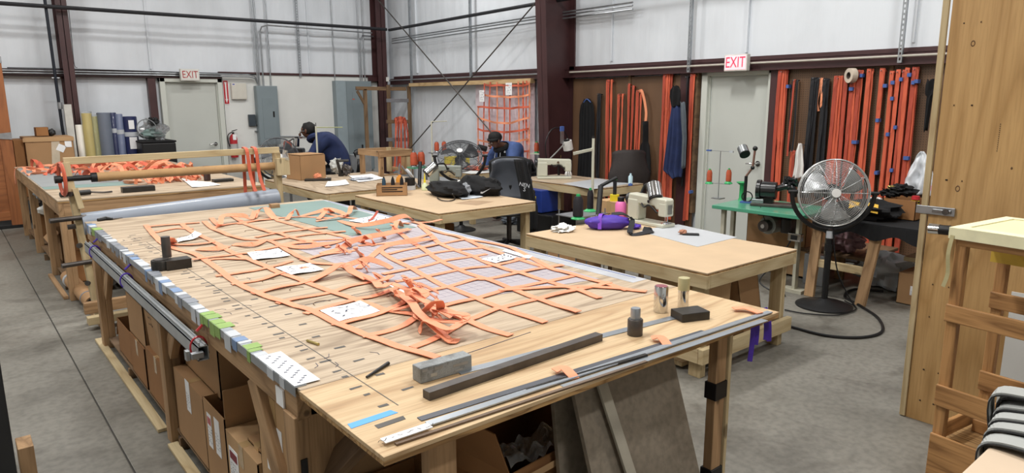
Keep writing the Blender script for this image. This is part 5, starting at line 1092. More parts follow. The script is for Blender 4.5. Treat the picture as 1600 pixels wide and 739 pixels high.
# strapped timber at the camera's right elbow
st = thing('strapped_timber', 'pale timber beam end wrapped in grey elastic straps close by on the right', 'timber', (1.7, .2, 0)); 
plank('beam', 1.2, 2.02, .06, .415, .93, .99, plain('planed_timber', 'CDB79E', .7, 0, .06, 3, .05, 40), st, bevel=.006)
plank('leg', 1.3, 1.4, .1, .2, 0, .93, pineold, st); plank('leg', 1.85, 1.95, .1, .2, 0, .93, pineold, st)
rr = random.Random(31)
for k, (x, dz) in enumerate(((1.74, 0), (1.80, .012), (1.85, .02), (1.90, .03), (1.94, .045), (1.98, .03), (1.92, .055))):
    q = rr.uniform(-.03, .03); P = smooth_path([(x-.02, .425+.004*k, .93), (x, .432+.006*k, .985+dz), (x+.01, .39, 1.006+dz), (x+.03+q, .25, 1.012+dz*1.3), (x+.04+q, .06, 1.006+dz), (x+.04+q, .045, .94)], 6)
    es = MB().ribbon(P, .058, .005, side=(1, .1, 0)).obj('elastic_strap', greyband, st); MB().ribbon([p_ + Vector((-.002, 0, -.0035)) for p_ in P], .068, .003, side=(1, .1, 0)).obj('dark_edge', black, es)
MB().grid(lambda u, v: (1.98+.10*u, .42-.2*v, 1.035+.02*math.sin(u*6+v*4)-.06*u), 8, 8).obj('grey_cloth', graycloth, st, solid=.004)
# dark bench corner at the left edge
c = oz(-3, 545, .86)
db = thing('dark_bench', 'black bench corner and leg at the left edge of the aisle', 'bench', (c.x-.3, c.y+.45, 0)); plank('benchtop', c.x-.9, c.x, c.y, c.y+.9, .82, .86, plain('dark_bench_paint', '1E1E20', .5), db); plank('leg', c.x-.06, c.x-.0, c.y, c.y+.06, 0, .82, plain('dark_bench_paint', '1E1E20'), db); plank('leg', c.x-.06, c.x-.0, c.y+.84, c.y+.9, 0, .82, plain('dark_bench_paint', '1E1E20'), db)
plank('front_panel', c.x-.85, c.x-.06, c.y+.01, c.y+.03, .1, .62, plain('worn_grey_panel', '5D6064', .6, 0, .15), db)
c = oz(36, 684, .22); tag(plank('timber_block', c.x-.03, c.x+.03, c.y-.12, c.y+.02, 0, .22, pineold), 'short upright timber block beside the black bench leg', 'block')

# ================================================================== GREEN TABLE AND BLACK MACHINE
gt = thing('machine_table', 'green painted machine table on cream steel legs before the side door', 'table', (6.1, 3.5, 0))
MB().prism([(5.80, 3.0), (6.50, 3.0), (6.55, 3.98), (5.78, 3.91)], .035, Matrix.Translation((0, 0, .705))).obj('tabletop', green, gt, bevel=.004)
legm = plain('cream_leg_paint', 'B9B6A4', .5, 0, .15, 8)
for x, y in ((5.86, 3.82), (6.12, 3.88)): MB().bx(x-.02, x+.02, y-.02, y+.02, 0, .70).obj('leg', legm, gt, bevel=.002)
MB().bx(5.93, 5.99, 3.08, 3.11, 0, .70).obj('leg', legm, gt, bevel=.002); MB().bx(6.4, 6.44, 3.02, 3.06, 0, .70).obj('leg', legm, gt, bevel=.002); MB().bx(5.9, 6.02, 3.0, 3.2, 0, .03).obj('foot', legm, gt)
sk = thing('socket_box', 'chrome switch box on the near leg of the green table', 'switch', (5.9, 3.06, .52)); MB().bx(5.87, 5.93, 3.03, 3.15, .49, .56).obj('box', chrome, sk, bevel=.004); MB().bx(5.865, 5.87, 3.06, 3.12, .505, .545).obj('cover', black, sk)
bm_ = thing('sewing_machine', 'black cast iron sewing machine on the green table', 'sewing machine', (6.12, 3.5, .741)); iron = plain('black_iron', '141416', .28, .2, .2, 8, coat=.5)
o = Matrix.Translation((6.14, 3.5, .741)) @ Matrix.Rotation(-1.2, 4, 'Z')
def bp(b, nm, mt_=iron, bev=.006, sm=False):
    q_ = b.obj(nm, mt_, None, bevel=bev, smooth=sm); q_.matrix_basis = o; adopt(q_, bm_); return q_
bp(MB().bx(-.17, .22, -.09, .09, 0, .03), 'base_plate', rawsteel); bp(MB().tube([(-.09, 0, .15), (.05, 0, .15)], .085, 28), 'drum', iron, .004, True); bp(MB().tube([(-.13, 0, .15), (-.09, 0, .15)], .10, 28), 'flywheel', iron, .004, True); bp(MB().tube([(-.14, 0, .15), (-.13, 0, .15)], .025, 20), 'hub_cap', chrome, .001, True)
bp(MB().bx(-.06, .03, -.05, .05, .03, .12), 'pedestal'); bp(MB().tube(smooth_path([(.05, 0, .17), (.15, 0, .2), (.2, 0, .17), (.21, 0, .1)]), .03, 12), 'arm', iron, 0, True); bp(MB().tube([(.21, 0, .12), (.21, 0, .04)], .008, 8), 'needle_bar', chrome, 0); bp(MB().tube([(.12, .02, .2), (.13, .03, .29)], .025, 10), 'oiler', iron, 0, True)
bp(MB().blob((.17, .02, .22), (.06, .05, .06), 3, .7, 3), 'linkage', iron, 0); bp(MB().bx(-.16, -.05, -.085, -.06, .03, .07), 'clamp', galv)
bp(MB().torus((0, 0, 0), .05, .006, Matrix.Translation((-.24, .12, .06)) @ Matrix.Rotation(PI/2, 4, 'X'), 24, 6), 'hand_crank', iron, 0); bp(MB().bx(-.30, -.18, .08, .16, 0, .012), 'blue_pad', bluetape, 0)
c1 = ox(1163, 320, 6.2); lp = ox(1166, 236, 6.2); lj = ox(1166, 275, 6.2); lk = ox(1176, 262, 6.2); lt = ox(1180, 232, 6.2)
ml = thing('machine_lamp', 'brushed drum lamp on a jointed black arm over the black machine', 'lamp', (c1.x, c1.y, .741)); MB().tube([(6.2, c1.y, .741), lj], .016, 12).obj('lower_arm', black, ml, smooth=True); MB().tube([lj, lk, lt], .011, 10).obj('upper_arm', plain('copper_arm', '9A7468', .4, .5), ml, smooth=True); MB().blob(tuple(lk), (.02, .02, .02), 1, 0).obj('joint', black, ml, smooth=True); MB().blob(tuple(lt), (.024, .024, .024), 1, 0).obj('joint', black, ml, smooth=True)
u_ = Vector((.25, .35, .35)).normalized(); MB().tube([lp - u_*.045 + Vector((0, .03, 0)), lp + u_*.045 + Vector((0, .03, 0))], .05, 26).obj('lamp_shade', plain('brushed_shade', '9DA0A2', .35, .9, .1), ml, smooth=True); MB().tube([lp - u_*.055 + Vector((0, .03, 0)), lp - u_*.045 + Vector((0, .03, 0))], .052, 26).obj('rim', black, ml)
ts = thing('thread_stand', 'slim wire thread stand with two arms in front of the side door', 'stand', (6.25, 4.0, .741)); sp = ox(1122, 311, 6.2); tp = ox(1125, 236, 6.2); mp = ox(1123, 287, 6.2)
MB().tube([(6.2, sp.y, .741), (6.2, sp.y, tp.z)], .004, 8).obj('rod', galv, ts); l0, l1 = ox(1103, 285, 6.2), ox(1141, 288, 6.2); MB().tube([l0, l1], .004, 6).obj('cone_arm', galv, ts); t0, t1 = ox(1108, 235, 6.2), ox(1143, 237, 6.2); MB().tube([t0, t1], .0025, 6).obj('guide_arm', galv, ts); MB().box(tuple(t0), (.03, .05, .015)).obj('blue_tape_flag', bluetape, ts); MB().box(tuple(t1), (.02, .04, .02)).obj('white_clip', whitetape, ts); MB().bx(6.15, 6.25, sp.y-.05, sp.y+.05, .741, .75).obj('foot', galv, ts)
for px, lb in ((1108, 'orange thread cone on the left arm of the wire stand before the door'), (1138, 'orange thread cone on the right arm of the wire stand before the door')):
    c = ox(px, 287, 6.2); cone(lb, c, threadorange, greenplas, .155, .028, 'orange cones at the side door', .042)
c = ox(1158, 309, 6.3); gf = thing('funnel', 'green plastic funnel stand beside the black machine', 'funnel', (6.3, c.y, .741)); MB().lathe([(0, 0), (.03, 0), (.022, .02), (.02, .15), (.055, .18), (.052, .185), (0, .17)], (6.3, c.y, .741), 20).obj('body', greenplas, gf, smooth=True)
mo = thing('motor', 'pale round motor hanging under the green table', 'motor', (6.1, 3.45, .55)); MB().tube([(5.98, 3.42, .58), (6.2, 3.42, .58)], .085, 24).obj('housing', plain('motor_grey', '9BA09A', .45, .3), mo, smooth=True); MB().tube([(5.90, 3.42, .58), (5.98, 3.42, .58)], .055, 20).obj('pulley', rawsteel, mo, smooth=True); MB().tube([(5.89, 3.42, .58), (5.90, 3.42, .58)], .02, 14).obj('pulley_hub', chrome, mo); MB().bx(6.0, 6.15, 3.2, 3.3, .52, .66).obj('gearbox', iron, mo, bevel=.01); MB().bx(6.0, 6.2, 3.3, 3.54, .66, .705).obj('bracket', iron, mo); MB().tube([(5.93, 3.42, .63), (5.97, 3.5, .75)], .004, 5).obj('belt', black, mo)
carton(6.5, 7.1, 3.3, 3.95, .28, .60, 'open carton behind the motor under the green table', kraft, True, None)
carton(6.45, 7.1, 3.25, 3.95, .02, .275, 'flat worn carton below the open one behind the motor', kraft3, False, None)
tag(MB().bx(6.3, 6.42, 3.0, 3.2, .0, .3).obj('metal_can', galv, bevel=.01), 'grey metal can on the floor behind the near green table leg', 'can')
tag(MB().blob(tuple(oz(905, 275, .78)), (.001, .001, .001), 1, 0).obj('dust_speck', black), 'tiny dark speck on the table before the column', 'speck') if False else None

# ================================================================== BLACK CLOTH TABLE ON SAWHORSE LEGS
bt_ = thing('work_table', 'black clothed table on splayed timber legs behind the silver fan', 'table', (6.35, 2.6, 0))
MB().bx(5.95, 6.75, 1.95, 2.97, .70, .725).obj('tabletop', blackcloth, bt_, bevel=.003); MB().grid(lambda u, v: (5.945+.008*math.sin(u*30), 2.97-1.02*u, .715-.13*v*(.6+.4*math.sin(u*9)**2)), 40, 4).obj('cloth_skirt', blackcloth, bt_, solid=.004)
for (tx, ty, bx2, by2) in ((6.0, 2.93, 5.92, 2.93), (6.0, 2.42, 5.97, 2.50), (6.6, 3.0, 6.75, 3.05), (6.6, 2.1, 6.75, 2.05)): beam('leg', (tx, ty, .70), (bx2, by2, 0.0), .085, .04, pineold, bt_, up=(1, 0, 0))
beam('stretcher', (5.97, 2.93, .31), (6.0, 2.5, .30), .035, .07, pine, bt_)
plank('low_shelf', 6.4, 6.9, 1.7, 2.35, .36, .40, pine, bt_)
c = oz(1400, 300, .8)
bg = thing('tool_bag', 'black cloth bag with yellow print lying on the black table', 'bag', oz(1360, 330, .725)); cc = oz(1372, 330, .80)
MB().blob((6.2, 2.62, .80), (.17, .26, .085), 7, .4, 1.8, flat=.07).obj('body', blackcloth, bg, smooth=True)
for k, (yo, wd) in enumerate(((.03, .06), (-.06, .06))):
    MB().grid(lambda u, v, yo=yo: (6.03+.05*v, 2.60+yo*1.6+.05-.10*u+.02*v, .815+.07*v - .012*u), 4, 3).obj('yellow_print', plain('print_yellow', 'E6B52C', .6), bg, solid=.003)
c5 = carton(6.35, 6.62, 2.28, 2.55, .728, .90, 'small carton with black tools piled on it at the back of the black table', kraft2, True, None)
for k, (px, py, r_, mt_, nm) in enumerate(((1392,301,.05,blackcloth,'black coiled tool on top of the carton pile'),(1410,297,.06,blackcloth,'second black coiled tool on the carton pile'),(1394,293,.022,brass,'brass fitting perched on the black tools'),(1424,322,.05,plain('pinkish','B98C96'),'pinkish rag at the right of the carton pile'),(1368,312,.03,whitecloth,'small white scrap behind the yellow print'))):
    c = ox(px, py, 6.45); tag(MB().blob(tuple(c), (r_, r_*1.5, r_*.7), k+4, .8, 3).obj('tool_heap', mt_, smooth=True), nm, 'tool', 'odds and ends on the black table')
jr = ox(1430, 317, 6.4); jt = thing('jar', 'yellow jar with a black band and red cap on the black table', 'jar', jr); MB().lathe([(0, -.05), (.03, -.05), (.032, -.045), (.032, .02), (0, .03)], jr, 18).obj('jar_body', yellow, jt, smooth=True); MB().lathe([(0, .0), (.0335, .0), (.0335, .014), (0, .014)], jr, 18).obj('label_band', black, jt, smooth=True); MB().lathe([(0, .03), (.034, .03), (.03, .06), (0, .065)], jr, 18).obj('cap', red, jt, smooth=True)
pg = thing('plastic_bag', 'white plastic shopping bag hanging at the edge of the pegboard', 'bag', ox(1435, 240, 7.35)); a_, c_ = ox(1434, 240, 7.35), ox(1440, 300, 7.35)
def bagfn(u, v):
    z = a_.z + .02 - v*(a_.z-c_.z+.05); wd = .03 + .25*min(1, v*1.5)**.8; y = a_.y - .02 + (.5-u)*wd; return (7.40 + .05*math.sin(u*14+v*3)*v + .03*noise.noise(Vector((u*6, v*6, 2))), y, z)
MB().grid(bagfn, 24, 18).obj('bag', plain('bag_white', 'DFE3E8', .35, 0, .04), pg, smooth='all', solid=.002); MB().grid(lambda u, v: (7.36, a_.y-.12-.06*u, a_.z-.30-.05*v), 3, 2).obj('pink_print', plain('pink_print', 'E0A6BC'), pg)
tag(MB().blob((6.75, 2.62, .16), (.20, .28, .17), 15, .45, 2, flat=.155).obj('sack', plain('pale_sack', 'C3C8CC', .5, 0, .1, 8, .4, 20), smooth=True), 'crumpled pale sack on the floor behind the timber legs', 'sack')
tag(MB().blob((6.6, 2.95, .42), (.10, .16, .1), 22, .5, 2.5).obj('clear_bag', plain('pinkish_film', '8F6F74', .3, 0, .1, 6), smooth=True), 'dusky clear bag of scraps behind the stretcher of the black table', 'bag')
tag(plank('lower_ledge', 6.45, 7.2, 2.7, 3.4, .28, .31, pinedark), 'low shelf board behind the splayed timber legs', 'shelf')
carton(6.30, 6.62, 2.02, 2.34, .003, .27, 'worn square carton with a white label on the floor beside the partition', kraft, False, None, labels=[(.03, .13, .05, .08, None)], tape=False)
for k, (y, z, mt_, r_) in enumerate(((2.2, .47, galv, .04), (2.05, .44, whitecloth, .05), (1.9, .45, kraft2, .06))):
    tag(MB().lathe([(0,0),(r_,0),(r_,.1),(r_*.9,.11),(0,.11)], (6.6, y, .402), 16).obj('shelf_pot', mt_, smooth=True), ['grey tin on the low shelf under the black table', 'white pot on the low shelf under the black table', 'brown pot on the low shelf near the partition'][k], 'pot')

# ================================================================== WEBBING HUNG ON THE SIDE WALL
XW = WX - .13
rnd = random.Random(77)
def bundle(label, pl, pr, yt, yb, n, cols, tapes=(), loop=True, width=.04, spread=1.0, group=None):
    a, c = ox(pl, yt, XW), ox(pr, yt, XW); s_ = (819-(pl+pr)/2)/5458*(yb-yt)
    bt0 = ox((pl+pr)/2+s_, yb, XW); zt, zb = a.z, bt0.z; r = thing('webbing_bundle', label, 'webbing', (XW, (a.y+c.y)/2, zt), 0, group)
    w_ = abs(a.y-c.y); w0 = min(width, w_)
    for k in range(n):
        f = k/(n-1) if n > 1 else .5; y = a.y - w0/2 - f*(w_-w0) if w_ > w0 else (a.y+c.y)/2
        dx = -.012 - .011*((k*7) % 4) - .002*k; jit = rnd.uniform(-.01, .01)*spread; ze = zb + rnd.uniform(-.03, .06)
        if loop and k+1 < n and k % 2 == 0:
            y2 = a.y - w0/2 - (k+1)/(n-1)*(w_-w0); top = [(XW+dx, y, zt-.05), (XW+dx-.012, y-.002, zt-.012), (XW+dx-.012, (y+y2)/2, zt), (XW+dx-.008, y2, zt-.015), (XW+dx-.002, y2, zt-.06)]
            MB().ribbon(smooth_path(top, 4), .006, width*.9, side=(0, 0, 1)).obj('fold', cols[k % len(cols)], r) if False else None
        zz = [zt, zt-.02, zt-.3, (zt+zb)/2, ze+.2, ze]
        P = smooth_path([(XW+.004, y, zt-.012), (XW+dx*.6, y, zt+rnd.uniform(-.004, .004)), (XW+dx, y+jit*.3, zt-.04), (XW+dx, y+jit, zt-(zt-ze)*.35), (XW+dx+rnd.uniform(-.012, .004), y+jit*1.6+rnd.uniform(-.01, .01)*spread, zt-(zt-ze)*.7), (XW+dx, y+rnd.uniform(-.02, .02)*spread, ze)], 5)
        ro = [rnd.uniform(-.25, .25) + .15*math.sin(i*.4+k) for i in range(len(P))]
        MB().ribbon(P, w0, .003, ro, side=(0, 1, 0)).obj('strap', cols[k % len(cols)], r)
    for (tpx, tpy, tw) in tapes:
        p = ox(tpx, tpy, XW-.06); MB().bx(p.x-.012, p.x+.05, p.y-tw/2, p.y+tw/2, p.z-.018, p.z+.018).obj('tape_wrap', bluetape, r)
    MB().tube([(WX-.1, (a.y+c.y)/2, zt-.01), (XW-.07, (a.y+c.y)/2, zt-.004)], .004, 6).obj('peg', galv, r)
    return r
O_ = [orange2, orange3, orange2]; G2 = 'webbing bundles on the pegboard'; G1 = 'webbing bundles on the brown board'
bundle('orange webbing bundle nearest to the side door frame, on its handle side', 1217, 1234, 112, 392, 5, O_, [(1231, 135, .03)], group=G2)
bundle('narrow black and brown webbing loop beside the bundle nearest the door', 1239, 1250, 125, 240, 3, [blackweb, orange3, blackweb], group=G2, width=.022)
bundle('short orange webbing hanging below the narrow black loop', 1236, 1246, 235, 392, 2, O_, group=G2, width=.03)
bundle('left one of the thick black webbing bundles', 1268, 1282, 122, 310, 4, [blackweb], group=G2)
bundle('right one of the thick black webbing bundles', 1288, 1298, 124, 310, 4, [blackweb], group=G2)
bundle('short orange loop between the two thick black bundles', 1282, 1289, 122, 172, 2, [orange], group=G2, width=.022)
bundle('dusky orange webbing bundle with white tags right of the black ones', 1304, 1322, 122, 392, 5, O_, group=G2)
bundle('orange webbing bundle just left of the hanging tape roll', 1320, 1328, 120, 392, 2, O_, group=G2)
bundle('orange webbing strand with one blue tape under the tape roll', 1329, 1340, 130, 392, 3, O_, [(1330, 139, .04), (1335, 222, .05)], group=G2)
bundle('orange webbing bundle taped blue at the top, right of the tape roll', 1341, 1352, 113, 392, 3, O_, [(1346, 118, .03)], group=G2)
bundle('plain orange webbing bundle without tape, right of the tape roll', 1356, 1367, 111, 392, 4, [orange3, orange2], group=G2)
bundle('orange webbing loop with three spaced blue tapes', 1376, 1386, 110, 392, 3, [orange2], [(1383, 134, .035), (1371, 188, .03), (1369, 270, .03)], group=G2)
bundle('orange webbing loop with blue tape on its left strand high up', 1393, 1399, 114, 392, 2, [orange2], [(1395, 129, .035), (1394, 154, .03), (1387, 210, .03)], group=G2)
bundle('orange webbing loop with blue tape halfway and lower', 1402, 1410, 112, 392, 2, [orange2], [(1408, 124, .03), (1399, 199, .03), (1393, 266, .03)], group=G2)
bundle('slim dusky webbing between the taped loops, white beads on it', 1412, 1417, 112, 392, 2, [orange3], group=G2, width=.025)
bundle('orange webbing loop whose top carries a wide blue tape', 1417, 1424, 109, 392, 2, [orange2], [(1421, 117, .035)], group=G2)
bundle('outermost orange webbing bundle by the partition, two tapes side by side', 1427, 1438, 108, 392, 4, [orange2, orange3], [(1427, 129, .03), (1432, 127, .035), (1416, 247, .05)], group=G2)
bundle('tall orange webbing bundle nearest the column on the brown board', 948, 960, 127, 330, 3, O_, group=G1)
bundle('orange webbing bundle hung lower, second from the column', 966, 977, 147, 262, 3, O_, group=G1, width=.03)
bundle('narrow orange webbing pair, left part of the wide cluster', 982, 988, 132, 300, 2, O_, group=G1, width=.03)
bundle('orange webbing in the middle of the wide cluster', 989, 995, 135, 300, 2, O_, group=G1, width=.03)
bundle('orange webbing at the right of the wide cluster', 995, 1006, 142, 300, 3, O_, group=G1, width=.03)
bundle('broad orange webbing bundle behind the navy jacket', 1037, 1053, 118, 335, 5, O_, group=G1)
bundle('orange webbing hanging out below the navy jacket', 1048, 1058, 160, 345, 3, O_, group=G1)
bundle('orange webbing bundle beside the side door, black strip next to it', 1080, 1089, 118, 345, 3, O_, [(1078, 300, .03)], group=G1)
bundle('long black strip of webbing beside the door side orange bundle', 1074, 1079, 120, 290, 2, [blackweb], group=G1, width=.02)
bundle('thin black webbing hank next to the black loop near the column', 935, 942, 147, 285, 3, [blackweb], group=G1, width=.03)
P = smooth_path([ox(1002,143,XW)+Vector((-.05,0,0)), ox(1007,142,XW)+Vector((-.06,0,0)), ox(1011,155,XW)+Vector((-.06,0,0)), ox(1014,175,XW)+Vector((-.06,0,0)), ox(1013,191,XW)+Vector((-.06,0,0))], 6)
tag(MB().ribbon(P, .04, .004, side=(0, 1, 0)).obj('webbing_end', orange), 'short curved orange webbing end above the black pouch', 'webbing')
c = ox(1330, 118, XW-.09); tr = thing('tape_roll', 'cream tape roll hung on a peg among the orange straps', 'tape', c); M_ = Matrix.Translation(c) @ frame_dir((-.8, .5, 0)); b = MB()
b.lathe([(.035, -.03), (.075, -.03), (.075, .03), (.035, .03), (.035, -.03)], (0, 0, 0), 30, M_); b.obj('roll', plain('tape_cream', 'CDBFAE', .6), tr, smooth=True); MB().lathe([(.032, -.031), (.036, -.031), (.036, .031), (.032, .031), (.032, -.031)], (0, 0, 0), 24, M_).obj('core', plain('core_grey', '5C5048', .6), tr, smooth=True)
def garment(label, name, cat, prof, x, mat_, fold=7, depth=.05, part='cloth', root=None):
    """prof: (pixel y, pixel left, pixel right) rows"""
    rows = []
    for py, pl, pr in prof: a, c = ox(pl, py, x), ox(pr, py, x); rows.append((a.z, a.y, c.y))
    def fn(u, v):
        t = v*(len(rows)-1); i = min(int(t), len(rows)-2); f = t-i; z = rows[i][0]*(1-f)+rows[i+1][0]*f; l = rows[i][1]*(1-f)+rows[i+1][1]*f; r_ = rows[i][2]*(1-f)+rows[i+1][2]*f
        return (x - depth*(math.sin(u*PI))**.6 - .018*math.sin(u*fold*2*PI+v*2)*min(1, v*3), l + (r_-l)*u, z + .01*math.sin(u*9))
    r = root or thing(name, label, cat, (x, (rows[0][1]+rows[0][2])/2, rows[0][0])); MB().grid(fn, 50, 24).obj(part, mat_, r, smooth='all', solid=.006); return r
garment('black webbing skein on a blue hanger next to the column', 'webbing_skein', 'webbing', [(155,914,922),(165,909,928),(180,907,930),(230,906,930),(285,903,929)], XW-.02, blackcloth, 5)
sk_ = [q_ for q_ in COL.objects if q_.name.startswith('webbing_skein')][0]; p = ox(918, 157, XW-.08); MB().torus(tuple(p), .05, .006, Matrix.Identity(4) , 20, 5).obj('hanger_ring', bluetape, sk_) if False else MB().tube(smooth_path([ox(912,160,XW-.07), ox(917,155,XW-.08), ox(923,160,XW-.07)]), .008, 6).obj('blue_hanger', bluetape, sk_, smooth=True)
jk = garment('navy jacket hung over a peg with a grey lining showing', 'jacket', 'jacket', [(165,1052,1066),(190,1048,1069),(215,1045,1071),(245,1041,1070),(266,1038,1068),(276,1050,1066)], XW-.09, navy, 4, .09, 'shell')
garment('', '', '', [(160,1064,1070),(185,1066,1073),(215,1068,1074),(262,1066,1072)], XW-.16, graycloth, 2, .03, 'grey_lining', jk)
garment('', '', '', [(135,1055,1060),(142,1050,1064),(152,1049,1065),(166,1051,1064)], XW-.12, blackcloth, 2, .07, 'hood', jk)
garment('black pouch on a strap hanging by the office chair', 'pouch', 'bag', [(190,1008,1013),(222,1008,1013),(228,1004,1016),(250,1001,1018),(272,1001,1018),(286,1006,1014)], XW-.05, blackcloth, 2, .08, 'pouch')
g_ = garment('white bag hanging among the straps near the fan', 'cloth_bag', 'bag', [(225,1250,1253),(238,1246,1255),(258,1244,1257),(277,1240,1256)], XW-.13, whitecloth, 2, .05, 'bag'); pgp = ox(1251.5, 226, XW-.13); MB().tube([(WX-.11, pgp.y, pgp.z), (XW-.17, pgp.y, pgp.z-.01)], .005, 6).obj('peg', galv, g_)
g_ = garment('black headset or pouch hanging on the pegboard beside the partition', 'hanging_pouch', 'bag', [(125,1451,1462),(135,1448,1465),(148,1448,1462),(152,1451,1458),(205,1446,1450)], XW-.05, blackcloth, 1, .08, 'pouch'); pgp = ox(1456, 126, XW-.05); MB().tube([(WX-.11, pgp.y, pgp.z), (XW-.1, pgp.y, pgp.z-.01)], .005, 6).obj('peg', galv, g_)

# ================================================================== NET HUNG ON THE SIDE WALL, LEDGE
XN = WX - .2
lg = thing('wood_ledge', 'raw timber ledge board fixed under the beam above the hanging net', 'ledge', (XN, 9.8, 2.1)); a, c = ox(640, 133, XN), ox(832, 125, XN)
for k in range(3):
    y0_ = a.y + (c.y-a.y)*k/3; y1_ = a.y + (c.y-a.y)*(k+1)/3; plank('board', XN-.02-.01*k, XN+.06, y1_+.003, y0_, a.z-.03-.005*k, a.z+.035, wood('raw_timber', 'CDB084', '9E7A4A'), lg)
hn = thing('cargo_net', 'orange webbing net hanging on the side wall behind the beanie wearer', 'net', (XN, 9.4, 1.5)); rnd = random.Random(6)
def npt(px, py, d=0): p = ox(px, py, XN-.05-d); return p
vs = [(748,128,300,16),(755,130,300,0),(766,128,300,0),(776,128,300,0),(787,132,300,0),(798,135,300,0),(811,127,300,0),(818,126,300,0),(823,126,300,0),(827,127,290,0)]
for i, (px, y0_, y1_, _) in enumerate(vs):
    if px == 748: y0_ = 168
    P = [npt(px + 3*noise.noise(Vector((px*.3, q*2., 0))), y0_+(y1_-y0_)*q, .02*rnd.random()) for q in [k/8 for k in range(9)]]
    MB().ribbon(smooth_path(P, 3), .033, .003, [rnd.uniform(-.6, .6)*(i > 6) for _ in range(25)], side=(0, 1, 0)).obj('strap', orange2 if i % 3 else orange, hn)
for k, (yy, sag) in enumerate(((131,6),(148,4),(167,3),(184,8),(201,9),(218,6),(236,5),(255,5),(275,4))):
    x0_ = 756 if k < 2 else 746
    P = [npt(x0_+(826-x0_)*q, yy + sag*math.sin(q*PI)*(1 if k % 2 else .6) + 3*noise.noise(Vector((q*4, k*3., 0))), .03+.03*math.sin(q*PI)) for q in [j/9 for j in range(10)]]
    MB().ribbon(smooth_path(P, 3), .033, .003, [.3*math.sin(j*.6+k) for j in range(28)], side=(0, 0, 1)).obj('strap', orange if k % 2 else orange2, hn)
for px, yy, ww, hh, lb in ((795, 139, 10, 19, 'white paper label pinned near the top middle of the hung net'), (753, 150, 8, 18, 'white slanted label at the upper left of the hung net')):
    a, c = ox(px-ww/2, yy-hh/2, XN-.11), ox(px+ww/2, yy+hh/2, XN-.11); o_ = thing('label_sheet', lb, 'label', (XN-.11, a.y, a.z)); MB().bx(XN-.112, XN-.11, c.y, a.y, c.z, a.z).obj('sheet', paper, o_); scribble(o_, ((XN-.112), (a.y+c.y)/2, (a.z+c.z)/2), Vector((0, -1, 0)), Vector((0, 0, 1)), .09, .16, 4, ink, 5, .001, .004)
tag(MB().grid(lambda u, v: (WX-.085-.01*noise.noise(Vector((u*7, v*7, 0))), 10.1-1.6*u, 2.05-1.5*v), 20, 16).obj('wall_sheet', plain('pinkish_sheet', 'DCCFD6', .5, 0, .08, 3)), 'pinkish stained sheet on the wall behind the hung net', 'sheet')
# ================================================================== ON THE BACK WALL
def panelbox(label, pl, pr, yt, zb, d=.14, sections=None, name='electric_panel'):
    a, c = oy(pl, yt, WY-.075-d), oy(pr, yt+1, WY-.075-d); r = thing(name, label, 'electric panel', ((a.x+c.x)/2, WY-.075, zb)); x0, x1, z1 = a.x, c.x, a.z
    MB().bx(x0, x1, WY-.075-d, WY-.076, zb, z1).obj('cabinet', grey_panel, r, bevel=.004)
    s0 = x0 + (x1-x0)*(.28 if sections else .0) ; MB().bx(s0+.01, x1-.01, WY-.075-d-.006, WY-.075-d, zb+.02, z1-.02).obj('cover_plate', grey_panel, r, bevel=.003)
    w_ = x1-s0; dr = MB().bx(s0+w_*.22, x1-w_*.15, WY-.075-d-.012, WY-.075-d-.006, zb+.12, z1-.22).obj('panel_door', grey_panel, r, bevel=.002)
    MB().bx(x1-w_*.30, x1-w_*.22, WY-.075-d-.018, WY-.075-d-.012, zb+(z1-zb)*.47, zb+(z1-zb)*.57).obj('latch', black, dr, bevel=.002); return r, x0, x1, z1
panelbox('smaller grey electric panel right of the fire extinguisher', 400, 433, 134, .95)
r, x0, x1, z1 = panelbox('tall wide grey electric panel beside the brown corner column', 524, 580, 126, .35, .16, True)
MB().bx(x0+.0, x0+(x1-x0)*.27, WY-.245, WY-.235, .36, z1-.01).obj('gutter_cover', plain('grey_enamel_light', '93A0A6', .45, 0, .04), r, bevel=.002)
for yy in (155, 226): p = oy(552, yy, WY-.24); MB().box((p.x, WY-.2495, p.z), (.05, .002, .015)).obj('warning_label', plain('warn_orange', 'D2552E'), r) if yy == 155 else MB().box((p.x+.2, WY-.2525, p.z-.05), (.03, .012, .09)).obj('latch', black, r)
p = oy(353, 143.5, WY-.085); sg = thing('extinguisher_sign', 'red and white arrow sign pointing down beside the back door', 'sign', p); a, c = oy(347, 125, WY-.085), oy(359.5, 163, WY-.085)
MB().bx(a.x, c.x, WY-.084, WY-.078, c.z, a.z).obj('plate', signwhite, sg); w_ = c.x-a.x; hh = a.z-c.z
MB().bx(a.x+w_*.12, c.x-w_*.12, WY-.086, WY-.084, c.z+.01, a.z-.01).obj('red_field', red, sg)
MB().prism([(-.2*w_, .42*hh), (.2*w_, .42*hh), (.12*w_, .3*hh), (.12*w_, -.28*hh), (.24*w_, -.28*hh), (0, -.45*hh), (-.24*w_, -.28*hh), (-.12*w_, -.28*hh), (-.12*w_, .3*hh)], .0015, Matrix.Translation(((a.x+c.x)/2, WY-.0865, (a.z+c.z)/2)) @ Matrix.Rotation(PI/2, 4, 'X')).obj('arrow', signwhite, sg)
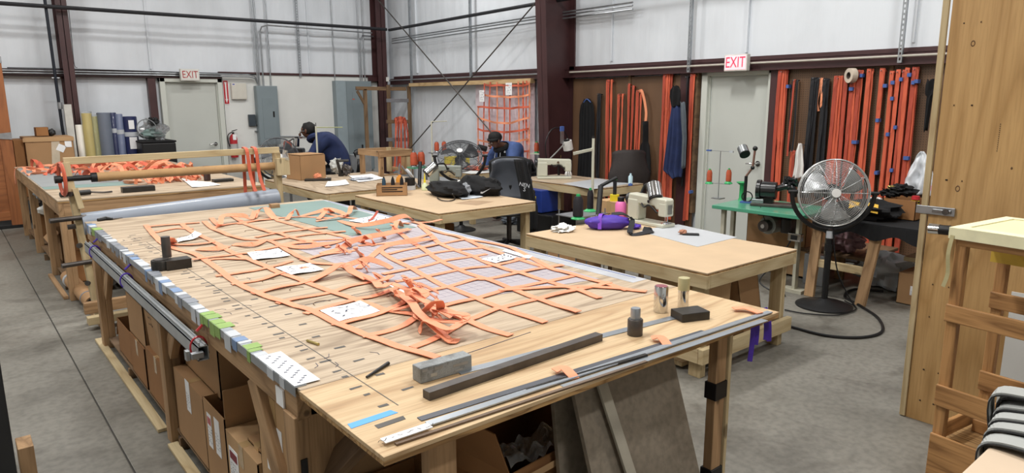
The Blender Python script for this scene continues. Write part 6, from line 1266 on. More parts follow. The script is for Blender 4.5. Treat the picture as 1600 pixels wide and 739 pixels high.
a, c = oy(361, 130, WY-.14), oy(386.5, 155, WY-.14); ab = thing('access_box', 'cream wall box below the conduits, next to the arrow sign', 'box', a); MB().bx(a.x, c.x, WY-.14, WY-.076, c.z, a.z).obj('box', plain('cream_box', 'CFCBC0', .5, 0, .04), ab, bevel=.004); MB().bx(a.x+.01, c.x-.01, WY-.143, WY-.14, c.z+.02, a.z-.01).obj('lid', plain('cream_box', 'CFCBC0'), ab, bevel=.002); MB().bx(a.x+.01, a.x+.07, WY-.146, WY-.143, a.z-.04, a.z-.0).obj('sticker', signwhite, ab); MB().bx(a.x+.02, a.x+.06, WY-.147, WY-.146, a.z-.03, a.z-.01).obj('print', bluetape, ab)
a, c = oy(388.5, 179, WY-.13), oy(400.5, 197, WY-.13); sw = thing('disconnect_switch', 'small dark grey switch box with a lever between extinguisher and panel', 'switch', a); MB().bx(a.x, c.x, WY-.13, WY-.076, c.z, a.z).obj('box', plain('dark_switch', '3C454C', .4), sw, bevel=.006); MB().tube([(c.x+.01, WY-.12, c.z+.03), (c.x+.04, WY-.14, c.z-.05)], .008, 8).obj('lever', black, sw); MB().bx(c.x-.02, c.x+.08, WY-.14, WY-.076, c.z-.10, c.z-.085).obj('bracket', galv, sw)
p = oy(365.5, 226, WY-.16); ex = thing('fire_extinguisher', 'red fire extinguisher with a white tag hanging by the back door', 'fire extinguisher', (p.x, WY-.16, p.z-.25)); zt = oy(365, 208, WY-.16).z; zb = oy(366, 246, WY-.16).z
MB().lathe([(0, 0), (.062, 0), (.068, .01), (.068, (zt-zb)*.78), (.05, (zt-zb)*.9), (.022, (zt-zb)*.96), (0, (zt-zb)*.97)], (p.x, WY-.16, zb), 24).obj('cylinder', red, ex, smooth=True); MB().lathe([(0, 0), (.02, 0), (.02, .04), (0, .04)], (p.x, WY-.16, zt-.02), 14).obj('valve', black, ex, smooth=True)
b = MB(); b.add([(p.x-.02, WY-.17, zt+.03), (p.x+.08, WY-.17, zt+.06), (p.x+.08, WY-.15, zt+.065), (p.x-.02, WY-.15, zt+.04)], [(0, 1, 2, 3)]); b.obj('lever', black, ex, solid=.006); MB().tube(smooth_path([(p.x-.02, WY-.16, zt+.02), (p.x-.09, WY-.16, zt-.03), (p.x-.10, WY-.16, zt-.14), (p.x-.075, WY-.17, zt-.24)]), .009, 8).obj('hose', black, ex, smooth=True)
MB().bx(p.x-.03, p.x+.03, WY-.232, WY-.23, zt-.12, zt-.02).obj('inspection_tag', paper, ex); MB().lathe([(0, 0), (.069, 0), (.069, .13), (0, .13)], (p.x, WY-.16, zb+.12), 24).obj('label_wrap', plain('label_grey', 'B5B3B0', .5), ex, smooth=True)
pipe('conduit', 'thin level conduit on the white wall between the electric panels', 'conduit', [oy(433, 213, WY-.1), oy(475, 213.5, WY-.1), oy(523, 214, WY-.1)], .011, galv)
a = oy(512, 211, WY-.09); tag(MB().bx(a.x, a.x+.12, WY-.10, WY-.076, a.z-.1, a.z+.02).obj('outlet_box', galv, bevel=.003), 'small outlet box on the white wall behind the person in navy', 'outlet')

# ================================================================== LEFT STORAGE: CABINET, CARTONS, ROLLS
cb = thing('tall_cabinet', 'tall orange-brown wooden cabinet frame cut off by the picture edge', 'cabinet', (.2, 11.9, 0)); YC = 11.9; orangewood = wood('cabinet_wood', '9A5F36', '6E3F22', .55, 1, 1, False, .9)
a, c, e = oy(22, 92, YC), oy(35, 330, YC), oy(27, 212, YC)
xr_ = .80; plank('corner_post', xr_-.14, xr_, YC, YC+.06, 0, a.z, orangewood, cb); plank('bottom_rail', -.6, xr_-.14, YC, YC+.05, .12, .24, orangewood, cb); plank('middle_rail', -.6, xr_-.14, YC, YC+.05, e.z-.04, e.z+.03, orangewood, cb); MB().bx(-.6, xr_-.14, YC+.02, YC+.03, .24, e.z-.04).obj('lower_panel', orangewood, cb); MB().bx(-.6, xr_-.14, YC+.02, YC+.03, e.z+.03, a.z-.05).obj('upper_panel', plain('cream_panel', 'CFC3A0', .6), cb); MB().bx(xr_-.16, xr_+.006, YC-.006, YC+.07, a.z-.06, a.z+.03).obj('metal_cap', galv, cb, bevel=.003)
MB().prism([(-.35, 0), (.17, .05), (.17, -.05)], .004, Matrix.Translation((xr_-.17, YC-.005, e.z)) @ Matrix.Rotation(PI/2, 4, 'X')).obj('strap_hinge', galv, cb); plank('plinth', -.6, xr_, YC, YC+.5, .0, .05, black, cb); plank('side_panel', xr_-.02, xr_, YC+.06, YC+.6, .1, a.z-.05, orangewood, cb)
a, c = oy(37, 213, 12.1), oy(113, 208, 12.1)
q = carton(a.x, c.x+.0, 12.1, 12.75, .45, 1.30, 'very large brown carton with shiny tape and two labels standing behind the farther table', kraft, False, None, tape=False)
def stick(x, y, z, w_, h, mt_, par, nm, rz=0): o = MB().box((0,0,0), (w_, .002, h)).obj(nm, mt_, None, m=TR(x, y, z, ry=rz)); adopt(o, par); return o
stick(1.31, 12.097, 1.06, .1, .42, plain('shiny_tape', 'C9BCA6', .15, 0, .1, coat=.6), q, 'shiny_tape', .08); stick(1.48, 12.096, 1.21, .085, .12, paper, q, 'shipping_label'); stick(1.385, 12.096, 1.14, .1, .1, paper, q, 'shipping_label', .5)
plank('carton_lid_edge', a.x-.02, c.x+.01, 12.09, 12.1, 1.24, 1.30, kraft3, q)
carton(.82, .95, 12.15, 12.7, .40, 1.22, 'narrow carton squeezed between the cabinet and the very large carton', kraft2, False, None, tape=False)
lo = thing('low_shelf', 'low dark shelf holding the large cartons', 'shelf', (1.2, 12.4, 0)); plank('shelf_board', .8, 1.65, 12.05, 12.95, .36, .395, pinedark, lo)
for x in (.84, 1.6):
    for y in (12.1, 12.9): plank('leg', x-.03, x+.03, y-.03, y+.03, 0, .36, pinedark, lo)
q.location.z = .40; 
carton(1.12, 1.28, 12.3, 12.5, 1.262, 1.39, 'small dark torn carton on top of the very large one', kraft2, True, None); tag(MB().blob((1.32, 12.35, 1.31), (.05, .05, .05), 3, .3).obj('black_lump', black, smooth=True), 'black lump on top of the very large carton', 'lump')
tag(MB().bx(1.56, 1.66, 12.7, 12.78, .0, 1.72).obj('white_board_strip', plain('dirty_white', 'C9C8C2', .6, 0, .1)), 'narrow dirty white board standing behind the cartons by the column', 'board')
rolls = [(117, 129, 195, 'E8E4DA', 'short cream fabric roll, nearest the cartons'), (127, 142, 177, 'D9C25E', 'yellow fabric roll wrapped in clear film'), (139, 153, 182, 'A8A252', 'olive fabric roll under shiny film'), (150, 172, 176, '6E7684', 'thick slate grey fabric roll'), (169, 181, 176, '252D54', 'slim navy fabric roll with a white band'), (179, 191, 178, '6C7590', 'slim blue grey fabric roll leaning between the two navy rolls'), (190, 213, 182, '222A55', 'thick navy fabric roll with white labels, nearest the black bin')]
for i, (pl, pr, yt, col_, lb) in enumerate(rolls):
    yy = 12.72 - .03*(i % 2); a, c = oy(pl, yt, yy), oy(pr, yt, yy); rd = (c.x-a.x)/2; x = (a.x+c.x)/2; h = a.z; r = thing('fabric_roll', lb, 'fabric roll', (x, yy, 0), 0, 'fabric rolls against the back wall')
    MB().lathe([(0, 0), (rd, 0), (rd, h-.01), (rd*.9, h), (rd*.5, h), (rd*.45, h-.03), (0, h-.03)], (x, yy, 0), 26).obj('fabric', plain('roll_'+col_, col_, .45, 0, .08, 3, .15, 20, coat=.25), r, smooth=True)
    MB().lathe([(0, 0), (rd*.4, 0), (rd*.36, .02), (0, .02)], (x, yy, h-.03), 16).obj('core', kraft, r)
    if i in (4, 5, 6): MB().lathe([(0, 0), (rd+.003, 0), (rd+.003, .07), (0, .07)], (x, yy, h-.32), 26).obj('white_band', whitetape, r, smooth=True)
    if i == 6: MB().bx(x-.04, x+.04, yy-rd-.006, yy-rd-.002, h-.2, h-.06).obj('label', paper, r); MB().bx(x-.05, x+.06, yy-rd-.008, yy-rd-.003, h-.52, h-.33).obj('label', paper, r)
    if i in (1, 2): MB().grid(lambda u, v: (x + (rd+.012)*math.cos(u*2*PI), yy + (rd+.012)*math.sin(u*2*PI), h*v + .03 + .02*noise.noise(Vector((u*9, v*5, i)))), 24, 10).obj('film_wrap', glassplastic, r)
a, c = oy(222, 224, 12.2), oy(275, 224, 12.2); bn = thing('black_bin', 'black bin with a wrapped machine on top beside the back door', 'bin', ((a.x+c.x)/2, 12.5, 0)); MB().bx(a.x, c.x, 12.2, 12.85, 0, a.z).obj('bin_body', black, bn, bevel=.02); MB().bx(a.x-.01, c.x+.01, 12.19, 12.86, a.z, a.z+.03).obj('bin_lid', blackcloth, bn, bevel=.01)
z0 = a.z+.03; wm_ = thing('wrapped_machine', 'machine part wrapped in clear plastic on the black bin', 'machine', (a.x+.25, 12.5, z0)); MB().blob((a.x+.25, 12.5, z0+.15), (.2, .18, .16), 9, .5, 2.5, flat=.15).obj('wrap', glassplastic, wm_, smooth=True); MB().tube([(a.x+.22, 12.5, z0), (a.x+.22, 12.5, z0+.30)], .05, 14).obj('column', black, wm_); MB().blob((a.x+.25, 12.45, z0+.30), (.08, .08, .07), 4, .5).obj('black_head', black, wm_); MB().blob((a.x+.2, 12.45, z0+.1), (.15, .12, .08), 6, .4, flat=.07).obj('grey_housing', plain('sea_grey', '6F8480', .4), wm_, smooth=True); MB().torus((0, 0, 0), .14, .008, Matrix.Translation((a.x+.12, 12.35, z0+.2)) @ Matrix.Rotation(PI/2, 4, 'X'), 28, 6).obj('wire_hoop', galv, wm_)
tag(MB().bx(3.75, 4.25, 12.2, 12.9, 0, .62).obj('floor_cabinet', plain('far_grey', 'A9A9A5', .6)), 'pale low cabinet behind the dark fan', 'cabinet')

# ================================================================== OLD WOODEN FRAME IN THE CORNER
wf = thing('ladder_rack', 'old wooden ladder-like frame standing before the brown corner column', 'frame', (6.9, 12.3, 0)); YF_ = 12.3
def fb(p0, p1, w_, h, nm='rail', mt_=pinedark, up=(0, 0, 1), dy=0): beam(nm, oy(p0[0], p0[1], YF_+dy)+Vector((0, 0, 0)), oy(p1[0], p1[1], YF_+dy), w_, h, mt_, wf, up)
fb((556, 138), (634, 139), .04, .07, 'top_rail', pinedark)
for pt in ((570, 139), (605, 133), (637, 134)):
    p = oy(pt[0], pt[1], YF_); plank('post', p.x-.035, p.x+.035, YF_-.06 if pt[0] != 570 else YF_-.02, YF_-.02 if pt[0] != 570 else YF_+.02, 0, p.z, pinedark, wf)
for yy, m_ in ((157, graycloth), (190, pinedark), (218, graycloth)): fb((604, yy), (638, yy), .03, .07, 'rung', m_ if m_ is pinedark else plain('grey_wood', '77767A', .7), dy=-.05)
fb((558, 142), (571, 165), .03, .05, 'brace')
p = oy(571, 139, YF_); hb = thing('webbing_hank', 'long hank of orange straps hung on a rung of the old wooden frame', 'webbing', oy(625, 185, YF_-.08)); rnd = random.Random(14)
for k in range(12):
    pa_ = oy(618+k*1.4, 186 - 2*math.sin(k/11*PI), YF_-.10-.012*(k % 3)); pb_ = oy(617+k*1.7+rnd.uniform(-2, 2), rnd.uniform(250, 275), YF_-.12)
    P = smooth_path([pa_+Vector((0, .03, -.02)), pa_, (pa_*.6+pb_*.4)+Vector((rnd.uniform(-.04, .04), -.02, 0)), pb_], 5); MB().ribbon(P, .035, .003, [rnd.uniform(-.7, .7) for _ in P], side=(1, 0, 0)).obj('strap', rnd.choice([orange2, orange3]), hb)

# ================================================================== ON THE FAR SEWING TABLE (s3)
def zz(px, py, z=.712): return oz(px, py, z)
a = oz(455, 270, .712); q = carton(-.14, .14, -.14, .14, 0, .01, 'x', kraft, False) if False else None
sb = carton(3.77, 4.15, 8.81, 9.19, .7125, 1.04, 'square closed cardboard box on the table in front of the person in navy', kraft, True, None, [])
sb.matrix_basis = TR(3.84, 9.08, .7125, rz=.12)
o = MB().bx(-.185, .185, -.185, .185, .334, .340).obj('flaps', kraft, None); o.matrix_basis = TR(3.84, 9.08, .7125, rz=.12); adopt(o, sb)
ro_ = thing('steel_rod_stand', 'upright steel rod on a flat black plate near the square box', 'stand', zz(502, 281)); c = zz(497, 282); MB().box((0,0,0), (.34, .13, .025)).obj('plate', darksteel, ro_, bevel=.003, m=TR(c.x, c.y, .726, rz=-.5)); c = zz(500, 279); MB().tube([(c.x, c.y, .738), (c.x, c.y, .95)], .022, 18).obj('rod', steel('mid_steel', '8B8D90'), ro_, smooth=True); MB().blob((c.x-.06, c.y-.04, .76), (.06, .05, .03), 3, .5).obj('orange_scrap', orange, ro_)
for pts, lb, sd in (([(478,275),(503,274),(512,279),(486,281)], 'white paper under the rod stand on the far sewing table', 1), ([(512,284),(540,281),(546,288),(508,292)], 'folded white instruction sheet at the near corner of the far sewing table', 2), ([(440,273),(465,271),(480,277),(452,279)], 'white paper beside the square box', 3), ([(545,275),(580,272),(600,279),(560,285)], 'pale paper in the middle of the far sewing table', 4)):
    flatpaper(pts, lb, .712, None, sd, 2)
yb_ = thing('tape_measure', 'small yellow and black tape measure left of the square box', 'tape measure', zz(446, 272)); c = zz(446, 272); MB().box((c.x, c.y, .735), (.07, .05, .045)).obj('case', black, yb_, bevel=.008); MB().box((c.x+.0, c.y-.027, .735), (.05, .004, .03)).obj('yellow_face', yellow, yb_)
vz = thing('clamp_tool', 'black clamp tool standing on the far sewing table', 'tool', zz(532, 275)); c = zz(533, 275); MB().tube([(c.x, c.y, .712), (c.x, c.y, .74)], .04, 14).obj('foot', darksteel, vz); MB().tube(smooth_path([(c.x, c.y, .74), (c.x-.03, c.y, .85), (c.x-.05, c.y, .95)]), .022, 8).obj('stem', darksteel, vz, smooth=True); MB().tube([(c.x-.06, c.y, .93), (c.x+.10, c.y-.05, .93)], .018, 8).obj('jaw', darksteel, vz, smooth=True); MB().blob((c.x+.08, c.y-.03, .80), (.06, .05, .07), 5, .6).obj('gear', rawsteel, vz)
c = oz(526, 262, .80); tag(MB().blob((c.x, c.y, .83), (.09, .08, .1), 12, .5, 2.5).obj('grey_rag', plain('pale_rag', 'B9BAB6', .85), smooth=True), 'pale grey rag draped behind the black clamp tool', 'rag')
c = oz(565, 280, .72); tag(MB().blob((c.x, c.y, .725), (.16, .10, .02), 14, .4, 3, flat=.012).obj('clear_bag', plain('bag_film', 'A9AEB6', .25, 0, .1), smooth=True), 'clear plastic bag lying flat at the back of the far sewing table', 'bag')
ck = thing('wooden_crate', 'open wooden crate frame standing on the far sewing table', 'crate', (5.0, 8.9, .712)); M_ = TR(4.72, 8.62, .712, rz=0)
for x in (0, .44):
    for y in (0, .55): o = plank('corner_post', x, x+.07, y, y+.04, 0, .36, pine if x else pineold, None); o.matrix_basis = M_ @ o.matrix_basis; adopt(o, ck)
for args in ((0, .51, -.021, -.001, .27, .36), (0, .51, .592, .612, .27, .36), (-.021, -.001, 0, .59, .28, .36), (.512, .532, 0, .59, .28, .36), (.0, .51, .04, .06, .0, .02), (.36, .44, -.001, .02, 0, .27), (.512, .532, 0, .59, .02, .07)):
    o = plank('slat', *args, pineold, None); o.matrix_basis = M_ @ o.matrix_basis; adopt(o, ck)

# ================================================================== ON THE BAG TABLE (s2)
cbx = carton(3.72, 4.06, 6.72, 6.98, .712, .83, 'low printed carton with black cones in it at the left end of the bag table', kraft, True, None, [])
M_ = TR(3.905, 6.86, .712, rz=-.55); cbx.matrix_basis = M_
for k in range(3):
    o = MB().bx(-.11, .12 - .06*(k == 1), -.1315, -.1305, .085-.022*k, .097-.022*k).obj('printed_line', black_ink, None); o.matrix_basis = M_; adopt(o, cbx)
for k, px in enumerate((578, 596, 606)):
    c = M_ @ Vector((-.09+.1*k, .02, .006)); cone(['black thread cone with a bluish tip in the printed carton', 'black thread cone in the middle of the printed carton', 'black thread cone at the right in the printed carton'][k], c, threadblack if k else plain('teal_thread', '27465A'), black, .19, .022, 'cones in the printed carton', .024)
c = oz(625, 299, .712); cone('ochre yellow thread cone beside the printed carton', c, plain('ochre_thread', 'D98E2A', .6, 0, .1, 6, .35, 260, stretch=(1, 1, 6)), plain('ochre_thread', 'D98E2A'), .19, .045, None, .045)
c = oz(641, 296, .712); wp = thing('tape_stack', 'white roll with a black roll on it beside the ochre cone', 'tape', c); MB().lathe([(0, 0), (.065, 0), (.065, .05), (0, .05)], c, 24).obj('white_roll', whitetape, wp, smooth=True); MB().lathe([(0, 0), (.06, 0), (.06, .09), (0, .09)], c+Vector((0, 0, .05)), 24).obj('black_roll', black, wp, smooth=True); MB().torus((0, 0, 0), .055, .018, Matrix.Translation(c+Vector((0, 0, .19))) @ Matrix.Rotation(.9, 4, 'Y') @ Matrix.Rotation(.3, 4, 'X'), 26, 6).obj('white_ring', whitetape, wp, smooth=True)
c = oz(664, 297, .712); gb = thing('glue_bottle', 'translucent squeeze bottle with a long yellow nozzle', 'bottle', c); MB().lathe([(0, 0), (.04, 0), (.042, .01), (.036, .06), (.015, .09), (0, .09)], c, 20).obj('bottle', plain('pale_green_plastic', 'D6DEB6', .3), gb, smooth=True); MB().lathe([(0, .085), (.016, .085), (.004, .2), (0, .2)], c, 14).obj('nozzle', yellow, gb, smooth=True)
ll = thing('lamp_arms', 'grey jointed lamp arms leaning behind the glue bottle', 'lamp', oz(650, 297, .712)); a = oz(655, 293, .712); MB().tube([a, a+Vector((-.18, .1, .27))], .010, 8).obj('arm', galv, ll, smooth=True); MB().tube([a+Vector((.02, .03, 0)), a+Vector((.1, .12, .30))], .022, 10).obj('black_arm', black, ll, smooth=True); MB().tube([a+Vector((-.2, .12, 0)), a+Vector((-.2, .12, .27))], .012, 8).obj('arm', galv, ll, smooth=True)
b1 = thing('black_bag', 'limp black cloth bag lying at the left on the bag table', 'bag', oz(700, 305, .712)); c = oz(700, 306, .712); MB().blob((c.x, c.y, .785), (.17, .31, .09), 21, .3, 1.8, flat=.072, m=None).obj('body', blackcloth, b1, smooth=True); MB().tube(smooth_path([oz(683,309,.72), oz(690,313,.72), oz(702,314,.72), oz(711,311,.72), oz(707,303,.78)], 6), .006, 6).obj('drawstring', black, b1)
b1.matrix_basis = b1.matrix_basis
b2 = thing('sports_bag', 'black and grey drawstring bag with a small white swoosh mark', 'bag', oz(750, 305, .712)); c = oz(750, 303, .712); MB().blob((c.x, c.y, .80), (.18, .31, .12), 33, .32, 1.7, flat=.087).obj('body', blackcloth, b2, smooth=True); c3 = oz(732, 306, .712); MB().blob((c3.x-.03, c3.y+.02, .775), (.05, .07, .075), 7, .4, 2, flat=.06).obj('grey_panel', plain('bag_grey', '8E9196', .8), b2, smooth=True)
# swoosh mark facing the camera
sp_ = oz(762, 296, .80); u1 = Vector((.77, -.637, 0)); MS = Matrix(((u1.x, 0, -.637, sp_.x-.13), (u1.y, 0, -.77, sp_.y-.13), (0, 1, 0, sp_.z+.0), (0, 0, 0, 1)))
MB().prism([(-.05, .0), (-.055, -.018), (-.035, -.022), (.055, .035), (-.03, -.004), (-.042, -.002)], .002, MS).obj('swoosh_mark', whitetape, b2)
flatpaper([(712,307),(742,304),(755,308),(722,312)], 'pale paper sheet under the black bags', .712, plain('pale_blue_sheet', 'CBD3DB', .5))
tag(sheet('worn_patch', flat([(710,318),(735,313),(772,315),(745,321)], .71, 0), .7102, plain('worn_wood', 'A98C6E', .5, 0, .12, 12), None, .0006), 'worn dark patch on the bare part of the bag table', 'patch')

# ================================================================== CHAIRS
def office_chair(label, base, seat_z, rz, back_fn, mats, back_w=.5, back_h=.6):
    r = thing('office_chair', label, 'chair', (base[0], base[1], 0), rz); M_ = TR(base[0], base[1], 0, rz)
    def P(b, nm, mt_, bev=0, sm=False, sol=0): o = b.obj(nm, mt_, None, bevel=bev, smooth=sm, solid=sol); o.matrix_basis = M_; adopt(o, r); return o
    for k in range(5):
        a = 2*PI*k/5; P(MB().tube([(0, 0, .09), (.28*math.cos(a), .28*math.sin(a), .06)], [.025, .018], 8), 'base_leg', black); P(MB().tube([(.28*math.cos(a)-.01, .28*math.sin(a), .03), (.28*math.cos(a)+.015, .28*math.sin(a), .03)], .03, 14), 'castor', black)
    P(MB().tube([(0, 0, .08), (0, 0, seat_z-.08)], .03, 12), 'gas_lift', rawsteel, 0, True); P(MB().blob((0, 0, seat_z-.03), (.26, .25, .055), 2, .1), 'seat', mats[1], 0, True)
    P(MB().tube(smooth_path([(0, -.15, seat_z-.07), (0, -.29, seat_z), (0, -.30, seat_z+.25)]), .022, 8), 'back_support', black, 0, True)
    def fn(u, v):
        w_ = back_w*(.80+.2*math.sin(min(1, v*1.25)*PI)) ; x = (u-.5)*w_; return (x, -.27 + .12*(abs(u-.5)*2)**2 - .05*math.sin(v*PI) + .02*v, seat_z+.08+back_h*v - .04*(abs(u-.5)*2)**4*(1 if v > .5 else 0))
    P(MB().grid(fn, 16, 14), 'backrest', mats[0], 0, 'all', .035)
    for s_ in (-1, 1): P(MB().tube(smooth_path([(s_*.24, -.1, seat_z-.03), (s_*.29, -.08, seat_z+.1), (s_*.29, -.1, seat_z+.2), (s_*.28, .12, seat_z+.2)]), .018, 8), 'armrest', black, 0, True)
    return r, M_
cc1 = ox(1, 1, 1)
oc, OM = office_chair('grey padded office chair with a black headrest behind the bag table', (5.17, 6.31), .48, -.75+PI*1.0, None, (plain('grey_leather', '4C5058', .45, 0, .1, 6, coat=.15), black), .52, .50)
o = MB().grid(lambda u, v: ((u-.5)*.48, -.33 - .03*math.sin(v*PI) + .12*(abs(u-.5)*2)**2, .83+.24*v - .05*(abs(u-.5)*2)**4), 12, 8).obj('headrest', blackcloth, None, smooth='all', solid=.06); o.matrix_basis = OM; adopt(o, oc)
hd = thing('hoodie', 'black hoodie with white lettering draped over the grey office chair', 'hoodie', (5.35, 6.1, .9))
def hood(u, v):
    z_px = 250 + v*112; l = 783 + 26*v + (6 if v < .1 else 0); r_ = 818 + 22*min(1, v*1.4)
    p = ox(l*(1-u)+r_*u, z_px + 4*math.sin(u*7), 5.18 - .05*math.sin(u*PI) + .012*math.sin(u*20+v*3)); return p
def hood2(u, v):
    zp = 249 + v*112; l = 803+11*min(1, v*2); r_ = 822+18*min(1, v*1.5); x = 5.16 + .0*v; return ox(l*(1-u)+r_*u, zp, x-.05*math.sin(u*PI)+.010*math.sin(u*16+v*3))
MB().grid(hood2, 30, 26).obj('cloth', blackcloth, hd, smooth='all', solid=.01)
c = ox(820, 292, 5.06)
for s_, dz, sz in (('NEN', .025, .06), ('S', -.025, .065)):
    tm = basis((c.x-.02, c.y, c.z+dz), (.77, -.637, -.1)); z_ = Vector((-.6, -.75, .1)).normalized(); x_ = Vector((.77, -.637, -.25)).normalized(); y_ = z_.cross(x_); tm = Matrix(((x_.x, y_.x, z_.x, c.x-.03), (x_.y, y_.y, z_.y, c.y-.03), (x_.z, y_.z, z_.z, c.z+dz), (0, 0, 0, 1)))
    MB().box((0, 0, 0), (.001, .001, .001)) ; text(s_, sz, whitetape, tm, hd, 'lettering')
office_chair('black mesh office chair standing in front of the brown board', (6.92, 6.02), .47, -.62, None, (plain('black_mesh', '251D1B', .7, 0, .2, 40), black), .52, .58)

# ================================================================== THREAD CONES AND STANDS BEHIND
sh2 = thing('cone_rack', 'cream rack pole with a shelf of orange cones left of the black fan', 'stand', (5.9, 8.9, 0)); YR = 9.0
a = oy(674, 190, YR); l = oy(668, 238, YR); 
MB().tube([(a.x, YR, 0), (a.x, YR, a.z)], .012, 10).obj('pole', creamenamel, sh2, smooth=True); p = oy(698, 190, YR); MB().tube([(a.x, YR, a.z), (p.x, YR, a.z)], .008, 8).obj('top_arm', creamenamel, sh2); p0, p1 = oy(673, 238.5, YR), oy(700, 239, YR); MB().bx(p0.x, p1.x, YR-.06, YR+.06, p0.z-.012, p0.z).obj('shelf', galv, sh2); MB().bx(a.x-.15, a.x+.15, YR-.1, YR+.1, 0, .02).obj('foot', rawsteel, sh2)
for px, lb in ((682.5, 'left one of the two orange cones on the small upper shelf'), (694, 'right one of the two orange cones on the small upper shelf')):
    p = oy(px, 238, YR); cone(lb, (p.x, YR, p0.z), threadorange, galv, .17, .038, 'orange cones on the rack shelves', .04)
YR2 = 8.3; p0, p1 = oy(641, 261, YR2), oy(668, 261, YR2); s3_ = thing('cone_shelf', 'low wire shelf under the pair of big orange cones', 'shelf', (p0.x, YR2, 0)); MB().bx(p0.x, p1.x, YR2-.09, YR2+.09, p0.z-.02, p0.z-.001).obj('shelf_plate', green, s3_); 
for x in (p0.x+.02, p1.x-.02): MB().tube([(x, YR2, 0), (x, YR2, p0.z-.02)], .012, 8).obj('leg', galv, s3_)
for px, lb in ((647, 'left one of the pair of big orange thread cones by the wooden frame'), (658.5, 'right one of the pair of big orange thread cones by the wooden frame')):
    p = oy(px, 260, YR2); cone(lb, (p.x, YR2, p0.z), threadorange, galv, .215, .052, 'big orange cones', .05)
YR3 = 9.3; XR = 7.2
p0, p1 = ox(833, 238.5, XR), ox(852, 239, XR); s4_ = thing('cone_shelf', 'small wall side shelf with orange cones left of the brown column', 'shelf', (XR, p1.y, 0)); MB().bx(XR-.06, XR+.06, p1.y, p0.y, p0.z-.02, p0.z-.001).obj('shelf_plate', creamenamel, s4_); MB().tube([(XR, (p0.y+p1.y)/2, 0), (XR, (p0.y+p1.y)/2, p0.z)], .012, 8).obj('pole', galv, s4_)
for px, lb in ((838.5, 'orange cone on the wall side shelf, farther from the column'), (849.5, 'orange cone on the wall side shelf, right against the column')):
    p = ox(px, 238, XR); cone(lb, (XR, p.y, p0.z), threadorange, greenplas, .175, .04 if px < 845 else .026, 'orange cones by the column', .04)
tag(MB().bx(6.05, 6.45, 8.85, 8.98, .742, .90).obj('yellow_box', yellow, bevel=.004), 'yellow box on the white topped table behind the black fan', 'box')
c = oz(770, 262, .742); tag(MB().blob((6.15, 8.35, .76), (.16, .22, .025), 17, .6, 5, flat=.016).obj('orange_work', orange2, smooth=True), 'orange webbing pieces in front of the person in the beanie', 'webbing')
tag(MB().blob((5.95, 8.75, .765), (.08, .06, .03), 18, .6, 5, flat=.02).obj('orange_work', orange2, smooth=True), 'small orange piece beside the black fan on the white topped table', 'webbing')
th2 = thing('machine_lamp', 'small black gooseneck lamp in front of the person in the beanie', 'lamp', (6.05, 8.45, .742)); p = oy(751, 230, 8.3); MB().tube(smooth_path([(6.1, 8.5, .742), (6.05, 8.45, .9), (p.x-.05, 8.3, p.z-.02)]), .009, 8).obj('neck', black, th2, smooth=True); MB().tube([(p.x-.05, 8.3, p.z+.01), (p.x+.07, 8.25, p.z-.03)], [.04, .045], 16).obj('lamp_head', black, th2, smooth=True)
for px, py, YY, lb in ((492, 195, 9.9, 'cream thread stand pole with a long side arm in front of the person in navy'),):
    t_ = thing('thread_stand', lb, 'stand', (oy(px, py, YY).x, YY, 0)); a = oy(493.5, 197, YY); MB().tube([(a.x, YY, .0), (a.x, YY, a.z)], .014, 10).obj('pole', creamenamel, t_, smooth=True); c = oy(535, 199, YY); MB().tube([(a.x, YY, a.z-.02), (c.x, YY, c.z)], .007, 8).obj('side_arm', plain('olive_arm', 'A9AE7E'), t_); MB().tube([(a.x, YY, a.z), (a.x, YY, a.z+.05)], .006, 8).obj('tip', black, t_)
sewing_machine('dark and cream sewing machine in front of the person in navy', TR(4.32, 10.82, .742, rz=-.9), plain('machine_dark', '2A2B2E', .35))
p = oy(463, 222, 10.5); bucket_lamp('silver drum lamp over the machine of the person in navy', (p.x, 10.5, p.z), (-.1, 0, -.95), [(4.25, 10.6, .8), (p.x-.2, 10.5, p.z-.05), (p.x-.05, 10.5, p.z+.05)], .05, .12)
tag(MB().lathe([(0,0),(.06,0),(.06,.16),(.045,.19),(0,.19)], (4.05, 10.2, .98), 16).obj('orange_spool', threadorange, smooth=True), 'dusky orange spool behind the edge of the dark fan', 'spool'); 
so_ = thing('spool_post', 'slim post holding the dusky orange spool behind the dark fan', 'stand', (4.05, 10.2, 0)); MB().tube([(4.05, 10.2, 0), (4.05, 10.2, .98)], .02, 10).obj('post', galv, so_)
tag(MB().bx(4.55, 4.85, 9.85, 10.1, 0, .70).obj('dark_cabinet', black, bevel=.01), 'low black cabinet behind the square cardboard box', 'cabinet')
tag(MB().bx(4.95, 5.2, 9.75, 10.0, .0, .93).obj('grey_post_box', plain('far_steel', '9A9C9C', .5, .3)), 'grey metal box post behind the clamp tool', 'box')

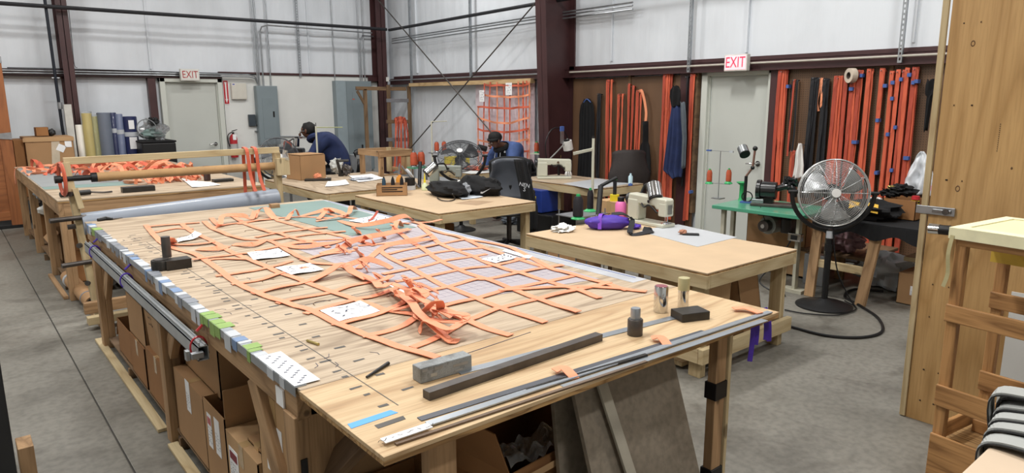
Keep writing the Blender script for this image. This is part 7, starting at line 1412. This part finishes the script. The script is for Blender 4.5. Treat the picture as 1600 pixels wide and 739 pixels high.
# ================================================================== PEOPLE
def skin_mesh(name, joints, edges, mat_, parent, sub=2, root_i=0):
    me = bpy.data.meshes.new(name); me.from_pydata([j[0] for j in joints], edges, []); me.update(); me.materials.append(mat_)
    o = bpy.data.objects.new(name, me); COL.objects.link(o); md = o.modifiers.new('skin', 'SKIN'); md.use_smooth_shade = True
    if not me.skin_vertices: 
        me.attributes.new('x', 'FLOAT', 'POINT')
    sv = me.skin_vertices[0].data
    for i, j in enumerate(joints):
        rr_ = j[1]; sv[i].radius = (rr_, rr_) if not isinstance(rr_, tuple) else rr_; sv[i].use_root = (i == root_i)
    s_ = o.modifiers.new('sub', 'SUBSURF'); s_.levels = s_.render_levels = sub; adopt(o, parent); return o
def person(label, hip, heading, lean, look, jacket_col, hat, names, arm_t, hand_open=.35, scale=1.0):
    """seated person; local +y is the way the person faces, +x the person's right"""
    M_ = Matrix.Translation(Vector(hip)) @ Matrix.Rotation(heading, 4, 'Z'); r = thing('person', label, 'person', (hip[0], hip[1], 0)); S = lambda v: M_ @ (Vector(v)*scale)
    ln = lean; sp1 = Vector((0, .02, .0)); sp = [Vector((0, math.sin(ln*t)*.52*t/1.0, math.cos(ln*t*.8)*.52*t)) for t in (0, .25, .55, .85, 1.0)]
    neck = sp[4] + Vector((0, .035+.05*ln, .01)); head = neck + Vector((0, .05+.07*look, .10-.03*look)); chin = head + Vector((0, .055, -.07-.01*look)); crown = head + Vector((0, .00, .06))
    J = [(S(sp[0]), .125*scale), (S(sp[1]), .12*scale), (S(sp[2]), .13*scale), (S(sp[3]), .12*scale), (S(sp[4]), .07*scale), (S(neck), .052*scale), (S(head-Vector((0, -.01, .04))), .066*scale), (S(head+Vector((0, 0, .02))), .082*scale), (S(crown), .066*scale)]
    E_ = [(0, 1), (1, 2), (2, 3), (3, 4), (4, 5), (5, 6), (6, 7), (7, 8)]; nb = len(J); cl = list(J[:5])
    arms = []
    for s_ in (-1, 1):
        sh_ = sp[3] + Vector((s_*.175, .0, .05)); el = sh_ + Vector((s_*.07, .12+.1*ln, -.25)); wr = Vector(arm_t) + Vector((s_*.10, 0, 0)); b0 = len(J)
        J += [(S(sh_), .062*scale), (S(el), .043*scale), (S(wr), .027*scale)]; E_ += [(3, b0), (b0, b0+1), (b0+1, b0+2)]; arms.append((sh_, el, wr, s_))
        hp = Vector((s_*.10, .06, -.02)); kn_ = Vector((s_*.16, .42, .02)); an = Vector((s_*.15, .40, -.40)); toe = Vector((s_*.15, .55, -.43)); b0 = len(J)
        J += [(S(hp), .09*scale), (S(kn_), .062*scale), (S(an), .042*scale), (S(toe), .038*scale)]; E_ += [(0, b0), (b0, b0+1), (b0+1, b0+2), (b0+2, b0+3)]
    skin_mesh('body', J, E_, skin_dark, r)
    # jacket and trousers follow the limbs, a little thicker
    CJ = [(S(sp[0]), .15*scale), (S(sp[1]), .165*scale), (S(sp[2]), .185*scale), (S(sp[3]), .18*scale), (S(sp[4]+Vector((0, .0, .0))), .10*scale)]; CE = [(0, 1), (1, 2), (2, 3), (3, 4)]
    for sh_, el, wr, s_ in arms:
        b0 = len(CJ); CJ += [(S(sh_), .10*scale), (S(el), .072*scale), (S(el*.15+wr*.85), .047*scale)]; CE += [(3, b0), (b0, b0+1), (b0+1, b0+2)]
    skin_mesh('jacket', CJ, CE, jacket_col, r)
    TJ = [(S((0, 0, .0)), .145*scale)]; TE = []
    for s_ in (-1, 1):
        b0 = len(TJ); TJ += [(S((s_*.10, .06, -.02)), .105*scale), (S((s_*.16, .42, .02)), .078*scale), (S((s_*.15, .40, -.36)), .058*scale)]; TE += [(0, b0), (b0, b0+1), (b0+1, b0+2)]
        MB().blob(tuple(S((s_*.15, .47, -.425))), (.05*scale, .05*scale, .04*scale), 3, .1).obj('shoe', black, r, smooth=True)
    skin_mesh('trousers', TJ, TE, plain('dark_trousers', '22242C', .85), r)
    # face
    f = lambda v: S(head + Vector(v)); tilt = -.05*look
    MB().blob(tuple(f((0, .088, -.012+tilt))), (.016*scale, .024*scale, .022*scale), 1, 0).obj('nose', skin_dark, r, smooth=True)
    for s_ in (-1, 1):
        MB().blob(tuple(f((s_*.03, .074, .018+tilt))), (.012*scale,)*3, 1, 0, nu=12, nv=8).obj('eye', plain('eye_white', '6E625C', .3), r, smooth=True); MB().blob(tuple(f((s_*.084, -.0, .0))), (.014*scale, .022*scale, .032*scale), 1, 0, nu=12, nv=8).obj('ear', skin_dark, r, smooth=True)
    MB().blob(tuple(f((0, .078, -.05+tilt))), (.024*scale, .012*scale, .008*scale), 1, 0, nu=12, nv=8).obj('mouth', plain('lips', '6B3C34', .5), r, smooth=True)
    # hands with separate curled fingers
    for sh_, el, wr, s_ in arms:
        d = (wr-el).normalized(); sd = Vector((0, 0, 1)).cross(d).normalized()*s_; dn = d.cross(sd)*(-s_); hj = [(S(wr - d*.01), .024*scale), (S(wr + d*.045), (.034*scale, .018*scale)), (S(wr + d*.085), (.036*scale, .016*scale))]; he = [(0, 1), (1, 2)]
        o_ = skin_mesh('hand', hj, he, skin_dark, r, 1); b = MB()
        for k, L_ in enumerate((.066, .074, .07, .055)):
            q = wr + d*.085 + sd*(.027-.018*k); pts = [S(q - d*.015), S(q + d*L_*.45 + Vector((0, 0, -.008))), S(q + d*L_*.8 + Vector((0, 0, -.024))), S(q + d*L_*.92 + Vector((0, 0, -.042)))]; MB().tube(pts, [.0092*scale, .0088*scale, .008*scale, .0065*scale], 8).obj('finger', skin_dark, o_, smooth=True)
        q = wr + d*.03 - sd*.03*(-1); q = wr + d*.03 + sd*.032; MB().tube([S(q), S(q + sd*.022 + d*.03 + Vector((0, 0, -.01))), S(q + sd*.022 + d*.055 + Vector((0, 0, -.022)))], [.012*scale, .0105*scale, .008*scale], 8).obj('thumb', skin_dark, o_, smooth=True)
    return r, M_, S, head, neck, sp
# person in navy bending over the dark machine
hipA = oy(512, 240, 10.15); hA = math.atan2(.77, .637) ; 
rA, MA, SA, hdA, nkA, spA = person('person in a navy jacket bending over a sewing machine, seen from behind', (4.86, 10.08, .64), 1.02, .55, .7, navy, None, None, (0, .52, .24), scale=1.18)
MB().blob(tuple(SA(hdA + Vector((0, -.03, .03)))), (.108, .118, .104), 4, .12, 3).obj('hair', hair, rA, smooth=True); b = MB(); 
for s_ in (-1, 1): b.tube([SA(hdA + Vector((s_*.085, .0, .005))), SA(hdA + Vector((s_*.05, .09, .0)))], .003, 5)
b.obj('glasses', galv, rA); MB().torus((0, 0, 0), .095, .045, Matrix.Translation(SA(nkA + Vector((0, -.01, -.01)))) @ Matrix.Rotation(-.5, 4, 'X'), 26, 8).obj('collar', navy, rA, smooth=True)
office_chair('black task chair of the person in navy', (4.90, 10.02), .52, 1.06, None, (black, black), .46, .42)
# person in denim
rB, MB_, SB, hdB, nkB, spB = person('person in a black beanie and denim jacket sewing at the white topped table', (6.76, 8.10, .54), 1.62, .40, 1.0, denim, None, None, (0, .50, .24), scale=1.1)
c = SB(hdB + Vector((0, -.012, .045))); MB().blob(tuple(c), (.103, .108, .088), 2, .04, 3).obj('beanie', hair, rB, smooth=True); MB().torus((0, 0, 0), .09, .022, Matrix.Translation(SB(hdB + Vector((0, .0, .03)))) @ Matrix.Rotation(1.62, 4, 'Z') @ Matrix.Rotation(-.3, 4, 'X'), 30, 8).obj('beanie_cuff', hair, rB, smooth=True)
MB().blob(tuple(SB(spB[2] + Vector((0, .125, .06)))), (.10, .12, .2), 5, .15, 2).obj('black_hoodie', blackcloth, rB, smooth=True); MB().torus((0, 0, 0), .085, .04, Matrix.Translation(SB(nkB + Vector((0, .0, -.03)))) @ Matrix.Rotation(1.62, 4, 'Z') @ Matrix.Rotation(-.4, 4, 'X'), 26, 8).obj('hood', blackcloth, rB, smooth=True)
for s_ in (-1, 1): MB().tube([SB(spB[3] + Vector((s_*.05, .16, .04))), SB(spB[3] + Vector((s_*.055, .19, -.12)))], .005, 6).obj('drawstring', whitetape, rB)
MB().box((0, 0, 0), (.03, .03, .03)); c = SB(spB[3] + Vector((-.10, .135, .0))); MB().box(tuple(c), (.008, .03, .03)).obj('patch', whitetape, rB)
office_chair('plain black chair under the person in the beanie', (6.80, 8.10), .47, 1.62, None, (black, black), .44, .3)
for k in range(3):
    pass
